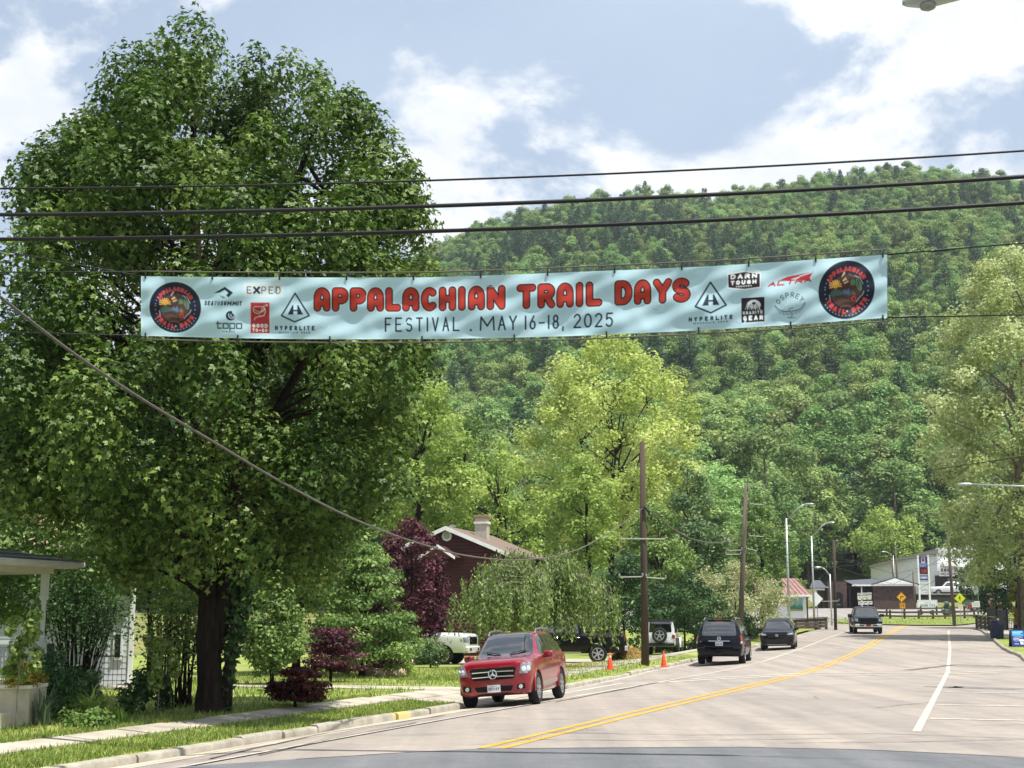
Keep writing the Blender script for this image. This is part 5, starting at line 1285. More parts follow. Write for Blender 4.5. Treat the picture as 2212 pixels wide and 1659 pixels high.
# --- red SUV parked at the kerb, facing the camera
rows = [ # x, zb, sill, mid, belt half-widths at zw, top half-width, zt
    (2.262, .42, .58, .66, .62, .86, .46, .92), (2.24, .31, .74, .80, .76, .93, .60, .985), (2.16, .26, .82, .865, .835, .975, .69, 1.035), (1.9, .25, .86, .905, .88, 1.005, .745, 1.068),
    (1.45, .24, .875, .92, .895, 1.025, .765, 1.10), (.98, .24, .88, .92, .90, 1.045, .775, 1.135), (.86, .24, .88, .92, .90, 1.05, .765, 1.17), (.60, .24, .88, .92, .90, 1.06, .70, 1.36), (.28, .24, .88, .92, .90, 1.07, .645, 1.575),
    (.12, .24, .88, .92, .90, 1.075, .635, 1.635), (-.4, .24, .88, .92, .90, 1.085, .635, 1.672), (-1.2, .25, .88, .92, .90, 1.105, .62, 1.662), (-1.75, .27, .87, .915, .89, 1.12, .60, 1.625), (-1.95, .30, .86, .905, .88, 1.12, .62, 1.54),
    (-2.12, .34, .84, .89, .865, 1.10, .68, 1.30), (-2.22, .40, .80, .86, .83, 1.02, .70, 1.10), (-2.262, .50, .70, .78, .72, .85, .6, .92)]
m_redp = paint('red_car_paint', '#860a1e', .08, .4, 1.0)
pos = (street_pos(32.0, -10.72) + street_pos(34.8, -10.72)) / 2
R_ = Car('red_suv', 'shiny red compact SUV parked half on the kerb, facing out of the street', pos, SIN_H + math.pi + math.radians(4.5), rows, m_redp, 4.53, (1.46, -1.295), .362, .245, 1.62, roll=math.radians(4.3))
R_.t.scale = (.95, .95, 1.0)
c = R_
c.decal('windscreen', [(-.70, 1.135), (.70, 1.135), (.57, 1.625), (-.57, 1.625)], 'front', m_glass, .014, rad=.06, cuts=4)
c.decal('rear_window', [(-.62, 1.16), (.62, 1.16), (.53, 1.53), (-.53, 1.53)], 'rear', m_glass, .006, rad=.06, cuts=3)
for poly in ([(.70, 1.115), (.30, 1.46), (.10, 1.555), (-.28, 1.575), (-.34, 1.13)], [(-.40, 1.135), (-.34, 1.575), (-1.10, 1.565), (-1.24, 1.15)], [(-1.31, 1.155), (-1.18, 1.56), (-1.62, 1.53), (-1.86, 1.19)]):
    c.decal('side_window', poly, 'left', m_glass, .005, mirror=True, rad=.04)
g_ = c.decal('grille', [(-.50, .62), (.50, .62), (.575, .865), (.50, .885), (-.50, .885), (-.575, .865)], 'front', m_gap, .010, rad=.04)
for zz in (.69, .80):
    mb = MB(); pts = [c.proj((0, y, zz + .008 * (1 - (y / .5) ** 2)), 'front')[0] + Vector((.028, 0, 0)) for y in np.linspace(-.51, .51, 9)]; mb.tube(pts, .021, 6); c.part(mb, 'grille_bar', m_chrome, g_, True)
h, o = c.proj((0, 0, .745), 'front'); mb = MB(); h = h + Vector((.055, 0, 0))
mb.tube([h + Vector((0, .097 * math.cos(a), .097 * math.sin(a))) for a in np.linspace(0, 2 * math.pi, 28)], .014, 6)
for a in (90, 210, 330): mb.tube([h, h + Vector((0, .094 * math.cos(math.radians(a)), .094 * math.sin(math.radians(a))))], [.024, .007], 5)
c.part(mb, 'badge', m_chrome, g_, True)
mb = MB(); mb.lathe([(.10, h.x - .02), (.096, h.x - .008), (0, h.x - .008)], 24, c=(0, 0, h.z), axis='x'); mb.v = [(a, b, d) for a, b, d in mb.v]; c.part(mb, 'badge_dish', m_gap, g_)
hl = c.decal('headlight', [(.555, .70), (.625, .925), (.80, .985), (.90, .965), (.89, .79), (.76, .70)], 'front', m_lens, .010, mirror=True, rad=.03, dirn=(1, .35, .1))
for y, z in ((.68, .80), (.79, .81)):
    for sg in (1, -1):
        h, o = c.proj((c.fx, sg * y, z), (1, .35 * sg, .1)); mb = MB(); d = Vector((1, .35 * sg, .1)).normalized()
        mb.tube([h + d * .008, h + d * .022], [.062, .048], 14); mb.tube([h + d * .020, h + d * .026], [.03, .026], 12); c.part(mb, 'lamp_bowl', m_lamp, None, True)
c.decal('lower_intake', [(-.42, .36), (.42, .36), (.48, .475), (-.48, .475)], 'front', m_gap, .008, rad=.03)
c.decal('fog_lamp_housing', [(.56, .37), (.76, .39), (.76, .51), (.57, .49)], 'front', m_gap, .008, mirror=True, rad=.03)
for sg in (1, -1):
    h, o = c.proj((0, sg * .655, .437), 'front'); mb = MB(); mb.tube([h + Vector((.004, 0, 0)), h + Vector((.03, 0, 0))], [.05, .045], 16); c.part(mb, 'fog_lamp', m_lamp, None, True)
c.decal('front_skirt', [(-.66, .27), (.66, .27), (.66, .315), (-.66, .315)], 'front', m_blk, .006)
c.plate(0, .425, 'front', 'UR5409', 'VIRGINIA', '#3b4a6b')
c.decal('side_moulding', [(.98, .40), (-.82, .43), (-.82, .52), (.98, .49)], 'left', mat('grey_moulding', '#a89a94', .4, metal=.3), .010, mirror=True)
c.decal('sill_trim', [(1.0, .27), (-.86, .28), (-.86, .345), (1.0, .335)], 'left', m_redp, .014, mirror=True)
c.seam([(.82, 1.06), (.86, .8), (.90, .42)], 'left'); c.seam([(-.36, 1.09), (-.34, .7), (-.32, .34)], 'left'); c.seam([(-1.28, 1.12), (-1.2, .85), (-.98, .72)], 'left')
c.seam([(1.9, .60), (1.5, .66), (1.0, .70)], 'top', mirror=False, name='hood_seam'); c.seam([(1.9, -.60), (1.5, -.66), (1.0, -.70)], 'top', mirror=False, name='hood_seam')
c.handles([(-.20, .96), (-1.05, .985)], m_redp)
c.mirrors(.58, .90, 1.10, m_redp)
for sg in (1, -1):
    mb = MB(); zz = [1.60, 1.70, 1.725, 1.715, 1.64]; mb.tube([(x, sg * .60, z) for x, z in zip((.10, -.05, -.7, -1.35, -1.62), zz)], .022, 7); c.part(mb, 'roof_rail', mat('grey_rail', '#8a8d8f', .35, metal=.7), None, True)
c.decal('sunroof', [(.10, -.46), (.10, .46), (-1.1, .46), (-1.1, -.46)], 'top', m_glass, .006, rad=.05)
c.decal('tail_lamp', [(.60, .90), (.86, .92), (.86, 1.12), (.64, 1.12)], 'rear', m_redl, .008, mirror=True)
for ax in (1.46, -1.295):
    for sg in (1, -1):
        mb = MB(); mb.tube([(ax + .425 * math.cos(a), sg * .915, .37 + .425 * math.sin(a)) for a in np.linspace(-.15, math.pi + .15, 18)], .022, 6); c.part(mb, 'arch_lip', m_redp, None, True)
for sg in (1, -1):
    mb = MB(); mb.tube([(.92, sg * .12, 1.165), (.80, sg * .5, 1.235)], .010, 5); c.part(mb, 'wiper', m_blk)

# --- boxy SUV shapes shared below
def suv_rows(L, W, H, hood_z, cowl_x, head_x, rear_lean, belt, zb=.30, nose=.08, roofw=.70):
    f, r_ = L / 2, -L / 2; w = W / 2
    return [(f, zb + .18, w * .66, w * .74, w * .70, hood_z - .22, w * .5, hood_z - .12), (f - .04, zb + .05, w * .84, w * .90, w * .86, hood_z - .10, w * .66, hood_z - .03), (f - .16, zb, w * .93, w * .96, w * .93, hood_z - .05, w * .78, hood_z + .02),
            (f - .55, zb, w * .96, w * .99, w * .96, belt - .07, w * .82, hood_z + .07), (cowl_x, zb, w * .965, w, w * .97, belt - .03, w * .83, hood_z + .11), ((cowl_x * .55 + head_x * .45), zb, w * .965, w, w * .975, belt, w * .78, hood_z + .11 + (H - hood_z - .2) * .48),
            (head_x, zb, w * .965, w, w * .975, belt + .01, w * roofw, H - .07), (head_x - .3, zb, w * .965, w, w * .975, belt + .015, w * roofw, H - .015), (0 - .3, zb, w * .965, w, w * .975, belt + .02, w * roofw, H), (r_ + .55, zb + .02, w * .965, w, w * .97, belt + .03, w * (roofw - .01), H - .015),
            (r_ + .12 + rear_lean, zb + .04, w * .95, w * .985, w * .96, belt + .03, w * (roofw - .03), H - .06), (r_ + .09 + rear_lean * .3, zb + .06, w * .93, w * .97, w * .945, belt + .02, w * (roofw + .1), belt + .22), (r_ + .05, zb + .08, w * .90, w * .95, w * .92, belt - .06, w * .8, belt + .02), (r_, zb + .14, w * .80, w * .86, w * .80, belt - .3, w * .7, belt - .2)]
# --- navy SUV seen from behind
m_navy = paint('navy_car_paint', '#05070f', .1, .08, .5)
rows = suv_rows(5.26, 2.0, 1.90, 1.12, 1.25, .55, .16, 1.16, .32, roofw=.72)
pos = (street_pos(62.5, -10.95) + street_pos(65.6, -10.95)) / 2
c = Car('navy_suv', 'dark navy full-size SUV seen from behind, parked at the kerb past the traffic cones', pos, SIN_H + math.radians(4.5), rows, m_navy, 5.26, (1.62, -1.51), .40, .27, 1.74, rim='five')
c.decal('rear_window', [(-.74, 1.22), (.74, 1.22), (.655, 1.80), (-.655, 1.80)], 'rear', m_glass, .008, rad=.10, cuts=3)
c.decal('windscreen', [(-.76, 1.26), (.76, 1.26), (.66, 1.80), (-.66, 1.80)], 'front', m_glass, .006, rad=.05, cuts=3)
for poly in ([(1.0, 1.22), (.60, 1.62), (.40, 1.76), (-.18, 1.78), (-.2, 1.23)], [(-.27, 1.23), (-.25, 1.78), (-1.15, 1.78), (-1.25, 1.24)], [(-1.34, 1.25), (-1.25, 1.77), (-2.1, 1.74), (-2.25, 1.27)]): c.decal('side_window', poly, 'left', m_glass, .006, mirror=True, rad=.05)
c.decal('tail_lamp', [(.80, .86), (.98, .86), (.98, 1.24), (.83, 1.24)], 'rear', m_redl, .014, mirror=True, rad=.02, dirn=(-1, .45, 0))
c.decal('reversing_lamp', [(.82, .90), (.93, .90), (.93, .98), (.82, .98)], 'rear', m_lamp, .022, mirror=True, dirn=(-1, .45, 0))
mb = MB(); mb.box(-2.70, -2.50, -.93, .93, .52, .74); b_ = c.part(mb, 'rear_bumper', m_navy, bevel=.05)
mb = MB(); mb.box(-2.715, -2.55, -.6, .6, .745, .765); c.part(mb, 'bumper_step', m_blk, b_)
c.plate(0, .88, 'rear', 'WZK 718', '', '#3a4250', bg='#aab0b5')
c.decal('tailgate_chrome', [(-.45, .985), (.45, .985), (.45, 1.01), (-.45, 1.01)], 'rear', m_chrome, .012)
h, o = c.proj((0, 0, 1.10), 'rear'); mb = MB(); mb.tube([h + Vector((-.02, .07 * math.cos(a), .07 * math.sin(a))) for a in np.linspace(0, 6.283, 20)], .014, 6); mb.bar(h + Vector((-.022, -.08, 0)), h + Vector((-.022, .08, 0)), .02, .03); c.part(mb, 'badge', m_chrome, None, True)
mb = MB(); mb.box(*(sorted((h.x - .012, h.x + .02))), .55, .82, .95, .985); c.part(mb, 'model_badge', m_chrome)
mb = MB(); mb.bar((-2.30, -.5, 1.865), (-2.30, .5, 1.865), .16, .04); c.part(mb, 'spoiler', m_navy, bevel=.01)
h, o = c.proj((0, 0, 1.80), 'rear'); mb = MB(); mb.box(h.x - .012, h.x + .02, -.17, .17, 1.80, 1.83); c.part(mb, 'brake_lamp', m_redl)
for sg in (1, -1):
    mb = MB(); mb.tube([(x, sg * .66, z) for x, z in ((.2, 1.86), (.05, 1.95), (-1.8, 1.96), (-2.1, 1.88))], .025, 6); c.part(mb, 'roof_rail', m_alloy, None, True)
for x in (-.3, -1.5):
    mb = MB(); mb.bar((x, -.66, 1.965), (x, .66, 1.965), .06, .03); c.part(mb, 'roof_bar', m_blk)
c.mirrors(.85, .97, 1.25, m_navy); c.handles([(-.1, 1.05), (-1.1, 1.06)], m_chrome)
mb = MB(); mb.box(-2.74, -2.6, -.06, .06, .42, .5); c.part(mb, 'tow_hitch', m_blk)
c.seam([(.95, 1.15), (1.0, .45)], 'left'); c.seam([(-.22, 1.18), (-.2, .42)], 'left'); c.seam([(-1.28, 1.2), (-1.2, .9), (-.95, .8)], 'left')
# --- black crossover facing the camera
m_black = paint('black_car_paint', '#040405', .1, .1, .7)
rows = suv_rows(4.60, 1.86, 1.68, .98, .98, .28, .30, 1.05, .24, roofw=.66)
pos = (street_pos(79.6, -10.82) + street_pos(82.3, -10.82)) / 2
c = Car('black_crossover', 'glossy black crossover parked at the kerb facing the navy SUV', pos, SIN_H + math.pi + math.radians(5), rows, m_black, 4.6, (1.40, -1.29), .36, .24, 1.60, pitch=-grade(78), rim='split', roll=math.radians(1.5))
c.decal('windscreen', [(-.70, 1.10), (.70, 1.10), (.57, 1.59), (-.57, 1.59)], 'front', m_glass, .006, rad=.05, cuts=3)
for poly in ([(.75, 1.09), (.3, 1.45), (.1, 1.54), (-.3, 1.56), (-.33, 1.11)], [(-.39, 1.11), (-.35, 1.56), (-1.1, 1.55), (-1.2, 1.13)], [(-1.26, 1.14), (-1.16, 1.54), (-1.5, 1.5), (-1.75, 1.2)]): c.decal('side_window', poly, 'left', m_glass, .006, mirror=True, rad=.04)
c.decal('grille', [(-.42, .66), (.42, .66), (.50, .82), (.40, .86), (-.40, .86), (-.50, .82)], 'front', m_gap, .010, rad=.02)
c.decal('headlight', [(.46, .80), (.52, .87), (.84, .93), (.88, .86), (.72, .79)], 'front', m_lens, .012, mirror=True, rad=.02, dirn=(1, .35, .1))
c.decal('lower_grille', [(-.62, .38), (.62, .38), (.55, .60), (-.55, .60)], 'front', m_blk, .010, rad=.04)
c.decal('fog_lamp_housing', [(.64, .42), (.80, .44), (.80, .58), (.68, .56)], 'front', m_gap, .010, mirror=True)
c.decal('skid_plate', [(-.5, .29), (.5, .29), (.55, .345), (-.55, .345)], 'front', mat('dull_silver', '#7e8183', .5, metal=.5), .012)
h, o = c.proj((0, 0, .80), 'front'); mb = MB()
for rx, rz in ((.075, .05), (.03, .048)): mb.tube([h + Vector((.02, rx * math.cos(a), rz * math.sin(a))) for a in np.linspace(0, 6.283, 20)], .009, 5)
c.part(mb, 'badge', m_chrome, None, True)
c.mirrors(.62, .88, 1.10, m_black)
for sg in (1, -1):
    mb = MB(); mb.tube([(x, sg * .60, z) for x, z in ((.05, 1.62), (-.1, 1.71), (-1.2, 1.70), (-1.5, 1.62))], .02, 6); c.part(mb, 'roof_rail', m_alloy, None, True)
c.seam([(.85, 1.04), (.9, .42)], 'left'); c.seam([(-.34, 1.08), (-.32, .38)], 'left'); c.handles([(-.2, .97), (-1.05, .98)], m_black)
# --- pickups
def pickup_rows(L, W, H, hood_z, belt, rail, cowl_x, head_x, cab_x, zb=.42, roofw=.72):
    f, r_ = L / 2, -L / 2; w = W / 2
    return [(f, zb + .16, w * .78, w * .82, w * .80, hood_z - .18, w * .62, hood_z - .08), (f - .05, zb + .04, w * .90, w * .93, w * .91, hood_z - .07, w * .76, hood_z + .0), (f - .2, zb, w * .95, w * .97, w * .95, hood_z - .04, w * .82, hood_z + .05), (f - .8, zb, w * .97, w, w * .97, belt - .06, w * .84, hood_z + .08),
            (cowl_x, zb, w * .97, w, w * .97, belt - .02, w * .84, hood_z + .12), (cowl_x * .5 + head_x * .5, zb, w * .97, w, w * .97, belt, w * .79, hood_z + .12 + (H - hood_z - .2) * .5), (head_x, zb, w * .97, w, w * .97, belt + .01, w * roofw, H - .06), (head_x - .35, zb, w * .97, w, w * .97, belt + .01, w * roofw, H), (cab_x + .3, zb, w * .97, w, w * .97, belt + .01, w * roofw, H - .01),
            (cab_x + .04, zb, w * .97, w, w * .97, belt + .01, w * roofw, H - .07), (cab_x - .06, zb, w * .97, w, w * .97, rail - .08, w * .88, rail + .02), (cab_x - .4, zb, w * .97, w, w * .97, rail - .09, w * .90, rail), (r_ + .1, zb + .04, w * .97, w, w * .97, rail - .09, w * .90, rail), (r_, zb + .06, w * .94, w * .97, w * .94, rail - .12, w * .86, rail - .02)]
def glaze_pickup(c, W, H, belt, cowl_x, head_x, cab_x, doors=2):
    w = W / 2
    c.decal('windscreen', [(-w * .80, belt + .06), (w * .80, belt + .06), (w * .68, H - .11), (-w * .68, H - .11)], 'front', m_glass, .006, rad=.05, cuts=3)
    mid = (head_x + cab_x) / 2 - .05
    z0, z1 = belt + .05, H - .13
    c.decal('side_window', [(cowl_x - .28, z0), (head_x - .02, z1 - .05), (head_x - .2, z1), (mid + .06, z1), (mid + .06, z0)], 'left', m_glass, .006, mirror=True, rad=.04)
    c.decal('side_window', [(mid - .04, z0), (mid - .04, z1), (cab_x + .24, z1), (cab_x + .14, z0)], 'left', m_glass, .006, mirror=True, rad=.04)
    c.seam([(cowl_x - .2, belt), (cowl_x - .15, .55)], 'left'); c.seam([(mid, belt), (mid, .5)], 'left'); c.seam([(cab_x + .1, belt), (cab_x + .1, .5)], 'left'); c.seam([(cab_x - .05, belt - .05), (cab_x - .05, .5)], 'left')
# grey-black pickup driving towards the camera
m_dgrey = paint('charcoal_truck_paint', '#0b0e11', .1, .12, .8)
L, W_, H_ = 5.82, 2.03, 1.92
pos = (street_pos(107, -8.3) + street_pos(110.5, -8.3)) / 2
c = Car('pickup_truck', 'charcoal pickup truck driving down the middle of the oncoming lane', pos, SIN_H + math.pi + math.radians(9), pickup_rows(L, W_, H_, 1.16, 1.20, 1.28, 1.35, .65, -1.0), m_dgrey, L, (1.86, -1.72), .40, .27, 1.73, cat='truck', pitch=-grade(105), bed=(-2.8, -1.15, -.80, .80, .78, 2.5), rim='five')
glaze_pickup(c, W_, H_, 1.20, 1.35, .65, -1.0)
g_ = c.decal('grille', [(-.56, .80), (.56, .80), (.62, 1.10), (-.62, 1.10)], 'front', m_gap, .012, rad=.05)
for pts in ([(-.58, .95), (.58, .95)], [(0, .80), (0, 1.10)], [(-.60, 1.10), (.60, 1.10)], [(-.56, .80), (.56, .80)]):
    mb = MB(); q = [c.proj((0, p[0], p[1]), 'front')[0] + Vector((.025, 0, 0)) for p in pts]; mb.bar(q[0], q[1], .05, .06); c.part(mb, 'grille_bar', m_dgrey, g_)
c.decal('headlight', [(.64, .86), (.66, 1.08), (.92, 1.09), (.95, .90)], 'front', m_lens, .012, mirror=True, rad=.03, dirn=(1, .3, 0))
mb = MB(); mb.box(2.72, 2.96, -.94, .94, .50, .72); b_ = c.part(mb, 'bumper', m_chrome, bevel=.05)
for y0 in (-.62, .30):
    mb = MB(); mb.box(2.95, 2.968, y0, y0 + .32, .56, .64); c.part(mb, 'bumper_slot', m_gap, b_)
mb = MB(); mb.box(2.955, 2.975, -.17, .17, .54, .69); c.part(mb, 'number_plate', mat('maroon_plate', '#6e2b32', .5), b_)
mb = MB(); mb.box(2.7, 2.85, -.8, .8, .36, .49); c.part(mb, 'air_dam', m_blk)
c.mirrors(.98, .98, 1.28, m_blk, .10, .15, .11)
# black pickup parked in the drive, side-on
m_blackt = paint('black_truck_paint', '#040405', .1, .08, .4)
wp = at(1292, 1426, 66); rear_ax = wp.x
zz = float(zl(rear_ax - 1.7, 66)) + .012
c = Car('pickup_truck', 'black pickup truck parked side-on in the drive under the weeping tree', (rear_ax - 1.75, 66.0, zz), math.pi - math.radians(4), pickup_rows(5.9, 2.0, 1.95, 1.22, 1.25, 1.32, 1.35, .65, -1.05), m_blackt, 5.9, (1.85, -1.75), .41, .28, 1.70, cat='truck', bed=(-2.85, -1.2, -.80, .80, .82, 2.5), rim='six')
glaze_pickup(c, 2.0, 1.95, 1.25, 1.35, .65, -1.05)
mb = MB(); mb.box(-3.12, -2.9, -.92, .92, .55, .76); c.part(mb, 'rear_bumper', m_chrome, bevel=.04)
c.decal('tail_lamp', [(.82, .95), (.97, .95), (.97, 1.28), (.84, 1.28)], 'rear', m_redl, .012, mirror=True)
mb = MB(); mb.box(.95, -1.0, .96, 1.06, .44, .50); c.part(mb, 'running_board', m_chrome)
mb = MB(); mb.box(.95, -1.0, -1.06, -.96, .44, .50); c.part(mb, 'running_board', m_chrome)
c.mirrors(.95, .98, 1.36, m_blackt, .10, .15, .13); c.handles([(.1, 1.12), (-.85, 1.12)], m_chrome)
# white work truck nose by the red house
m_whitet = paint('white_truck_paint', '#d4d6d4', .04)
wp = at(968, 1438, 64); zz = float(zl(wp.x, 64)) + .0
c = Car('work_truck', 'white work truck parked by the red house with its nose showing past the shrubs', (wp.x - 1.75, 64.0, zz), math.radians(-14), pickup_rows(5.9, 2.05, 2.0, 1.28, 1.30, 1.36, 1.35, .65, -1.0, .48), m_whitet, 5.9, (1.9, -1.75), .40, .28, 1.72, cat='truck', bed=(-2.85, -1.15, -.85, .85, .86, 2.6), rim='six')
glaze_pickup(c, 2.05, 2.0, 1.30, 1.35, .65, -1.0)
c.decal('grille', [(-.60, .86), (.60, .86), (.64, 1.18), (-.64, 1.18)], 'front', m_chrome, .012, rad=.04)
c.decal('headlight', [(.66, .92), (.66, 1.17), (.95, 1.16), (.97, .95)], 'front', m_lens, .012, mirror=True, dirn=(1, .4, 0))
mb = MB(); mb.box(2.78, 3.02, -.96, .96, .54, .78); b_ = c.part(mb, 'bumper', m_whitet, bevel=.05)
for sg in (1, -1):
    mb = MB(); mb.box(3.0, 3.03, sg * .62 - .12, sg * .62 + .12, .58, .70); c.part(mb, 'fog_lamp_slot', m_gap, b_)
c.mirrors(1.0, 1.0, 1.45, m_blk, .1, .16, .14)
# far white pickup on the terrace by the white shop
wp = at(2045, 1286, 203); zt_ = wp.z
FAR_PICK = (wp.x, 203.0, zt_)
c = Car('pickup_truck', 'white crew-cab pickup parked on the terrace in front of the shuttle shop', (wp.x + .6, 203.0, zt_), math.pi - math.radians(6), pickup_rows(5.8, 2.0, 1.9, 1.12, 1.18, 1.25, 1.35, .65, -1.0), m_whitet, 5.8, (1.86, -1.72), .39, .27, 1.72, cat='truck', bed=(-2.8, -1.15, -.8, .8, .78, 2.5), rim='five')
glaze_pickup(c, 2.0, 1.9, 1.18, 1.35, .65, -1.0)
# far red hatchback by the junction
rows = suv_rows(4.2, 1.76, 1.48, .88, .95, .25, .45, .95, .20, roofw=.66)
wp = at(2128, 1322, 168); m_redp2 = paint('faded_red_paint', '#8e3a3c')
c = Car('parked_car', 'faded red hatchback parked beyond the rail fence', (wp.x, 168.0, float(gz(wp.x, 168)) + .03), math.pi - math.radians(10), rows, m_redp2, 4.2, (1.28, -1.25), .31, .2, 1.5)
for poly in ([(.75, .99), (.3, 1.28), (.1, 1.36), (-.3, 1.38), (-.33, 1.0)], [(-.39, 1.0), (-.35, 1.38), (-1.0, 1.36), (-1.15, 1.02)]): c.decal('side_window', poly, 'left', m_glass, .006, mirror=True, rad=.04)
c.decal('windscreen', [(-.62, 1.0), (.62, 1.0), (.52, 1.40), (-.52, 1.40)], 'front', m_glass, .006, rad=.05, cuts=3)
# white jeep with spare wheel, from behind
m_whj = paint('white_jeep_paint', '#cfd1cf', .04)
jp = at(1437, 1418, 78); zz = float(zl(jp.x, 79.0)) + .02
f_, w_ = 2.12, .80
rows = [(2.12, .62, .62, .66, .64, 1.0, .52, 1.06), (2.08, .55, .66, .70, .68, 1.08, .56, 1.13), (1.9, .52, .68, .72, .70, 1.11, .58, 1.17), (1.0, .50, .74, .78, .76, 1.14, .66, 1.20), (.72, .48, .78, .80, .79, 1.16, .70, 1.22), (.55, .48, .78, .80, .79, 1.17, .68, 1.55), (.40, .48, .78, .80, .79, 1.18, .66, 1.80), (.2, .48, .78, .80, .79, 1.18, .66, 1.855), (-1.0, .48, .78, .80, .79, 1.18, .66, 1.865),
        (-1.75, .48, .78, .80, .79, 1.18, .65, 1.85), (-1.86, .50, .77, .795, .785, 1.18, .66, 1.78), (-1.90, .52, .76, .785, .775, 1.16, .70, 1.24), (-1.93, .56, .74, .77, .76, 1.08, .68, 1.14)]
c = Car('jeep', 'white off-road four-by-four with a spare wheel on its tailgate, parked nose-in by the dark thicket', (jp.x, 79.0, zz), SIN_H + math.radians(8), rows, m_whj, 4.2, (1.42, -1.15), .41, .27, 1.62, arch=.09, rim='five', rimmat=mat('dark_rim', '#53565a', .4, metal=.7))
mb = MB(); mb.box(-1.94, .42, -.68, .68, 1.845, 1.885); c.part(mb, 'hard_top', m_blk, bevel=.02)
c.decal('rear_window', [(-.60, 1.25), (.60, 1.25), (.55, 1.79), (-.55, 1.79)], 'rear', m_glass, .012, rad=.05, cuts=3)
for poly in ([(.45, 1.24), (.34, 1.76), (-.35, 1.78), (-.35, 1.24)], [(-.42, 1.24), (-.42, 1.78), (-1.05, 1.78), (-1.05, 1.24)], [(-1.12, 1.24), (-1.12, 1.78), (-1.72, 1.76), (-1.76, 1.24)]): c.decal('side_window', poly, 'left', m_glass, .010, mirror=True, rad=.05)
w = c.wheel(-2.08, .03, .40, .24, -1, 'five', axis='x', name='spare_wheel', z=1.08); w.rotation_euler = (0, 0, -math.pi / 2)
mb = MB(); mb.box(-2.10, -1.93, -.74, .74, .52, .68); c.part(mb, 'rear_bumper', m_blk, bevel=.03)
for sg in (1, -1):
    mb = MB(); mb.box(-1.975, -1.92, sg * .70 - .075, sg * .70 + .075, .92, 1.12); c.part(mb, 'tail_lamp', m_redl, bevel=.015)
    for ax in (1.42, -1.15):
        mb = MB(); mb.prism([(ax + .56 * math.cos(a), sg * .76, .42 + .54 * math.sin(a)) for a in np.linspace(0, math.pi, 14)] + [(ax + .49 * math.cos(a), sg * .76, .42 + .47 * math.sin(a)) for a in np.linspace(math.pi, 0, 14)], (0, sg * .17, 0)); c.part(mb, 'fender_flare', m_blk if ax < 0 else m_whj)
mb = MB(); mb.box(-1.96, -1.93, -.66, -.36, .70, .84); c.part(mb, 'number_plate', m_platew)
c.mirrors(.55, .80, 1.30, m_blk, .06, .11, .09)
# ---------------------------------------------------------------- houses, shops, fences, signs
m_white = mat('white_painted_wood', '#eceeec', .6, vscale=3, col2='#dddfdd', spec=.3)
m_cream = mat('cream_painted_wood', '#e6e0cd', .6, vscale=3, col2='#d6d0bd')
m_shing = mat('grey_green_shingle', '#5f6b66', .9, vscale=14, col2='#7c8680', bump=.4, bscale=40)
m_stucco = mat('cream_masonry', '#c4bca6', .9, vscale=3, col2='#aca48f', bump=.3, bscale=30)
m_win = mat('window_glass', '#141a1e', .06, spec=.8)
m_sid = mat('white_siding', '#cfd3d6', .6, vscale=1.5, col2='#bfc4c8')
# left porch house
Yp = 29.0
xr = at(95, 1300, Yp).x
zfl = at(95, 1487, Yp).z; gl = float(zl(xr, Yp))
house = thing('porch_house', 'white house with a columned front porch and railing beside the big maple', 'house', (xr, Yp, gl)); house.rotation_euler = (0, 0, math.pi / 2 - TH)
mb = MB(); mb.box(xr - 7, xr + .25, Yp - .2, Yp + 3.2, gl - .1, zfl); mb.build('porch_floor', m_stucco, house)
mb = MB(); mb.box(xr - 9, xr - .6, Yp + 2.6, Yp + 7, gl - .1, gl + 4.2); hw_ = mb.build('wall', m_sid, house)
zb_ = at(95, 1240, Yp).z; zt_ = at(95, 1226, Yp).z
mb = MB(); mb.box(xr - 7, xr + .10, Yp - .12, Yp + .14, zb_, zt_ + .03); mb.build('beam', m_cream, house)
mb = MB(); mb.box(xr - .14, xr + .095, Yp + .14, Yp + 3.2, zb_, zt_ + .03); mb.build('beam', m_cream, house)
ze = at(95, 1213, Yp - .5).z; zlo = at(95, 1229, Yp - .5).z
xo = xr + .22
mb = MB(); mb.box(xr - 7, xo, Yp - .62, Yp - .50, zlo + .02, ze - .02); mb.box(xo - .10, xo, Yp - .50, Yp + 3.3, zlo + .02, ze - .02); mb.build('fascia', m_white, house)
mb = MB(); mb.box(xr - 7, xo - .005, Yp - .50, Yp + 3.3, zlo + .05, zlo + .07); mb.build('soffit', m_white, house)
mb = MB(); mb.box(xr - 7, xo + .06, Yp - .74, Yp - .60, ze - .10, ze); mb.build('gutter', m_white, house, bevel=.02)
ztop_ = ze + .50
mb = MB(); mb.add([(xr - 7, Yp - .70, ze + .01), (xo + .08, Yp - .70, ze + .01), (xo + .08, Yp + 3.4, ze + .01), (xo - 3.0, Yp + 1.4, ztop_), (xr - 7, Yp + 1.4, ztop_), (xr - 7, Yp + 3.4, ze + .01)], [(0, 1, 3, 4), (1, 2, 3), (2, 5, 4, 3), (0, 5, 2, 1), (0, 4, 5)]); mb.build('roof', m_shing, house)
for i in range(6):
    f = i / 6; y0 = Yp - .70 + 2.1 * f; z0 = ze + .02 + (ztop_ - ze) * f; x1 = xo + .08 - (3.08) * f
    mb = MB(); mb.bar((xr - 7, y0 + .02, z0 + .012), (x1, y0 + .02, z0 + .012), .05, .014); mb.build('shingle_course', m_shing, house)
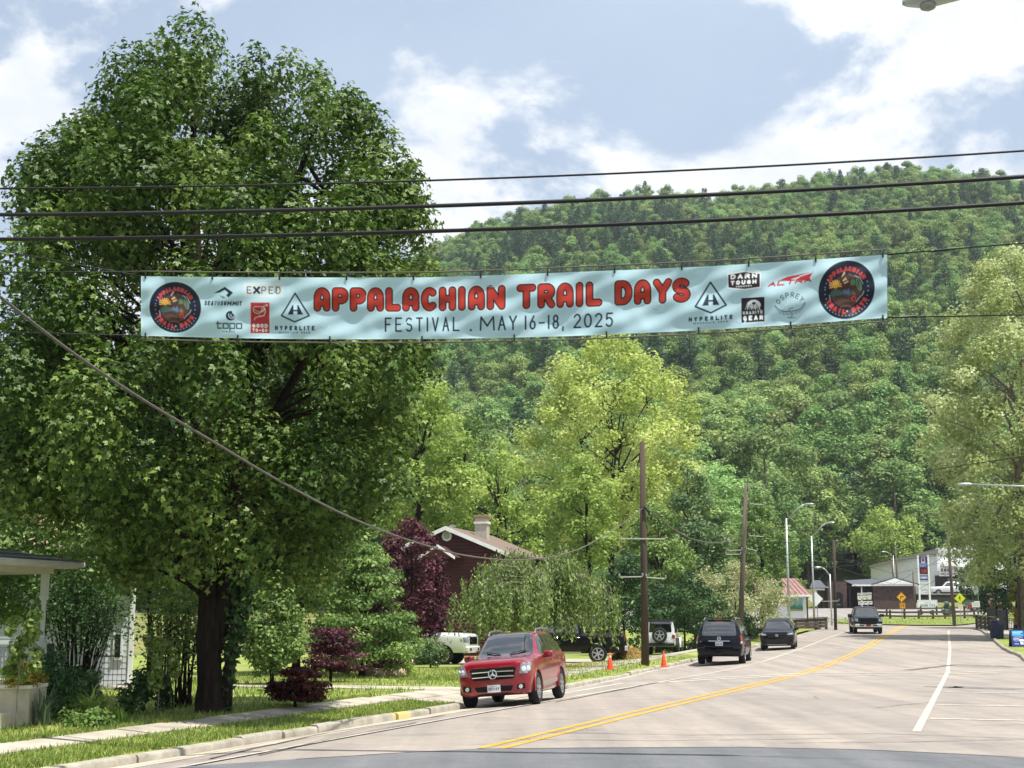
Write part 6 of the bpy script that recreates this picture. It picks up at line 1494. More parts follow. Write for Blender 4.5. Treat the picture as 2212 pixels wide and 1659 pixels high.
for xx in (xr, xr - 2.4, xr - 4.8):
    mb = MB(); mb.box(xx - .055, xx + .055, Yp - .055, Yp + .055, zfl, zfl + .95); mb.box(xx - .075, xx + .075, Yp - .075, Yp + .075, zfl + .95, zfl + .98)
    mb2 = MB(); mb2.lathe([(.045, zfl + .98), (.055, zfl + 1.05), (.04, zfl + 1.1), (.048, zfl + 1.25), (.042, zb_ - .62), (.055, zb_ - .58), (.05, zb_ - .52)], 12, c=(xx, Yp, 0)); mb.v, b = mb.v + mb2.v, len(mb.v); mb.f += [tuple(i + b for i in f) for f in mb2.f]
    mb.box(xx - .06, xx + .06, Yp - .06, Yp + .06, zb_ - .52, zb_); mb.build('post', m_white, house)
zr0, zr1 = at(50, 1476, Yp).z, at(50, 1396, Yp).z
for a, b in ((xr - 2.4, xr), (xr - 4.8, xr - 2.4)):
    mb = MB(); mb.box(a + .055, b - .055, Yp - .035, Yp + .035, zr1 - .06, zr1); mb.build('top_rail', m_white, house)
    mb = MB(); mb.box(a + .055, b - .055, Yp - .03, Yp + .03, zr0, zr0 + .05); mb.build('bottom_rail', m_white, house)
    n = 22
    for k in range(n):
        x = a + .1 + (b - a - .2) * k / (n - 1); mb = MB(); h = zr1 - zr0 - .11
        mb.lathe([(.019, zr0 + .05), (.019, zr0 + .05 + h * .25), (.013, zr0 + .05 + h * .3), (.021, zr0 + .05 + h * .5), (.013, zr0 + .05 + h * .7), (.019, zr0 + .05 + h * .75), (.019, zr1 - .06)], 6, c=(x, Yp, 0)); mb.build('baluster', m_white, house)
# side railing
mb = MB(); mb.box(xr - .03, xr + .03, Yp + .06, Yp + 3.2, zr1 - .06, zr1); mb.build('top_rail', m_white, house)
for k in range(16):
    y = Yp + .2 + k * .19; mb = MB(); mb.box(xr - .017, xr + .017, y - .017, y + .017, zfl, zr1 - .06); mb.build('baluster', m_white, house)
# masonry planter by the steps
pb = G(60, 1568, .12); zc_ = at(60, 1489, pb.y).z
planter = thing('planter_wall', 'cream masonry planter wall at the foot of the porch', 'planter', (pb.x - 1.2, pb.y, pb.z))
mb = MB(); mb.box(pb.x - 3, pb.x, pb.y, pb.y + .9, pb.z - .15, zc_); mb.build('wall', m_stucco, planter)
mb = MB(); mb.box(pb.x - 3, pb.x + .02, pb.y - .03, pb.y + .93, zc_, zc_ + .07); mb.build('coping', m_cream, planter, bevel=.015)
mb = MB(); mb.box(pb.x - 3, pb.x - .10, pb.y + .10, pb.y + .8, zc_ + .07, at(60, 1470, pb.y).z); mb.build('upper_wall', m_stucco, planter)
sp = G(20, 1578, .12)
mb = MB(); mb.box(sp.x - 1.6, sp.x - .15, sp.y - .3, sp.y + .5, sp.z - .12, sp.z + .26); tag(mb.build('garden_step', m_stucco, bevel=.03), 'low concrete step in front of the cream planter wall', 'step')
# white sided house behind the shrubs
Yw = 39.0; xa, xb = at(-160, 1400, Yw).x, at(288, 1400, Yw).x; gw = float(zl(xb, Yw))
wh = thing('white_house', 'white clapboard house glimpsed behind the bare-stemmed shrubs', 'house', ((xa + xb) / 2, Yw + 2, gw))
mb = MB(); mb.prism([(xa, Yw + .02, gw - .2), (xb - .02, Yw + .02, gw - .2), (xb - 1.8, Yw + 5, gw - .2), (xa, Yw + 5, gw - .2)], (0, 0, 3.8)); mb.build('wall', m_sid, wh)
for k in range(22):
    z = gw + .12 + k * .155
    mb = MB(); mb.add([(xa, Yw + .010, z - .075), (xb - .03, Yw + .010, z - .075), (xb - .03, Yw + .02, z + .08), (xa, Yw + .02, z + .08), (xa, Yw + .03, z - .075), (xb - .03, Yw + .03, z - .075)], [(0, 1, 2, 3), (0, 4, 5, 1)]); mb.build('siding_board', m_sid, wh)
mb = MB(); mb.box(xb - .12, xb, Yw - .03, Yw + .02, gw - .1, gw + 3.6); mb.build('corner_board', m_white, wh)
mb = MB(); mb.prism([(xa - .3, Yw - .5, gw + 3.6), (xa - .3, Yw + 5.5, gw + 3.6), (xa - .3, Yw + 2.5, gw + 5.2)], (xb - xa + .6, 0, 0)); mb.build('roof', mat('tan_shingle', '#8a7c5e', .9, vscale=8, col2='#a3946f'), wh)
for x0, y0, x1, y1 in ((248, 1370, 262, 1420), (100, 1390, 118, 1432)):
    p, q = at(x0, y1, Yw - .02), at(x1, y0, Yw - .02); mb = MB(); mb.box(p.x - .06, q.x + .06, Yw - .045, Yw - .01, p.z - .06, q.z + .06); w_ = mb.build('window', m_white, wh)
    mb = MB(); mb.box(p.x, q.x, Yw - .055, Yw - .047, p.z, q.z); mb.build('pane', m_win, w_)
mb = MB(); mb.box(at(205, 1480, Yw).x, at(296, 1480, Yw).x, Yw - 1.3, Yw - .06, gw - .1, at(250, 1484, Yw - 1).z); mb.build('porch_slab', m_conc, wh)
zs = at(250, 1484, Yw - 1).z
for k in range(10):
    x = at(213, 1480, Yw).x + k * .115; mb = MB(); mb.box(x - .005, x + .005, Yw - 1.205, Yw - 1.195, zs, zs + .78); mb.build('iron_baluster', m_blk, wh)
mb = MB(); mb.box(at(208, 1480, Yw).x, at(288, 1480, Yw).x, Yw - 1.215, Yw - 1.185, zs + .78, zs + .81); mb.build('iron_rail', m_blk, wh)
# red house with chimney
Yh = 82.0
m_redb = mat('red_clapboard', '#4f2826', .8, vscale=2, col2='#432220'); m_brshing = mat('brown_shingle', '#6a5a50', .9, vscale=6, col2='#7d6c60', bump=.3, bscale=20)
gx0, gx1 = at(880, 1230, Yh).x, at(1112, 1215, Yh).x; pk = at(968, 1138, Yh); ev = at(1105, 1197, Yh); gb = float(gz(pk.x, Yh)) - .3
rh = thing('red_house', 'dark red clapboard house with a white chimney and brown shingle roof', 'house', (pk.x, Yh, gb)); rh.rotation_euler = (0, 0, -math.radians(15))
slope = (pk.z - ev.z) / (ev.x - pk.x); xl_ = pk.x - (ev.x - pk.x); 
mb = MB(); mb.prism([(xl_ + .3, Yh, gb), (ev.x - .3, Yh, gb), (ev.x - .3, Yh, ev.z + .06), (pk.x, Yh, pk.z - .12), (xl_ + .3, Yh, ev.z + .06)], (0, 9, 0)); mb.build('wall', m_redb, rh)
z = gb + .2
while z < pk.z - .35:
    hw = min((pk.z - .14 - z) / slope, ev.x - pk.x - .3); mb = MB(); mb.add([(pk.x - hw, Yh - .075, z), (pk.x + hw, Yh - .075, z), (pk.x + hw, Yh - .008, z + .19), (pk.x - hw, Yh - .008, z + .19), (pk.x - hw, Yh - .004, z), (pk.x + hw, Yh - .004, z)], [(0, 1, 2, 3), (4, 5, 1, 0)]); mb.build('siding_board', m_redb, rh); z += .20
for sg in (1, -1):
    e = Vector((pk.x + sg * (ev.x - pk.x + .12), Yh, ev.z - .02)); p = Vector((pk.x, Yh, pk.z))
    mb = MB(); mb.prism([p + Vector((0, -.5, .02)), e + Vector((0, -.5, .02)), e + Vector((0, -.5, -.06)), p + Vector((0, -.5, -.08))], (0, 9.9, 0)); mb.build('roof', m_brshing, rh)
    mb = MB(); mb.prism([p + Vector((0, -.56, .01)), e + Vector((0, -.56, .01)), e + Vector((0, -.56, -.20)), p + Vector((0, -.56, -.22))], (0, .055, 0)); mb.build('bargeboard', m_white, rh)
# porch gable
p2 = at(965, 1178, Yh - 2); e2 = at(1000, 1203, Yh - 2); l2 = at(925, 1203, Yh - 2)
mb = MB(); mb.prism([(l2.x, Yh - 2, l2.z), (e2.x, Yh - 2, e2.z), (p2.x, Yh - 2, p2.z)], (0, 2, 0)); mb.build('porch_gable', m_redb, rh)
for q in (l2, e2):
    mb = MB(); mb.prism([p2 + Vector((0, -.1, .06)), q + Vector((.12 if q.x > p2.x else -.12, -.1, 0)), q + Vector((.12 if q.x > p2.x else -.12, -.1, -.14)), p2 + Vector((0, -.1, -.10))], (0, .08, 0)); mb.build('porch_bargeboard', m_white, rh)
vc = at(966, 1158, Yh - .05); mb = MB(); mb.lathe([(.30, vc.y - .06), (.30, vc.y + .02)], 8, c=(vc.x, 0, vc.z), axis='y'); g_ = mb.build('gable_vent', m_white, rh)
mb = MB(); mb.lathe([(.20, vc.y - .075), (.20, vc.y - .02)], 8, c=(vc.x, 0, vc.z), axis='y'); mb.build('vent_louvre', mat('grey_louvre', '#a9aba9', .7), g_)
ch = at(1015, 1150, Yh + 3); zc0, zc1 = at(1015, 1165, Yh + 3).z - .6, at(1015, 1113, Yh + 3).z
mb = MB(); mb.box(ch.x - .36, ch.x + .36, ch.y - .3, ch.y + .3, zc0, zc1 - .16); c_ = mb.build('chimney', mat('pale_brick', '#bdb7a8', .9, vscale=6, col2='#a59f91', bump=.4, bscale=14), rh)
mb = MB(); mb.box(ch.x - .42, ch.x + .42, ch.y - .36, ch.y + .36, zc1 - .55, zc1 - .42); mb.build('chimney_band', m_cream, c_)
mb = MB(); mb.box(ch.x - .45, ch.x + .45, ch.y - .39, ch.y + .39, zc1 - .16, zc1 - .04); mb.build('chimney_cap', mat('rusty_cap', '#9a7f66', .8), c_)
vt = at(939, 1140, Yh + 4); mb = MB(); mb.lathe([(.16, vt.z - .5), (.16, vt.z), (.22, vt.z + .03), (.22, vt.z + .14), (0, vt.z + .2)], 12, c=(vt.x, vt.y, 0)); mb.build('roof_vent', m_alloy, rh)
pz = at(1040, 1400, Yh - 6); mb = MB(); mb.box(at(1015, 1400, Yh - 6).x, at(1030, 1400, Yh - 6).x, Yh - 6, Yh - 5.8, gb, gb + 2.6); mb.build('porch_pillar', mat('brown_brick', '#6b4338', .9, vscale=5, col2='#7d5345'), rh)
# little shop with red metal roof and mural
Yt = 128.0
x0, x1 = at(1655, 1330, Yt).x, at(1742, 1330, Yt).x; zg = float(gz(x1, Yt)); ze_ = at(1742, 1285, Yt).z; zp = at(1715, 1248, Yt).z
sh = thing('little_shop', 'small white shop with a red ribbed metal roof and a landscape mural', 'building', ((x0 + x1) / 2, Yt + 2, zg))
mb = MB(); mb.box(x0, x1, Yt, Yt + 4, zg - .5, ze_); mb.build('wall', m_white, sh)
m_rmet = mat('red_metal_roof', '#86635f', .65, vscale=3, col2='#97746f')
xe = at(1754, 1288, Yt - .4).x; xm = (x0 + xe) / 2 - .3
mb = MB(); mb.add([(x0 - .4, Yt - .5, ze_ - .02), (xe, Yt - .5, ze_ - .02), (xe, Yt + 4.5, ze_ - .02), (x0 - .4, Yt + 4.5, ze_ - .02), (x0 - .2, Yt + 1.6, zp), (at(1718, 1248, Yt + 1.6).x, Yt + 1.6, zp)], [(0, 1, 5, 4), (1, 2, 5), (2, 3, 4, 5), (3, 0, 4), (0, 3, 2, 1)]); mb.build('roof', m_rmet, sh)
xt_ = at(1718, 1248, Yt + 1.6).x
for k in range(11):
    f = k / 10; xb_ = x0 - .3 + (xe - .05 - x0 + .3) * f; xq = x0 - .15 + (xt_ - x0 + .1) * f; mb = MB(); mb.bar((xb_, Yt - .50, ze_ + .01), (xq, Yt + 1.58, zp + .01), .05, .05); mb.build('roof_rib', m_rmet, sh)
mb = MB(); mb.box(x0 - .4, xe, Yt - .52, Yt - .46, ze_ - .16, ze_ + .0); mb.build('eaves_board', m_white, sh)
mb = MB(); mb.box(x1 + .04, x1 + .16, Yt - .05, Yt + .07, zg, ze_); mb.build('corner_post', mat('dark_post', '#3b3a3c', .7), sh)
ma, mz = at(1701, 1320, Yt - .05), at(1734, 1292, Yt - .05)
cvm = Canvas(100, 84, 2, '#7fb0b8'); cvm.poly([(0, 40), (14, 34), (30, 48), (46, 30), (62, 52), (80, 38), (100, 50), (100, 84), (0, 84)], '#4f8f7c'); cvm.poly([(0, 58), (30, 50), (60, 62), (100, 56), (100, 84), (0, 84)], '#3f7d5c'); cvm.poly([(0, 74), (40, 70), (100, 76), (100, 84), (0, 84)], '#a79a5a')
cvm.mesh('mural', lambda u, v: np.stack([ma.x + (mz.x - ma.x) * u / 100, np.full(u.shape, Yt - .012), mz.z + (ma.z - mz.z) * v / 84], -1), m_print, sh)
# brick shop with porch
Yb = 178.0
m_brick = mat('brown_brickwork', '#40322e', .9, vscale=2.6, col2='#5b4a45', bump=.4, bscale=8, stretch=(1, 1, 2.5)); m_dkbr = mat('dark_timber', '#2e2523', .85, vscale=2, col2='#3b302d')
b0, b1 = at(1887, 1300, Yb).x, at(1979, 1300, Yb).x; zg = float(gz(b0, Yb)) + .02; zev = at(1930, 1266, Yb).z; zpk = at(1930, 1247, Yb).z
bs = thing('brick_shop', 'low brown brick shop with a white gable and dark porch', 'building', (b0, Yb + 3, zg))
mb = MB(); mb.box(b0, b1, Yb, Yb + 9, zg - .6, zev); mb.build('wall', m_brick, bs)
c0 = at(1832, 1300, Yb + 3).x
mb = MB(); mb.box(c0, b0 - .01, Yb + 3, Yb + 9, zg - .6, zev - .05); mb.build('recessed_wall', m_dkbr, bs)
for q in (1836, 1862): x = at(q, 1300, Yb + .3).x; mb = MB(); mb.box(x - .07, x + .07, Yb + .2, Yb + .34, zg - .4, zev - .1); mb.build('porch_post', m_white if q == 1862 else m_dkbr, bs)
mb = MB(); mb.box(c0 - .2, b1 + .2, Yb - .35, Yb - .25, zev, zev + .26); mb.build('fascia', m_white, bs)
gpx = at(1931, 1247, Yb).x; gl_, gr_ = at(1886, 1264, Yb).x, at(1979, 1264, Yb).x
mb = MB(); mb.prism([(gl_ + .4, Yb - .46, zev + .26), (gr_ - .4, Yb - .46, zev + .26), (gpx, Yb - .46, zpk - .14)], (0, .2, 0)); mb.build('gable', m_white, bs)
m_dsh = mat('dark_slate_roof', '#4a4d55', .8, vscale=5, col2='#5c5f67')
for q in (gl_ - .3, gr_ + .3):
    mb = MB(); mb.prism([(gpx, Yb - .4, zpk + .02), (q, Yb - .4, zev + .26), (q, Yb - .4, zev + .12), (gpx, Yb - .4, zpk - .12)], (0, 9, 0)); mb.build('roof', m_dsh, bs)
mb = MB(); mb.add([(c0 - .3, Yb - .38, zev + .27), (gl_ + 1.5, Yb - .38, zev + .27), (gl_ + 2.2, Yb + 4.5, zpk + .0), (c0 - .1, Yb + 4.5, zpk - .25), (c0 - .3, Yb + 9, zev + .2), (gl_ + 1.5, Yb + 9, zev + .2)], [(0, 1, 2, 3), (3, 2, 5, 4)]); mb.build('porch_roof', m_dsh, bs)
mb = MB(); mb.lathe([(.35, Yb - .24), (.35, Yb - .21)], 12, c=(gpx, 0, zev + .55), axis='y'); mb.build('gable_louvre', mat('grey_louvre2', '#9a9d9c', .7), bs)
# wooden arch entrance left of it
a0, a1 = at(1757, 1300, Yb).x, at(1832, 1300, Yb).x
ar = thing('timber_porch', 'dark timber entrance with an arch between the brick shop and the little shop', 'building', (a0, Yb + 2, zg))
za = at(1800, 1256, Yb).z
mb = MB(); mb.box(at(1790, 1300, Yb).x, a1, Yb + .4, Yb + 7, zg - .6, za); mb.build('wall', m_brick, ar)
for q in (1758, 1770, 1779): x = at(q, 1300, Yb).x; mb = MB(); mb.box(x - .08, x + .08, Yb, Yb + .16, zg - .5, at(q, 1272, Yb).z); mb.build('post', m_dkbr, ar)
mb = MB(); mb.box(a0 - .2, at(1782, 1300, Yb).x, Yb - .1, Yb + .3, at(1770, 1275, Yb).z, at(1770, 1271, Yb).z); mb.build('beam', m_white, ar)
mb = MB(); mb.add([(a0 - .5, Yb - .6, at(1760, 1270, Yb).z), (at(1790, 1265, Yb).x, Yb - .6, at(1760, 1270, Yb).z), (at(1790, 1265, Yb).x, Yb + 5, za + .3), (a0 + 1.0, Yb + 5, za + .3)], [(0, 1, 2, 3)]); mb.build('roof', m_dsh, ar)
xo_ = at(1812, 1300, Yb + .3); mb = MB(); mb.prism([(xo_.x - .55, Yb + .3, zg - .2), (xo_.x + .55, Yb + .3, zg - .2)] + [(xo_.x + .55 * math.cos(a), Yb + .3, zg + 1.45 + .55 * math.sin(a)) for a in np.linspace(0, math.pi, 9)], (0, .08, 0)); mb.build('arched_door', m_gap, ar)
# white two-storey shop with shuttle sign
Ys = 212.0
w0, w1 = at(1912, 1280, Ys).x, at(2170, 1280, Ys).x; zt0 = FAR_PICK[2]
ws = thing('white_shop', 'white two-storey shop building with a shuttle rental sign', 'building', (at(2040, 1300, Ys).x, Ys + 4, zt0))
m_wsh = mat('white_weathered_siding', '#eceff2', .7, vscale=1.2, col2='#dde2e6')
xL1 = at(2027, 1280, Ys - 3).x
zr_ = lambda x, y: at(x, y, Ys).z
mb = MB(); mb.prism([(w0, Ys + 8, zt0 - 2.5), (xL1, Ys - 3, zt0 - 2.5), (xL1, Ys - 3, at(2027, 1196, Ys - 3).z), (w0, Ys + 8, at(1912, 1226, Ys + 8).z)], (6, 3, 0)); mb.build('wing_wall', m_wsh, ws)
mb = MB(); mb.prism([(w0 - .3, Ys + 7.6, at(1909, 1227, Ys + 8).z), (xL1 + .1, Ys - 3.5, at(2027, 1196, Ys - 3).z), (xL1 + .1, Ys - 3.5, at(2027, 1189, Ys - 3).z + .3), (w0 - .3, Ys + 7.6, at(1909, 1223, Ys + 8).z + .1)], (7, 4, .8)); mb.build('wing_roof', mat('pale_grey_roof', '#a3a09c', .8, vscale=4, col2='#b3b0ab'), ws)
mb = MB(); mb.box(xL1 + .02, w1, Ys - 3, Ys + 9, zt0 - 2.5, at(2040, 1190, Ys - 3).z); mb.build('front_wall', m_wsh, ws)
mb = MB(); mb.box(xL1 - .1, w1 + .2, Ys - 3.25, Ys - 2.9, at(2040, 1190, Ys - 3).z, at(2040, 1184, Ys - 3).z); mb.build('parapet', m_white, ws)
for (xa_, ya_, xb_, yb_) in ((1921, 1236, 1926, 1246), (1942, 1234, 1949, 1246), (1955, 1231, 1961, 1247), (1971, 1228, 1977, 1246), (1988, 1226, 1993, 1240)):
    f = (xa_ - 1912) / (2027 - 1912); Yw_ = Ys + 8 - 11 * f - .35
    p, q = at(xa_, yb_, Yw_), at(xb_, ya_, Yw_); mb = MB(); d = .2 * (q.x - p.x)
    mb.prism([(p.x, Yw_ + .12, p.z), (q.x, Yw_ - .25, p.z), (q.x, Yw_ - .25, q.z), (p.x, Yw_ + .12, q.z)], (0, .5, 0)); mb.build('window', m_win, ws)
p, q = at(2021, 1275, Ys - 3.1), at(2108, 1243, Ys - 3.1)
mb = MB(); mb.box(p.x, q.x, Ys - 3.06, Ys - 2.98, zt0 - .2, q.z); mb.build('dark_opening', m_dkbr, ws)
for k in range(5):
    z = zt0 + .9 + k * .33; mb = MB(); mb.box(at(2048, 1270, Ys - 3.1).x, q.x, Ys - 3.10, Ys - 3.06, z, z + .30); mb.build('shutter_slat', mat('grey_shutter', '#7d8084', .6), ws)
p, q = at(2030, 1244, Ys - 3.3), at(2094, 1226, Ys - 3.3)
csg = Canvas(256, 84, 2, '#e4e2e6'); csg.text('SHUTTLE !', 12, 246, 44, 34, 8.5, '#3a3440', gap=.24); csg.text('BIKE RENTALS & TUBES', 12, 246, 74, 20, 4.2, '#4a4150', gap=.3)
csg.line([(1, 1), (255, 1), (255, 83), (1, 83), (1, 1)], 3, '#f2f2f2')
mb = MB(); mb.box(p.x - .05, q.x + .05, Ys - 3.28, Ys - 3.1, p.z - .05, q.z + .05); sg_ = mb.build('sign_board', m_white, ws)
csg.mesh('sign_print', lambda u, v: np.stack([p.x + (q.x - p.x) * u / 256, np.full(u.shape, Ys - 3.286), q.z + (p.z - q.z) * v / 84], -1), m_print, sg_)
p, q = at(2034, 1224, Ys - 3.4), at(2070, 1217, Ys - 3.4); mb = MB(); mb.box(p.x, q.x, Ys - 4.6, Ys - 2.95, p.z, q.z); mb.build('awning', m_white, ws, bevel=.05)
# terrace and dark retaining wall
m_rwall = mat('dark_retaining_wall', '#2c2a2b', .85, vscale=1.5, col2='#3a3738')
r0, r1 = at(1978, 1312, 197).x, at(2180, 1312, 197).x
tw = thing('retaining_wall', 'dark retaining wall holding up the terrace of the white shop', 'wall', (r0, 198, float(gz(r0, 197))))
mb = MB(); mb.box(r0, r1, 197, 197.5, float(gz(r0, 197)) - 1.5, zt0 - .01); mb.build('wall', m_rwall, tw)
mb = MB(); mb.box(r0 - .1, r1, 196.9, 197.6, zt0 - .01, zt0 + .12); mb.build('coping', m_conc, tw)
mb = MB(); mb.box(r0, r1, 197.6, Ys + 3, zt0 - .25, zt0 - .03); tag(mb.build('terrace', m_yard), kind='structure')
# fuel price sign
Yf = 196.0
p, q = at(1985, 1320, Yf), at(2004, 1202, Yf)
fs = thing('fuel_sign', 'tall fuel station price sign with blue panels between white posts', 'sign', ((p.x + q.x) / 2, Yf, float(gz(p.x, Yf))))
for xx in (1984.5, 2006.5): x = at(xx, 1250, Yf).x; mb = MB(); mb.box(x - .11, x + .11, Yf - .12, Yf + .12, float(gz(x, Yf)) - .2, at(2000, 1199, Yf).z); mb.build('post', m_white, fs)
xq0, xq1 = at(1986.5, 1250, Yf).x, at(2004.5, 1250, Yf).x
def panel(name, y0, y1, cv_, Wc, Hc, emis=0):
    z1, z0 = at(2000, y0, Yf).z, at(2000, y1, Yf).z; mb = MB(); mb.box(xq0, xq1, Yf - .08, Yf + .08, z0, z1); o = mb.build(name, m_blk, fs)
    cv_.mesh(name + '_print', lambda u, v: np.stack([xq0 + (xq1 - xq0) * u / Wc, np.full(u.shape, Yf - .086), z1 + (z0 - z1) * v / Hc], -1), m_print, o)
c1 = Canvas(100, 66, 2, '#26306b'); c1.line([(28, 58), (30, 14), (42, 6), (58, 6), (70, 14), (72, 58), (28, 58)], 4, '#e6e8f0'); c1.line([(38, 40), (42, 16), (50, 34), (58, 16), (62, 40)], 6.5, '#b32a35'); c1.line([(34, 50), (66, 50)], 5, '#e6e8f0'); panel('brand_panel', 1203, 1217.5, c1, 100, 66)
c2 = Canvas(100, 32, 2, '#2a3a7a'); c2.line([(0, 2), (100, 2)], 4, '#c9d3e4'); c2.text('DIESEL', 10, 92, 24, 12, 3, '#c2cfe6', gap=.3); panel('grade_panel', 1217.8, 1226, c2, 100, 32)
c3 = Canvas(100, 56, 2, '#241d2c'); c3.text('2.89', 24, 84, 44, 30, 6, '#e0283a', gap=.3); panel('price_panel', 1226.3, 1240, c3, 100, 56)
c4 = Canvas(100, 42, 2, '#2b3a78'); c4.text('COWBOYS', 8, 92, 31, 22, 4.2, '#e1e6f2', gap=.25); panel('shop_panel', 1243, 1253, c4, 100, 42)
c5 = Canvas(140, 110, 2, '#c9ced1')
for i in range(7): c5.line([(12 + i * 18, 30 - (i % 2) * 10), (16 + i * 18, 8 + (i * 7) % 18), (24 + i * 18, 30)], 4, '#6b6f74')
for i in range(6): c5.line([(20 + i * 18, 62 + (i * 11) % 14), (30 + i * 18, 80 - (i * 5) % 20)], 6, '#565b61')
c5.line([(60, 94), (130, 96)], 3, '#6b6f74'); panel('message_panel', 1257, 1284, c5, 140, 110)
# ------------------------------------------------ road signs and street furniture
m_galv = mat('galvanised_steel', '#9a9e9f', .5, metal=.6, vary=.15, vscale=6); m_timb = mat('weathered_timber', '#5b5045', .9, vscale=6, col2='#40372e', stretch=(1, 1, .3), bump=.4, bscale=20)
def flatsign(par, name, ctr, w, h, cvs, Wc, Hc, tilt=0.0, th=.01, back=None):
    """sheet facing the street; tilt rotates it in its own plane"""
    ct, st_ = math.cos(tilt), math.sin(tilt)
    def fn(u, v):
        a = (u / Wc - .5) * w; b = (.5 - v / Hc) * h; return np.stack([ctr.x + a * ct - b * st_, np.full(u.shape, ctr.y - th), ctr.z + a * st_ + b * ct], -1)
    mb = MB(); pts = [fn(np.array([u]), np.array([v]))[0] for u, v in ((0, 0), (Wc, 0), (Wc, Hc), (0, Hc))]
    mb.prism([Vector(p) + Vector((0, .004, 0)) for p in pts], (0, th + .006, 0)); o = mb.build(name, m_galv, par)
    cvs.mesh(name + '_print', fn, m_refl, o); return o
def post(par, x, Y, ztop, r=.035, m=None, z0=None):
    z0 = float(gz(x, Y)) if z0 is None else z0
    mb = MB(); mb.cyl((x, Y, z0 - .3), (x, Y, ztop), r, r, 8); return mb.build('post', m or m_galv, par, smooth=False)
# turn warning sign
Y1 = 134.0; cpt = at(1947, 1290, Y1); d_ = 15.2 / pxm(Y1) * 1.0
t = thing('turn_sign', 'orange-yellow diamond sign with a black right-turn arrow', 'sign', (cpt.x, Y1, float(gz(cpt.x, Y1))))
post(t, cpt.x, Y1, cpt.z + .5)
cs = Canvas(80, 80, 2, '#e0a31c')
def rot(p): x, y = p[0] - 40, p[1] - 40; k = .7071; return (40 + (x + y) * k, 40 + (-x + y) * k)   # drawn upright, sheet is turned 45 degrees
cs.line([(2.5, 2.5), (77.5, 2.5), (77.5, 77.5), (2.5, 77.5), (2.5, 2.5)], 2, '#2c2412')
def up45(p): x, y = p[0] - 40, p[1] - 40; k = .7071; return (40 + (x - y) * k, 40 + (x + y) * k)
arrow = [(30, 62), (30, 34), (52, 34)]; cs.line([up45(p) for p in arrow], 8, '#1d1a12'); cs.poly([up45(p) for p in ((50, 23), (66, 34), (50, 45))], '#1d1a12')
flatsign(t, 'diamond_plate', Vector((cpt.x, Y1 - .05, cpt.z)), d_, d_, cs, 80, 80, math.pi / 4)
sp_ = Canvas(40, 40, 2, '#d99d1d'); sp_.text('15', 9, 32, 30, 21, 4, '#1d1a12', gap=.3); sp_.line([(2, 2), (38, 2), (38, 38), (2, 38), (2, 2)], 1.5, '#2c2412')
q = at(1949.5, 1308.5, Y1 - .05); flatsign(t, 'speed_plate', q, .52, .52, sp_, 40, 40)
# pedestrian sign
Y2 = 137.0; cpt = at(2073, 1292.5, Y2); d_ = 17.5 / pxm(Y2)
t = thing('crossing_sign', 'fluorescent yellow-green diamond sign with a walking figure', 'sign', (cpt.x, Y2, float(gz(cpt.x, Y2))))
post(t, cpt.x, Y2, cpt.z + .5)
cs = Canvas(80, 80, 2, '#c9d422'); cs.line([(2.5, 2.5), (77.5, 2.5), (77.5, 77.5), (2.5, 77.5), (2.5, 2.5)], 2, '#2a2d10')
cs.disc(*up45((41, 16)), 4.5, '#15160c')
for pl, wd in (([(40, 24), (39, 42)], 9), ([(39, 42), (47, 52), (49, 64)], 5), ([(38, 42), (34, 54), (27, 62)], 5), ([(42, 26), (50, 36), (56, 38)], 4), ([(37, 26), (30, 36), (26, 42)], 4)): cs.line([up45(p) for p in pl], wd, '#15160c')
flatsign(t, 'diamond_plate', Vector((cpt.x, Y2 - .05, cpt.z)), d_, d_, cs, 80, 80, math.pi / 4)
nt_ = Canvas(40, 44, 2, '#d8d2cc'); nt_.text('NO', 8, 32, 20, 13, 3, '#a03030'); nt_.line([(8, 28), (32, 28)], 3, '#8d8580'); nt_.line([(8, 36), (32, 36)], 3, '#8d8580'); flatsign(t, 'notice_plate', at(2075, 1312, Y2 - .05), .42, .46, nt_, 40, 44)
# street name post
Y3 = 139.0; x_ = at(2089, 1300, Y3).x; t = thing('street_name_sign', 'slim post with two green street name blades beside the pedestrian sign', 'sign', (x_, Y3, float(gz(x_, Y3)))); post(t, x_, Y3, at(2089, 1297, Y3).z)
for yy, dx in ((1299, .25), (1304, -.1)):
    p = at(2089, yy, Y3 - .04); mb = MB(); mb.box(p.x + dx - .42, p.x + dx + .42, Y3 - .06, Y3 - .045, p.z - .09, p.z + .09); mb.build('name_blade', mat('green_sign', '#3d5c52', .5), t)
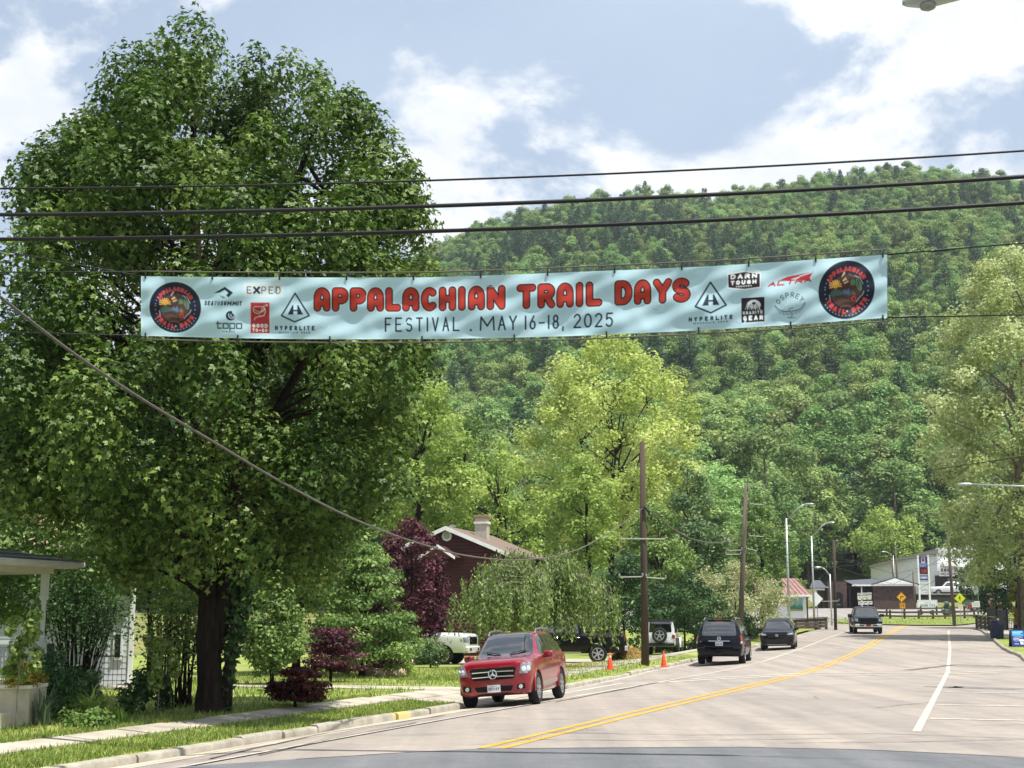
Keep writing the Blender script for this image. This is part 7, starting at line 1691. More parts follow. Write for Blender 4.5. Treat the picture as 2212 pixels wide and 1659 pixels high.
# route shields behind the pickup
Y4 = 150.0; x_ = at(1868, 1320, Y4).x; t = thing('route_marker_sign', 'cluster of white route shield signs behind the charcoal pickup', 'sign', (x_, Y4, float(gz(x_, Y4))))
for dx in (-.35, .35): post(t, x_ + dx, Y4, at(1868, 1283, Y4).z)
for i, nme in enumerate(('91', '58', '91')):
    cq = Canvas(48, 48, 2, '#b8b8b2'); cq.rect(0, 0, 48, 48, '#8f8f8a'); cq.poly([(4, 6), (44, 6), (44, 28), (24, 46), (4, 28)], '#dcdcd6'); cq.text(nme, 13, 36, 31, 18, 3.5, '#2a2a2a')
    cx_ = at(1857 + i * 10.5, 1291.5 - i * .6, Y4 - .05); flatsign(t, 'route_shield', cx_, .48, .50, cq, 48, 48)
    cq = Canvas(48, 20, 2, '#c9c9c4'); cq.text('EAST' if i == 1 else 'WEST', 6, 42, 15, 10, 2.2, '#333333'); flatsign(t, 'direction_tab', at(1857 + i * 10.5, 1283 - i * .6, Y4 - .05), .46, .20, cq, 48, 20)
    cq = Canvas(48, 36, 2, '#d4d4ce'); cq.line([(14, 32), (14, 14), (32, 14)], 6, '#222222'); cq.poly([(30, 6), (42, 14), (30, 22)], '#222222'); flatsign(t, 'arrow_plate', at(1859 + i * 10.3, 1303 - i * .5, Y4 - .05), .46, .36, cq, 48, 36)
# town sign
Y5 = 158.0; p, q = at(1982, 1319, Y5), at(2024, 1296, Y5); t = thing('town_sign', 'pale green welcome board on two dark posts behind the rail fence', 'sign', ((p.x + q.x) / 2, Y5, float(gz(p.x, Y5))))
for xx in (1992, 2012): x = at(xx, 1330, Y5).x; mb = MB(); mb.box(x - .09, x + .09, Y5 - .02, Y5 + .16, float(gz(x, Y5)) - .3, p.z + .1); mb.build('post', m_dkbr, t)
cq = Canvas(160, 88, 2, '#dfe6e0'); cq.line([(7, 7), (153, 7), (153, 81), (7, 81), (7, 7)], 1.8, '#8ba39a'); cq.line([(56, 30), (66, 22), (74, 28), (82, 19), (90, 28), (98, 22), (108, 30)], 3, '#6d8a80'); cq.text('BOONE', 24, 86, 58, 22, 4, '#48645a', gap=.25); cq.text('1759', 96, 140, 58, 22, 4, '#48645a', gap=.3); cq.line([(56, 70), (104, 70)], 2, '#6d8a80')
flatsign(t, 'board', Vector(((p.x + q.x) / 2, Y5 - .05, (p.z + q.z) / 2)), q.x - p.x, q.z - p.z, cq, 160, 88, 0, .03)
# white information plate and back of a sign near the bend
Y6 = 147.0; x_ = at(2114, 1310, Y6).x; t = thing('traffic_sign', 'white plate and turned-away sign on a leaning steel post by the fence', 'sign', (x_, Y6, float(gz(x_, Y6)))); post(t, x_, Y6, at(2112, 1268, Y6).z)
cq = Canvas(40, 30, 2, '#d3d3d0'); cq.line([(6, 10), (34, 10)], 3, '#77777a'); cq.line([(6, 20), (34, 20)], 3, '#77777a'); flatsign(t, 'white_plate', at(2108, 1305, Y6 - .05), .8, .62, cq, 40, 30)
p = at(2108, 1275, Y6); mb = MB(); mb.prism([(p.x - .4, Y6 - .03, p.z + .1), (p.x + .1, Y6 - .03, p.z + .55), (p.x + .3, Y6 - .03, p.z - .1), (p.x - .1, Y6 - .03, p.z - .5)], (0, .02, 0)); mb.build('sign_back', m_galv, t)
Y6 = 124.0; x_ = at(1766, 1330, Y6).x; t = thing('traffic_sign', 'white diamond back of a sign beside the second street lamp', 'sign', (x_, Y6, float(gz(x_, Y6)))); post(t, x_, Y6, at(1766, 1276, Y6).z)
p = at(1762, 1294, Y6); mb = MB(); mb.prism([(p.x, Y6 - .06, p.z + .62), (p.x + .62, Y6 - .06, p.z), (p.x, Y6 - .06, p.z - .62), (p.x - .62, Y6 - .06, p.z)], (0, .015, 0)); mb.build('sign_back', m_white, t)
x_ = at(1805, 1318, 150).x; t = thing('street_name_sign', 'white post with small green name blades in front of the arched porch', 'sign', (x_, 150, float(gz(x_, 150)))); post(t, x_, 150, at(1805, 1304, 150).z, .05, m_white)
p = at(1805, 1306, 150); mb = MB(); mb.box(p.x - .5, p.x + .5, 149.94, 149.96, p.z - .08, p.z + .08); mb.build('name_blade', mat('green_sign', '#3d5c52', .5), t)
# rail fences
def railfence(label, pts, Yf, n, hpx, rails, grp=None):
    P = [at(x, y, 1) for x, y in pts]
    W_ = [G(x, y) for x, y in pts]
    t = thing('rail_fence', label, 'fence', W_[0])
    cum = np.cumsum([0] + [(W_[i + 1] - W_[i]).length for i in range(len(W_) - 1)])
    k = np.linspace(0, cum[-1], n); X = np.interp(k, cum, [p.x for p in W_]); Yy = np.interp(k, cum, [p.y for p in W_]); Z = gz(X, Yy)
    for x, y, z in zip(X, Yy, Z): mb = MB(); mb.box(x - .08, x + .08, y - .08, y + .08, z - .3, z + hpx + .1); mb.build('post', m_timb, t)
    for i in range(n - 1):
        for h in rails: mb = MB(); mb.bar((X[i], Yy[i] - .1, Z[i] + h), (X[i + 1], Yy[i + 1] - .1, Z[i + 1] + h), .06, .16); mb.build('rail', m_timb, t)
railfence('weathered split-rail fence along the front of the grass island', [(1868, 1337), (1900, 1338), (1960, 1339), (2030, 1339), (2105, 1337)], 0, 10, .85, (.35, .72))
railfence('second rail fence behind the town welcome board', [(1875, 1331), (1940, 1331), (2020, 1330), (2110, 1328), (2200, 1326)], 0, 11, .9, (.40, .78))
# timber bridge parapets
def parapet(label, a, b, h=.85):
    A, B = a, b
    t = thing('timber_parapet', label, 'guard rail', A)
    d = (B - A); n = 4
    for i in range(n):
        for k_ in range(3):
            pass
    for k_ in range(3):
        z0 = h * (.08 + .31 * k_); mb = MB(); mb.bar(A + Vector((0, 0, z0 + .12)), B + Vector((0, 0, z0 + .12)), .14, .23); mb.build('beam', m_timb, t, bevel=.02)
    mb = MB(); mb.bar(A + Vector((0, 0, h + .06)), B + Vector((0, 0, h + .06)), .32, .06); mb.build('cap', m_timb, t, bevel=.01)
    for i in range(n + 1):
        p = A + d * i / n; mb = MB(); mb.box(p.x - .09, p.x + .09, p.y + .08, p.y + .26, p.z - .3, p.z + h); mb.build('post', m_timb, t)
parapet('weathered timber parapet beside the little shop', G(1697, 1362, .1), G(1786, 1357, .1), .80)
parapet('weathered timber parapet beside the litter bin', G(2112, 1356, .1), G(2150, 1364, .1), .95)
# litter bin
pb = G(2154, 1380, .12); t = thing('litter_bin', 'dark blue litter bin on the pavement before the timber parapet', 'bin', pb)
mb = MB(); w = .36; mb.add([(pb.x + sx * w * f, pb.y + sy_ * w * f, pb.z + z) for z, f in ((0, .86), (.92, 1.0)) for sx, sy_ in ((-1, -1), (1, -1), (1, 1), (-1, 1))], [(0, 1, 2, 3), (4, 5, 6, 7), (0, 1, 5, 4), (1, 2, 6, 5), (2, 3, 7, 6), (3, 0, 4, 7)]); mb.build('bin_body', mat('navy_bin', '#16223f', .5, vary=.2), t, bevel=.03)
mb = MB(); mb.lathe([(.38, pb.z + .93), (.38, pb.z + .98), (.28, pb.z + 1.02), (.27, pb.z + 1.12), (0, pb.z + 1.16)], 4, c=(pb.x, pb.y, 0)); mb.build('bin_lid', mat('navy_lid', '#1b2748', .5), t)
for k in range(4): x = pb.x - .27 + k * .18; mb = MB(); mb.box(x - .02, x + .02, pb.y - .375, pb.y - .33, pb.z + .06, pb.z + .88); mb.build('bin_rib', mat('navy_bin', '#16223f', .5), t)
mb = MB(); mb.lathe([(0, pb.z + 1.10), (.06, pb.z + 1.12), (.085, pb.z + 1.18), (.06, pb.z + 1.25), (0, pb.z + 1.27)], 10, c=(pb.x + .1, pb.y - .05, 0)); tag(mb.build('paper_cup', mat('pale_paper', '#d8cbb0', .7), smooth=True), 'crumpled pale cup lying on top of the litter bin', 'cup')
# dark metal screen and iron fence by the pavement
p = G(2161, 1362, .1); t = thing('metal_screen', 'tall dark perforated metal screen behind the litter bin', 'screen', p); mb = MB(); mb.box(p.x - .75, p.x + .75, p.y + .5, p.y + .56, p.z - .1, p.z + 1.55); mb.build('panel', mat('dark_screen', '#1f2428', .6), t)
for dx in (-.75, 0, .75): mb = MB(); mb.box(p.x + dx - .04, p.x + dx + .04, p.y + .44, p.y + .5, p.z - .2, p.z + 1.6); mb.build('post', m_blk, t)
a, b = G(2170, 1364, .1), G(2240, 1368, .1); t = thing('iron_fence', 'low black iron fence behind the litter bin', 'fence', a)
for z in (.12, .95): mb = MB(); mb.bar(a + Vector((0, 0, z)), b + Vector((0, 0, z)), .04, .04); mb.build('rail', m_blk, t)
for i in range(18): q = a.lerp(b, i / 17); mb = MB(); mb.box(q.x - .012, q.x + .012, q.y - .012, q.y + .012, q.z - .1, q.z + .95); mb.build('picket', m_blk, t)
# A-frame notice board
p = G(2200, 1397, .12); t = thing('sandwich_board', 'blue sandwich board poster standing on the grass near the litter bin', 'sign', p)
cq = Canvas(70, 110, 2, '#22397d'); cq.rect(5, 6, 65, 40, '#4f9ed6'); cq.line([(12, 16), (58, 13)], 5, '#a9d6ee'); cq.line([(12, 27), (50, 24)], 4, '#8cc7e8'); cq.disc(57, 24, 5, '#24408a'); cq.rect(12, 46, 56, 50, '#b9c6e3'); cq.rect(8, 58, 40, 64, '#cfd8ee'); cq.line([(12, 72), (24, 76), (36, 72)], 4, '#a9b7dc'); cq.poly([(38, 66), (46, 62), (58, 62), (66, 67), (63, 76), (59, 74), (59, 98), (43, 98), (43, 74), (39, 76)], '#dfe8e6'); cq.disc(52, 78, 5, '#6b8f9a'); cq.rect(12, 92, 34, 96, '#c4cfe8')
X0, X1 = at(2182, 1380, p.y).x, at(2182, 1380, p.y).x + .78; zt2 = at(2190, 1360, p.y).z
for sgn in (-1, 1):
    mb = MB(); mb.prism([(X0, p.y + sgn * .26, p.z), (X1, p.y + sgn * .26, p.z), (X1, p.y + sgn * .03, zt2), (X0, p.y + sgn * .03, zt2)], (0, .025, 0)); o = mb.build('board', mat('black_frame', '#15161a', .5), t)
    if sgn < 0: cq.mesh('poster', lambda u, v: np.stack([X0 + .03 + (X1 - X0 - .06) * u / 70, p.y - .036 - .222 * (v / 110) * .96 - .006, zt2 - .02 - (zt2 - p.z - .05) * v / 110], -1), m_print, o)
mb = MB(); mb.bar((X0 + .2, p.y, zt2 + .03), (X1 - .2, p.y, zt2 + .03), .05, .06); mb.build('handle', m_blk, t)
# traffic cones
m_cone = mat('orange_cone', '#d5401f', .6, vscale=5, col2='#e0552c')
for (x, y), lb in (((1318, 1447), 'orange traffic cone with a pale collar standing on the verge before the wooden pole'), ((1434, 1441), 'orange traffic cone standing at the kerb edge past the wooden pole')):
    p = G(x, y, .12); t = thing('traffic_cone', lb, 'cone', p); t.scale = (.86,) * 3
    mb = MB(); mb.box(p.x - .19, p.x + .19, p.y - .19, p.y + .19, p.z, p.z + .04); mb.build('base', m_cone, t, bevel=.01)
    mb = MB(); mb.lathe([(.14, p.z + .04), (.028, p.z + .72), (.02, p.z + .73), (0, p.z + .73)], 16, c=(p.x, p.y, 0)); o = mb.build('cone_body', m_cone, t); autosmooth(o)
    if x < 1400: mb = MB(); mb.lathe([(.066, p.z + .52), (.050, p.z + .61)], 16, c=(p.x, p.y, 0)); o = mb.build('collar', mat('dull_white_band', '#cfc3b8', .5), t)
# straw heap
p = at(1357, 1419, 67); r = np.random.default_rng(3); n = 2600
a = r.uniform(0, 6.28, n); q = np.sqrt(r.random(n)); P_ = np.column_stack([p.x + .85 * q * np.cos(a), 67 + .8 * q * np.sin(a), float(zl(p.x, 67)) + .52 * (1 - q ** 2) + r.normal(0, .03, n)])
V, F, k = leaf_geo(P_, r.normal(0, .6, (n, 3)) + [0, -.2, .8], .30 * r.uniform(.5, 1.2, n), r, .10)
m_straw = leafmat('straw', '#94793f', '#b89c58', '#d8c283', .2)
t = thing('straw_heap', 'heap of pale straw behind the black pickup', 'straw', (p.x, 67, float(zl(p.x, 67)) - .05)); 
link('straw_stalks', np_mesh('straw_stalks', V - np.array(t.location), F, mats=[m_straw], attrs={'var': np.repeat(r.random(n), k)}), t)['kind'] = 'stuff'
mb = MB(); mb.lathe([(.82, -.05), (.66, .25), (.36, .42), (0, .5)], 20, c=(p.x, 67, float(zl(p.x, 67)))); mb.v = [(x, 67 + (y - 67) * .6, z) for x, y, z in mb.v]; mb.build('mound', mat('straw_core', '#a38a4d', .95), t)
# ------------------------------------------------ garden plants
def plant(name, label, base, fn, lm, cat='plant', stems=None, part='foliage'):
    r = np.random.default_rng(hash(label) % 999 if False else len(label) * 7 + 3); t = thing(name, label, cat, base); V, F, var = fn(r); link(part, np_mesh(part, V, F, mats=[LM[lm] if isinstance(lm, str) else lm], attrs={'var': var}), t)
    if stems is not None: limb_mesh(stems(r), 'stems', m_bark, t, 5)
    return t
def strap(n, L, spread, w):      # arching strap leaves
    def f(r):
        Vs, Fs, vr = [], [], []; b = 0
        for i in range(n):
            a = r.uniform(0, 6.28); d = np.array([math.cos(a), math.sin(a), 0]); e = np.array([-d[1], d[0], 0]); l = L * r.uniform(.6, 1.15); k = np.linspace(0, 1, 6); sp = spread * r.uniform(.5, 1.2)
            c = d * (sp * l * k ** 1.4)[:, None] + np.array([0, 0, 1]) * (l * (k - .75 * sp * k ** 2.6))[:, None] + r.normal(0, .06, 3) * [1, 1, 0]
            ww = w * (1 - k ** 2.2) + .002
            V = np.stack([c + e * ww[:, None], c - e * ww[:, None]], 1).reshape(-1, 3); Vs.append(V); Fs += [(b + 2 * j, b + 2 * j + 1, b + 2 * j + 3, b + 2 * j + 2) for j in range(5)]; b += 12; vr.append(np.full(12, r.random()))
        return np.vstack(Vs), np.array(Fs), np.concatenate(vr)
    return f
def bush(R, H, n, leaf, lobes=10, asp=.6):
    def f(r):
        C = np.column_stack([r.normal(0, R * .45, lobes), r.normal(0, R * .4, lobes), r.uniform(.15, .85, lobes) * H]); C[:, :2] *= (1.15 - .7 * (C[:, 2:] / H) ** 2); s = R * r.uniform(.3, .55, lobes)
        P, N, i = clump_leaves(C, s[:, None] * np.array([1, 1, .9]), n // lobes, r, .4, .5); P[:, 2] = np.maximum(P[:, 2], .02)
        V, F, k = leaf_geo(P, N, leaf * r.uniform(.6, 1.3, len(P)), r, asp); return V, F, np.repeat(np.clip(.5 * r.random(lobes)[i] + .5 * r.random(len(P)), 0, 1), k)
    return f
gp = lambda x, y: G(x, y, .12)
plant('juniper_bush', 'dense green juniper bush beside the cream planter wall', gp(105, 1556), bush(.62, 1.05, 3000, .09, 16, .35), 'juniper', 'shrub')
plant('juniper_bush', 'taller pointed juniper behind the dense one, against the porch', gp(122, 1535), bush(.45, 1.3, 2200, .09, 14, .35), 'juniper', 'shrub')
plant('yucca', 'spiky grey-green yucca in front of the juniper', gp(92, 1566), strap(60, .75, .45, .016), leafmat('yucca_leaf', '#4b6248', '#6b8262', '#93a688', .2))
plant('day_lily', 'arching clump of bright green day lilies', gp(198, 1560), strap(150, .85, .85, .014), leafmat('lily_leaf', '#4f7426', '#779a3a', '#a9c060', .35))
plant('low_ground_cover', 'low leafy plant at the foot of the day lilies', gp(190, 1572), bush(.42, .3, 1100, .07, 10, .7), 'mid')
plant('iris_clump', 'small clump of upright iris leaves between the lilies and the sapling', gp(255, 1566), strap(34, .38, .3, .015), leafmat('lily_leaf', '#4f7426', '#779a3a', '#a9c060', .35))
plant('rhododendron', 'dark leafy shrub at the foot of the pale-topped sapling', gp(310, 1543), bush(.62, .85, 1500, .12, 14, .45), 'dark', 'shrub')
plant('hydrangea', 'low grey-green bush among the bare stems', gp(185, 1520), bush(.5, .7, 1000, .11, 10, .6), 'locust', 'shrub')
def multi_stem(label, x, y, n, H, spread, leafy, lm='dark'):
    b = gp(x, y); r = np.random.default_rng(x); t = thing('crape_myrtle', label, 'shrub', b); segs = []; tips = []
    for i in range(n):
        a = r.uniform(0, 6.28); q = spread * math.sqrt(r.random()); p0 = np.array([math.cos(a) * .12 * r.random() * 3, math.sin(a) * .25, -.05]); p1 = np.array([math.cos(a) * q, math.sin(a) * q * .7, H * r.uniform(.75, 1.1)])
        pts = wig(p0, p1, 7, .06, r); segs.append((pts, np.linspace(.022, .007, 7))); tips += [pts[-1], pts[-2], pts[5], pts[4]]
    limb_mesh(segs, 'stems', m_bark, t, 5)
    T = np.array(tips); P = T[r.integers(0, len(T), leafy)] + r.normal(0, .28, (leafy, 3)); V, F, k = leaf_geo(P, r.normal(0, .6, P.shape) + [0, 0, .7], .10, r, .55); link('foliage', np_mesh('foliage', V, F, mats=[LM[lm]], attrs={'var': np.repeat(r.random(leafy), k)}), t)
multi_stem('many-stemmed bare shrub with leafy top between the porch and the white house', 165, 1505, 46, 2.5, 1.0, 4200)
multi_stem('slim many-stemmed shrub between the maple trunk and the white house', 385, 1528, 26, 2.2, .6, 2600, 'mid')
def sapling(label, x, y, yt, yl, hw, lm, leafsz, n):
    b = gp(x, y); s_ = pxm(b.y); H = (y - yt) / s_; L0 = (y - yl) / s_; R = hw / s_; r = np.random.default_rng(x + 1); t = thing('sapling', label, 'tree', b)
    limb_mesh([(wig((0, 0, -.05), (0, 0, H * .92), 8, .03, r), np.linspace(.016, .006, 8))], 'trunk', m_barkp, t, 6)
    nc = 14; C = np.column_stack([r.normal(0, R * .42, nc), r.normal(0, R * .4, nc), np.linspace(L0, H * .93, nc)]); P, N, i = clump_leaves(C, np.full((nc, 3), R * .42), n // nc, r, .3, .6); V, F, k = leaf_geo(P, N, leafsz * r.uniform(.6, 1.2, len(P)), r, .7, droop=.8)
    link('crown', np_mesh('crown', V, F, mats=[LM[lm]], attrs={'var': np.repeat(r.random(len(P)), k)}), t)
m_sap = leafmat('sapling_leaf', '#5f7c34', '#8aa350', '#bccb84', .45); LM['sap'] = m_sap
sapling('slender sapling with large pale drooping leaves in front of the planter', 34, 1577, 1318, 1465, 38, 'sap', .12, 900)
sapling('young sapling with bright light green leaf tufts between the maple and the day lilies', 340, 1546, 1376, 1480, 38, 'sap', .115, 1000)
plant('planter_flowers', 'yellow-green trailing plant in the cream planter', Vector((pb.x, pb.y, pb.z)) if False else Vector((at(60, 1489, planter.location.y).x - .1, planter.location.y + .1, zc_ + .02)), bush(.42, .42, 1100, .06, 12, .7), 'gold', 'plant')
plant('planter_flowers', 'green and gold trailing plant at the planter end under the railing', Vector((at(18, 1489, planter.location.y).x, planter.location.y + .1, zc_ + .02)), bush(.30, .36, 700, .06, 9, .7), 'gold', 'plant')
plant('fern', 'small bright green fern in the rock garden', G(880, 1459, .1), bush(.42, .55, 800, .12, 10, .3), 'lime')
gr = np.random.default_rng(12)
for x, y, lb in ((842, 1462, 'rounded tan garden rock in the middle of the rock garden row'), (858, 1460, 'flat grey garden rock close to the fern'), (822, 1461, 'pale rock under the purple shrub'), (808, 1463, 'small brown rock at the end of the rock garden row')):
    p = G(x, y, .1); bm = bmesh.new(); bmesh.ops.create_icosphere(bm, subdivisions=2, radius=.26)
    for v in bm.verts: v.co = Vector((v.co.x * 1.3, v.co.y, v.co.z * .7)) * (1 + gr.normal(0, .09))
    me = bpy.data.meshes.new('garden_rock'); bm.to_mesh(me); bm.free(); me.materials.append(mat('tan_rock', '#9a8468', .9, vscale=4, col2='#b9a68a')); o = link('garden_rock', me); o.location = (p.x, p.y, p.z + .1); tag(o, lb, 'rock')
# blue spruce and shrubs at the island
bs_ = G(2015 + 0, 1338, .1); bs_ = at(2012.5, 1333, 150)
px_tree('blue_spruce', 'small blue-green spruce beside the welcome board', 2046, 1302, 1336, 10, 151, 'spruce', 81, nclump=34, per=60, leaf=.18, shape='cone', limbs=0, crad=.22, trunk=.05)
# ---------------------------------------------------------------- utility poles, lamps, wires
m_pole = mat('brown_creosote_pole', '#54483c', .9, vscale=4, col2='#3f352c', stretch=(4, 4, .25), bump=.5, bscale=14)
m_pole2 = mat('grey_weathered_pole', '#6d6357', .9, vscale=4, col2='#544b41', stretch=(4, 4, .25), bump=.5, bscale=14)
m_cable = mat('black_cable', '#17181a', .6); m_gcable = mat('grey_lashed_cable', '#4d4a45', .6, vscale=30, col2='#6b675f', stretch=(1, 1, 1))
m_lampm = mat('pale_lamp_metal', '#b4bab8', .4, metal=.55)
m_galv2 = mat('grey_porcelain', '#7f8486', .35)
m_arm = mat('pale_peg', '#b7b8a6', .6)
def pole(name, label, base, top, r0, r1, m, pegs=(), Y=None):
    t = thing(name, label, 'pole', base)
    mb = MB(); mb.tube([base - Vector((0, 0, .4)), base.lerp(top, .5), top], [r0, (r0 + r1) / 2, r1], 12); mb.build('shaft', m, t, smooth=True)
    for (xa, ya, xb, yb) in pegs:
        a, b = at(xa, ya, base.y - .15), at(xb, yb, base.y - .15); mb = MB(); mb.bar(a, b, .03, .045); ca = mb.build('cross_arm', m_arm, t)
        for q_ in (a, b):
            mb = MB(); mb.lathe([(.02, q_.z + .02), (.05, q_.z + .05), (.03, q_.z + .08), (.045, q_.z + .11), (0, q_.z + .15)], 8, c=(q_.x, q_.y, 0)); mb.build('insulator', m_galv2, ca)
    return t
b1 = G(1394, 1437, .12); t1 = at(1387, 955, b1.y)
pole('utility_pole', 'brown wooden utility pole rising from the verge between the two cones', b1, t1, .165, .105, m_pole, [(1338, 1163.5, 1438, 1164), (1338, 1246.5, 1388, 1245.5), (1396, 1247, 1438, 1250)])
hk = at(1391, 1098, b1.y - .15); mb = MB(); mb.tube([hk + Vector((-.15, 0, -.05)), hk + Vector((0, -.05, .05)), hk + Vector((.2, 0, -.15)), hk + Vector((.22, 0, -.32))], [.04, .06, .05, .02], 6); mb.build('cable_clamp', m_blk, bpy.data.objects['utility_pole'])
Y2_ = 85.0; b2 = at(1598, 1398, Y2_); b2.z = float(zl(b2.x, Y2_)); t2 = at(1612, 1045, Y2_)
p2_ = pole('utility_pole', 'grey leaning utility pole beside the flowering bush', b2, t2, .17, .115, m_pole2, [(1620, 1088, 1650, 1090), (1618, 1157, 1650, 1159), (1612, 1184, 1636, 1190), (1572, 1189, 1602, 1188), (1568, 1197.5, 1600, 1197), (1618, 1049, 1640, 1050)])
Y3_ = 119.6; b3 = G(1805, 1358, .1); pole('utility_pole', 'short dark utility pole at the pavement corner past the timber parapet', b3, at(1801, 1166, b3.y), .13, .11, mat('dark_pole', '#3b332d', .9, vscale=4, col2='#4d443c'), [(1776, 1299, 1812, 1298)])
b4 = G(2062, 1350, .1); p4 = pole('utility_pole', 'tall leaning utility pole with a crossarm on the grass island', b4, at(2046, 1139, b4.y), .16, .11, m_pole2, [(2031, 1140, 2060, 1140)])
b5 = at(2204, 1400, 94); b5.z = float(gz(b5.x, 94)) + .1
p5 = pole('utility_pole', 'weathered pole beside the sycamore carrying the hiker flag', b5, at(2200, 1105, 94), .16, .12, m_pole2, [(2184, 1160, 2240, 1160), (2184, 1236, 2240, 1236.5), (2190, 1140, 2230, 1141)])
cq = Canvas(46, 76, 2, '#3c5c58'); cq.disc(12, 9, 4, '#b9c6bd'); cq.disc(32, 8, 3.5, '#b9c6bd'); 
for pl, wd in (([(13, 18), (12, 34)], 7), ([(12, 34), (4, 52)], 4), ([(13, 34), (24, 52)], 4), ([(12, 20), (4, 34)], 2.5), ([(33, 16), (33, 32)], 6), ([(33, 34), (28, 52)], 3.5), ([(33, 34), (40, 52)], 3.5)): cq.line(pl, wd, '#aebdb4')
cq.poly([(8, 56), (14, 52), (40, 52), (44, 58), (42, 72), (10, 72)], '#a9aa98'); cq.line([(14, 62), (38, 62)], 2, '#5b5e55'); cq.line([(14, 67), (32, 67)], 2, '#5b5e55')
fl = thing('street_flag', 'dark green flag with pale hiker figures hanging from the weathered pole', 'flag', (b5.x, 93.7, b5.z))
A_, B_ = at(2181, 1199, 93.7), at(2204, 1235, 93.7)
cq.mesh('flag_cloth', lambda u, v: np.stack([A_.x + (B_.x - A_.x) * u / 46, 93.7 + .03 * np.sin(u / 9) + 0 * v, A_.z + (B_.z - A_.z) * v / 76], -1), attrmat('flag_vinyl', .6, .2, .15), fl)
mb = MB(); mb.bar(Vector((A_.x - .05, 93.72, A_.z + .03)), Vector((b5.x, 93.9, A_.z + .03)), .03, .03); mb.build('flag_arm', m_galv, fl)
for (x0, y0, x1, y1, Yq, lb) in ((1972, 1232, 1976, 1304, 176, 'thin dark pole standing between the brick shop and the fuel sign'), (1924, 1196, 1936, 1262, 182, 'leaning lamp pole above the brick shop gable'), (1934, 1180, 1940, 1262, 183, 'leaning utility pole close behind the brick shop gable')):
    b = at(x1, y1, Yq); b.z = float(gz(b.x, Yq)); pole('utility_pole', lb, b, at(x0, y0, Yq), .13, .10, m_pole2)
# cobra-head street lamps
def lamp(label, base, zt, head, armdir_from=None, r=.09, name='street_lamp', rise=.9):
    """pole at base up to zt, arm to the head position"""
    t = thing(name, label, 'street lamp', base)
    mb = MB(); mb.tube([base - Vector((0, 0, .2)), Vector((base.x, base.y, zt))], [r * 1.15, r * .75], 10); mb.build('pole', m_lampm, t, smooth=True)
    top = Vector((base.x, base.y, zt - .15)); d = (head - top); d2 = Vector((d.x, d.y, 0)).normalized()
    L = .75
    hs = head - d2 * L
    mb = MB(); mb.tube([top, top.lerp(hs, .55) + Vector((0, 0, .10)), hs], .045, 8); mb.build('arm', m_lampm, t, smooth=True)
    sd_ = Vector((-d2.y, d2.x, 0)); mb = MB()
    st = [(0, .05, .05), (.12, .085, .075), (.35, .15, .10), (.55, .15, .10), (.70, .09, .06), (.75, .03, .03)]
    n = 10; vs = []; fs = []
    for x, w, h in st:
        for k in range(n): a = 2 * math.pi * k / n; vs.append(hs + d2 * x + sd_ * w * math.cos(a) + Vector((0, 0, h * math.sin(a) * (1 if math.sin(a) > 0 else .7))))
    for i in range(len(st) - 1): fs += [(i * n + k, i * n + (k + 1) % n, (i + 1) * n + (k + 1) % n, (i + 1) * n + k) for k in range(n)]
    fs += [tuple(range(n)), tuple(range((len(st) - 1) * n, len(st) * n))]
    mb.add(vs, fs); hd = mb.build('lamp_head', m_lampm, t, smooth=True)
    mb = MB(); q = hs + d2 * .45 - Vector((0, 0, .055)); mb.lathe([(.105, q.z), (.09, q.z - .05), (.04, q.z - .075), (0, q.z - .08)], 12, c=(q.x, q.y, 0)); mb.build('lens', mat('lamp_glass', '#8f938c', .2, spec=.6), hd, smooth=True) if False else mb.build('lens', mat('lamp_glass', '#8f938c', .2, spec=.6), t, smooth=True)
    mb = MB(); mb.lathe([(.03, q.z + .17), (.03, q.z + .24), (0, q.z + .25)], 8, c=(q.x, q.y, 0)); mb.build('photocell', m_blk, t)
    return t
def lp(x, Y, dz=.12): b = at(x, 1400, Y); b.z = float(gz(b.x, Y)) + dz; return b
lamp('street lamp with an angled arm rising behind the flowering bush', lp(1707, 104), at(1701, 1120, 104).z, at(1758, 1089, 103))
lamp('street lamp with an angled arm beside the short dark pole', lp(1761, 120), at(1752, 1158, 120).z, at(1803, 1129, 119))
def rlamp(label, xh, yh, Yh, pt=2.6, **k):
    hp = at(xh, yh, Yh); s_, t_ = STn(hp.x, hp.y); X, Y = XY(s_, pt); b = Vector((X, Y, float(gz(X, Y)) + .1))
    return lamp(label, b, hp.z - .45, hp, **k)
rlamp('street lamp with a long arm reaching over the parking bays', 2068, 1047, 74, pt=5.2)
rlamp('street lamp half hidden in the sycamore leaves', 2070, 1090, 95, pt=3.4)
rlamp('street lamp over the lane near the litter bin', 2063, 1128, 112, pt=3.4)
rlamp('street lamp whose head hangs above the banner', 1949, 7, 16.6, pt=2.6)
hp = at(1905, 1192, 181); b = at(1932, 1262, 182); b.z = float(gz(b.x, 182)); lamp('small street lamp over the brick shop', b, at(1926, 1200, 182).z, hp, r=.07)
hp = at(1758, 1226, 128); b = at(1795, 1300, 128); b.z = float(gz(b.x, 128)); lamp('small low street lamp behind the second lamp', b, at(1795, 1240, 128).z, hp, r=.07)
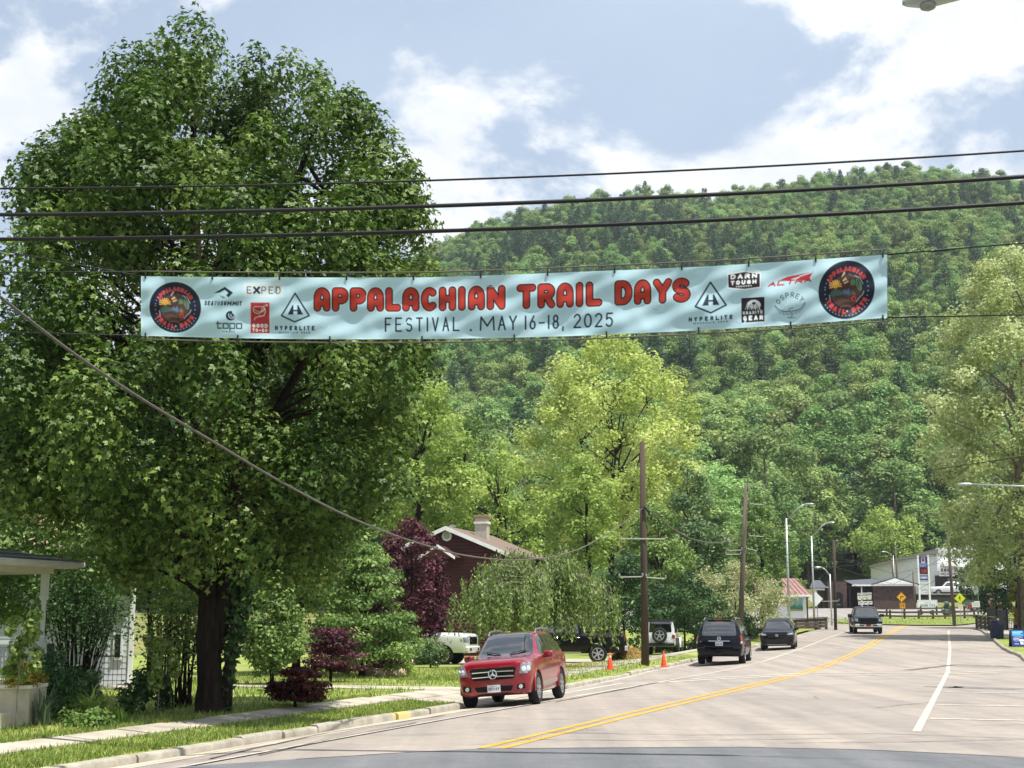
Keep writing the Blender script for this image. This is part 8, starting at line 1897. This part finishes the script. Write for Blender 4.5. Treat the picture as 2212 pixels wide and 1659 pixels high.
# wires
def sagline(a, b, sag, n=28):
    a, b = Vector(a), Vector(b); return [a.lerp(b, i / n) - Vector((0, 0, sag * 4 * (i / n) * (1 - i / n))) for i in range(n + 1)]
def wire(label, pts, r, m=None, name='overhead_wire', n=6, grp=None):
    mb = MB(); mb.tube(pts, r, n); o = mb.build(name, m or m_cable, None, smooth=True, recalc=False); return tag(o, label, 'cable', grp)
def pxwire(label, px, Ys_, r, m=None, **k):
    """polyline through photo positions at given depths, extended past the frame"""
    x = np.array([p[0] for p in px], float); y = np.array([p[1] for p in px], float); Yd = np.interp(x, [x[0], x[-1]], Ys_)
    q = np.linspace(x[0], x[-1], 40); co = np.polyfit(x, y, min(2, len(x) - 1)); yy = np.polyval(co, q)
    Yq = np.interp(q, [x[0], x[-1]], Ys_)
    return wire(label, [at(a, b, c) for a, b, c in zip(q, yy, Yq)], r, m, **k)
pxwire('thin topmost black wire crossing high above the banner', [(-900, 405), (0, 400), (800, 395), (1500, 371), (2212, 326), (3000, 262)], (18.5, 15.5), .013)
pxwire('thick black cable bundle, the upper of two above the banner', [(-900, 462), (0, 458), (900, 449), (1500, 424), (2212, 381), (3000, 320)], (18.6, 15.6), .026)
pxwire('thick black cable bundle, the lower of two just above the banner', [(-900, 514), (0, 511), (900, 503), (1500, 480), (2212, 437), (3000, 378)], (18.7, 15.7), .026)
c0 = Vector(bfn(np.array([[0.]]), np.array([[0.]]))[0, 0]); c1_ = Vector(bfn(np.array([[0.]]), np.array([[BH]]))[0, 0]); c2_ = Vector(bfn(np.array([[BW]]), np.array([[0.]]))[0, 0]); c3_ = Vector(bfn(np.array([[BW]]), np.array([[BH]]))[0, 0])
wire('guy wire sloping up from the banner top corner at the maple', [c0, at(0, 541, 22.5), at(-700, 405, 24)], .010)
wire('thin wire running level with the banner top through the maple', [c0 + Vector((0, 0, .07)), at(0, 588, 22.0), at(-700, 580, 23.5)], .009)
wire('guy wire from the banner bottom corner at the maple', [c1_, at(0, 717, 22.0), at(-700, 700, 23.5)], .010)
wire('guy wire from the banner top corner on the sycamore side', [c2_, at(2212, 525, 18.6), at(2900, 470, 17.5)], .010)
wire('guy wire from the banner bottom corner on the sycamore side', [c3_, at(2212, 680, 18.6), at(2900, 668, 17.5)], .010)
for c_, d, lb in ((c2_, 1, 'turnbuckle on the upper guy wire on the sycamore side'), (c3_, 1, 'turnbuckle on the lower guy wire on the sycamore side')):
    q = at(2030, 541, 19.0) if c_ is c2_ else at(1960, 684, 19.1); mb = MB(); mb.tube([q - Vector((.12, 0, .01)), q + Vector((.12, 0, .01))], .018, 6); tag(mb.build('turnbuckle', m_blk), lb, 'fitting')
# drooping lashed cable from the near left pole line to the wooden pole
pp = [(-500, 260), (-120, 545), (0, 641), (150, 757), (300, 858), (450, 948), (620, 1048), (780, 1128), (900, 1172), (1000, 1199), (1080, 1209), (1160, 1207), (1240, 1190), (1320, 1148), (1391, 1096)]
def plan_depth(x):           # the cable runs in a straight line in plan, from beside the camera to the brown pole
    d = ray(x, 1000); k_ = d[0] / d[1]; ex_, ey_ = hk.x, hk.y; x0_, y0_ = -5.0, 14.0
    u_ = (k_ * y0_ - x0_) / ((ex_ - x0_) - k_ * (ey_ - y0_)); return y0_ + u_ * (ey_ - y0_)
pp = [(x, y, plan_depth(x)) for x, y in pp]
q = np.linspace(0, len(pp) - 1, 60); A3 = np.array([at(*p) for p in pp]); cable = [Vector([pchip(np.arange(len(pp)), A3[:, i], np.array([k]))[0] for i in range(3)]) for k in q]
wire('grey lashed cable drooping in front of the maple down to the brown pole', cable, .017, m_gcable, 'drooping_cable')
wire('grey cable sagging between the brown pole and the leaning grey pole', [at(*p) for p in ((1391, 1096, 60.8), (1420, 1114, 64), (1450, 1140, 67.5), (1490, 1163, 72), (1530, 1173, 76.5), (1560, 1172, 80), (1599, 1160, 84.8))], .03, m_gcable, 'drooping_cable')
wire('thin wire running from the leaning grey pole over the street, upper one', [at(1614, 1050, 85), at(1800, 1046, 80), at(2212, 985, 70), at(2500, 930, 64)], .012)
wire('thin wire running from the leaning grey pole over the street, lower one', [at(1616, 1056, 85), at(1800, 1048, 80), at(2212, 986, 69), at(2500, 938, 63)], .014)
wire('faint wire slanting down across the hillside trees', [at(1560, 840, 90), at(1850, 885, 95), at(2100, 905, 97), at(2202, 908, 97)], .012)
for i, (ya, yb, yc) in enumerate(((1122, 1136, 1128), (1150, 1158, 1166), (1178, 1180, 1182), (1195, 1198, 1200), (1208, 1206, 1204))):
    wire(('uppermost', 'second', 'third', 'fourth', 'lowest')[i] + ' of the thin wires running from the leaning grey pole to the island pole', [at(1606, ya + 20, 86), at(1800, (ya + yb) / 2 + 18, 108), at(2050, yb - i * 4 + 8, 133)], .016)
for i, (ya, yb) in enumerate(((1192, 1215), (1230, 1242), (1252, 1228), (1290, 1270))):
    wire(('topmost', 'upper', 'lower', 'bottom')[i] + ' wire strung from the short dark pole towards the fuel sign', [at(1802, 1180 + i * 22, b3.y), at(1930, ya + 10, 150), at(2048, yb - 30, 140)], .016)
# ---------------------------------------------------------------- thin summer haze in the air
hz = MB(); hz.box(-1600, 1700, -120, 2700, -6, 300)
mh = bpy.data.materials.new('haze_air'); mh.use_nodes = True; mh.node_tree.nodes.clear()
pv = mh.node_tree.nodes.new('ShaderNodeVolumePrincipled'); mo = mh.node_tree.nodes.new('ShaderNodeOutputMaterial')
pv.inputs['Color'].default_value = (.80, .88, 1.0, 1); pv.inputs['Density'].default_value = .00014; pv.inputs['Anisotropy'].default_value = .2
mh.node_tree.links.new(pv.outputs[0], mo.inputs['Volume'])
tag(hz.build('haze', mh), kind='stuff')
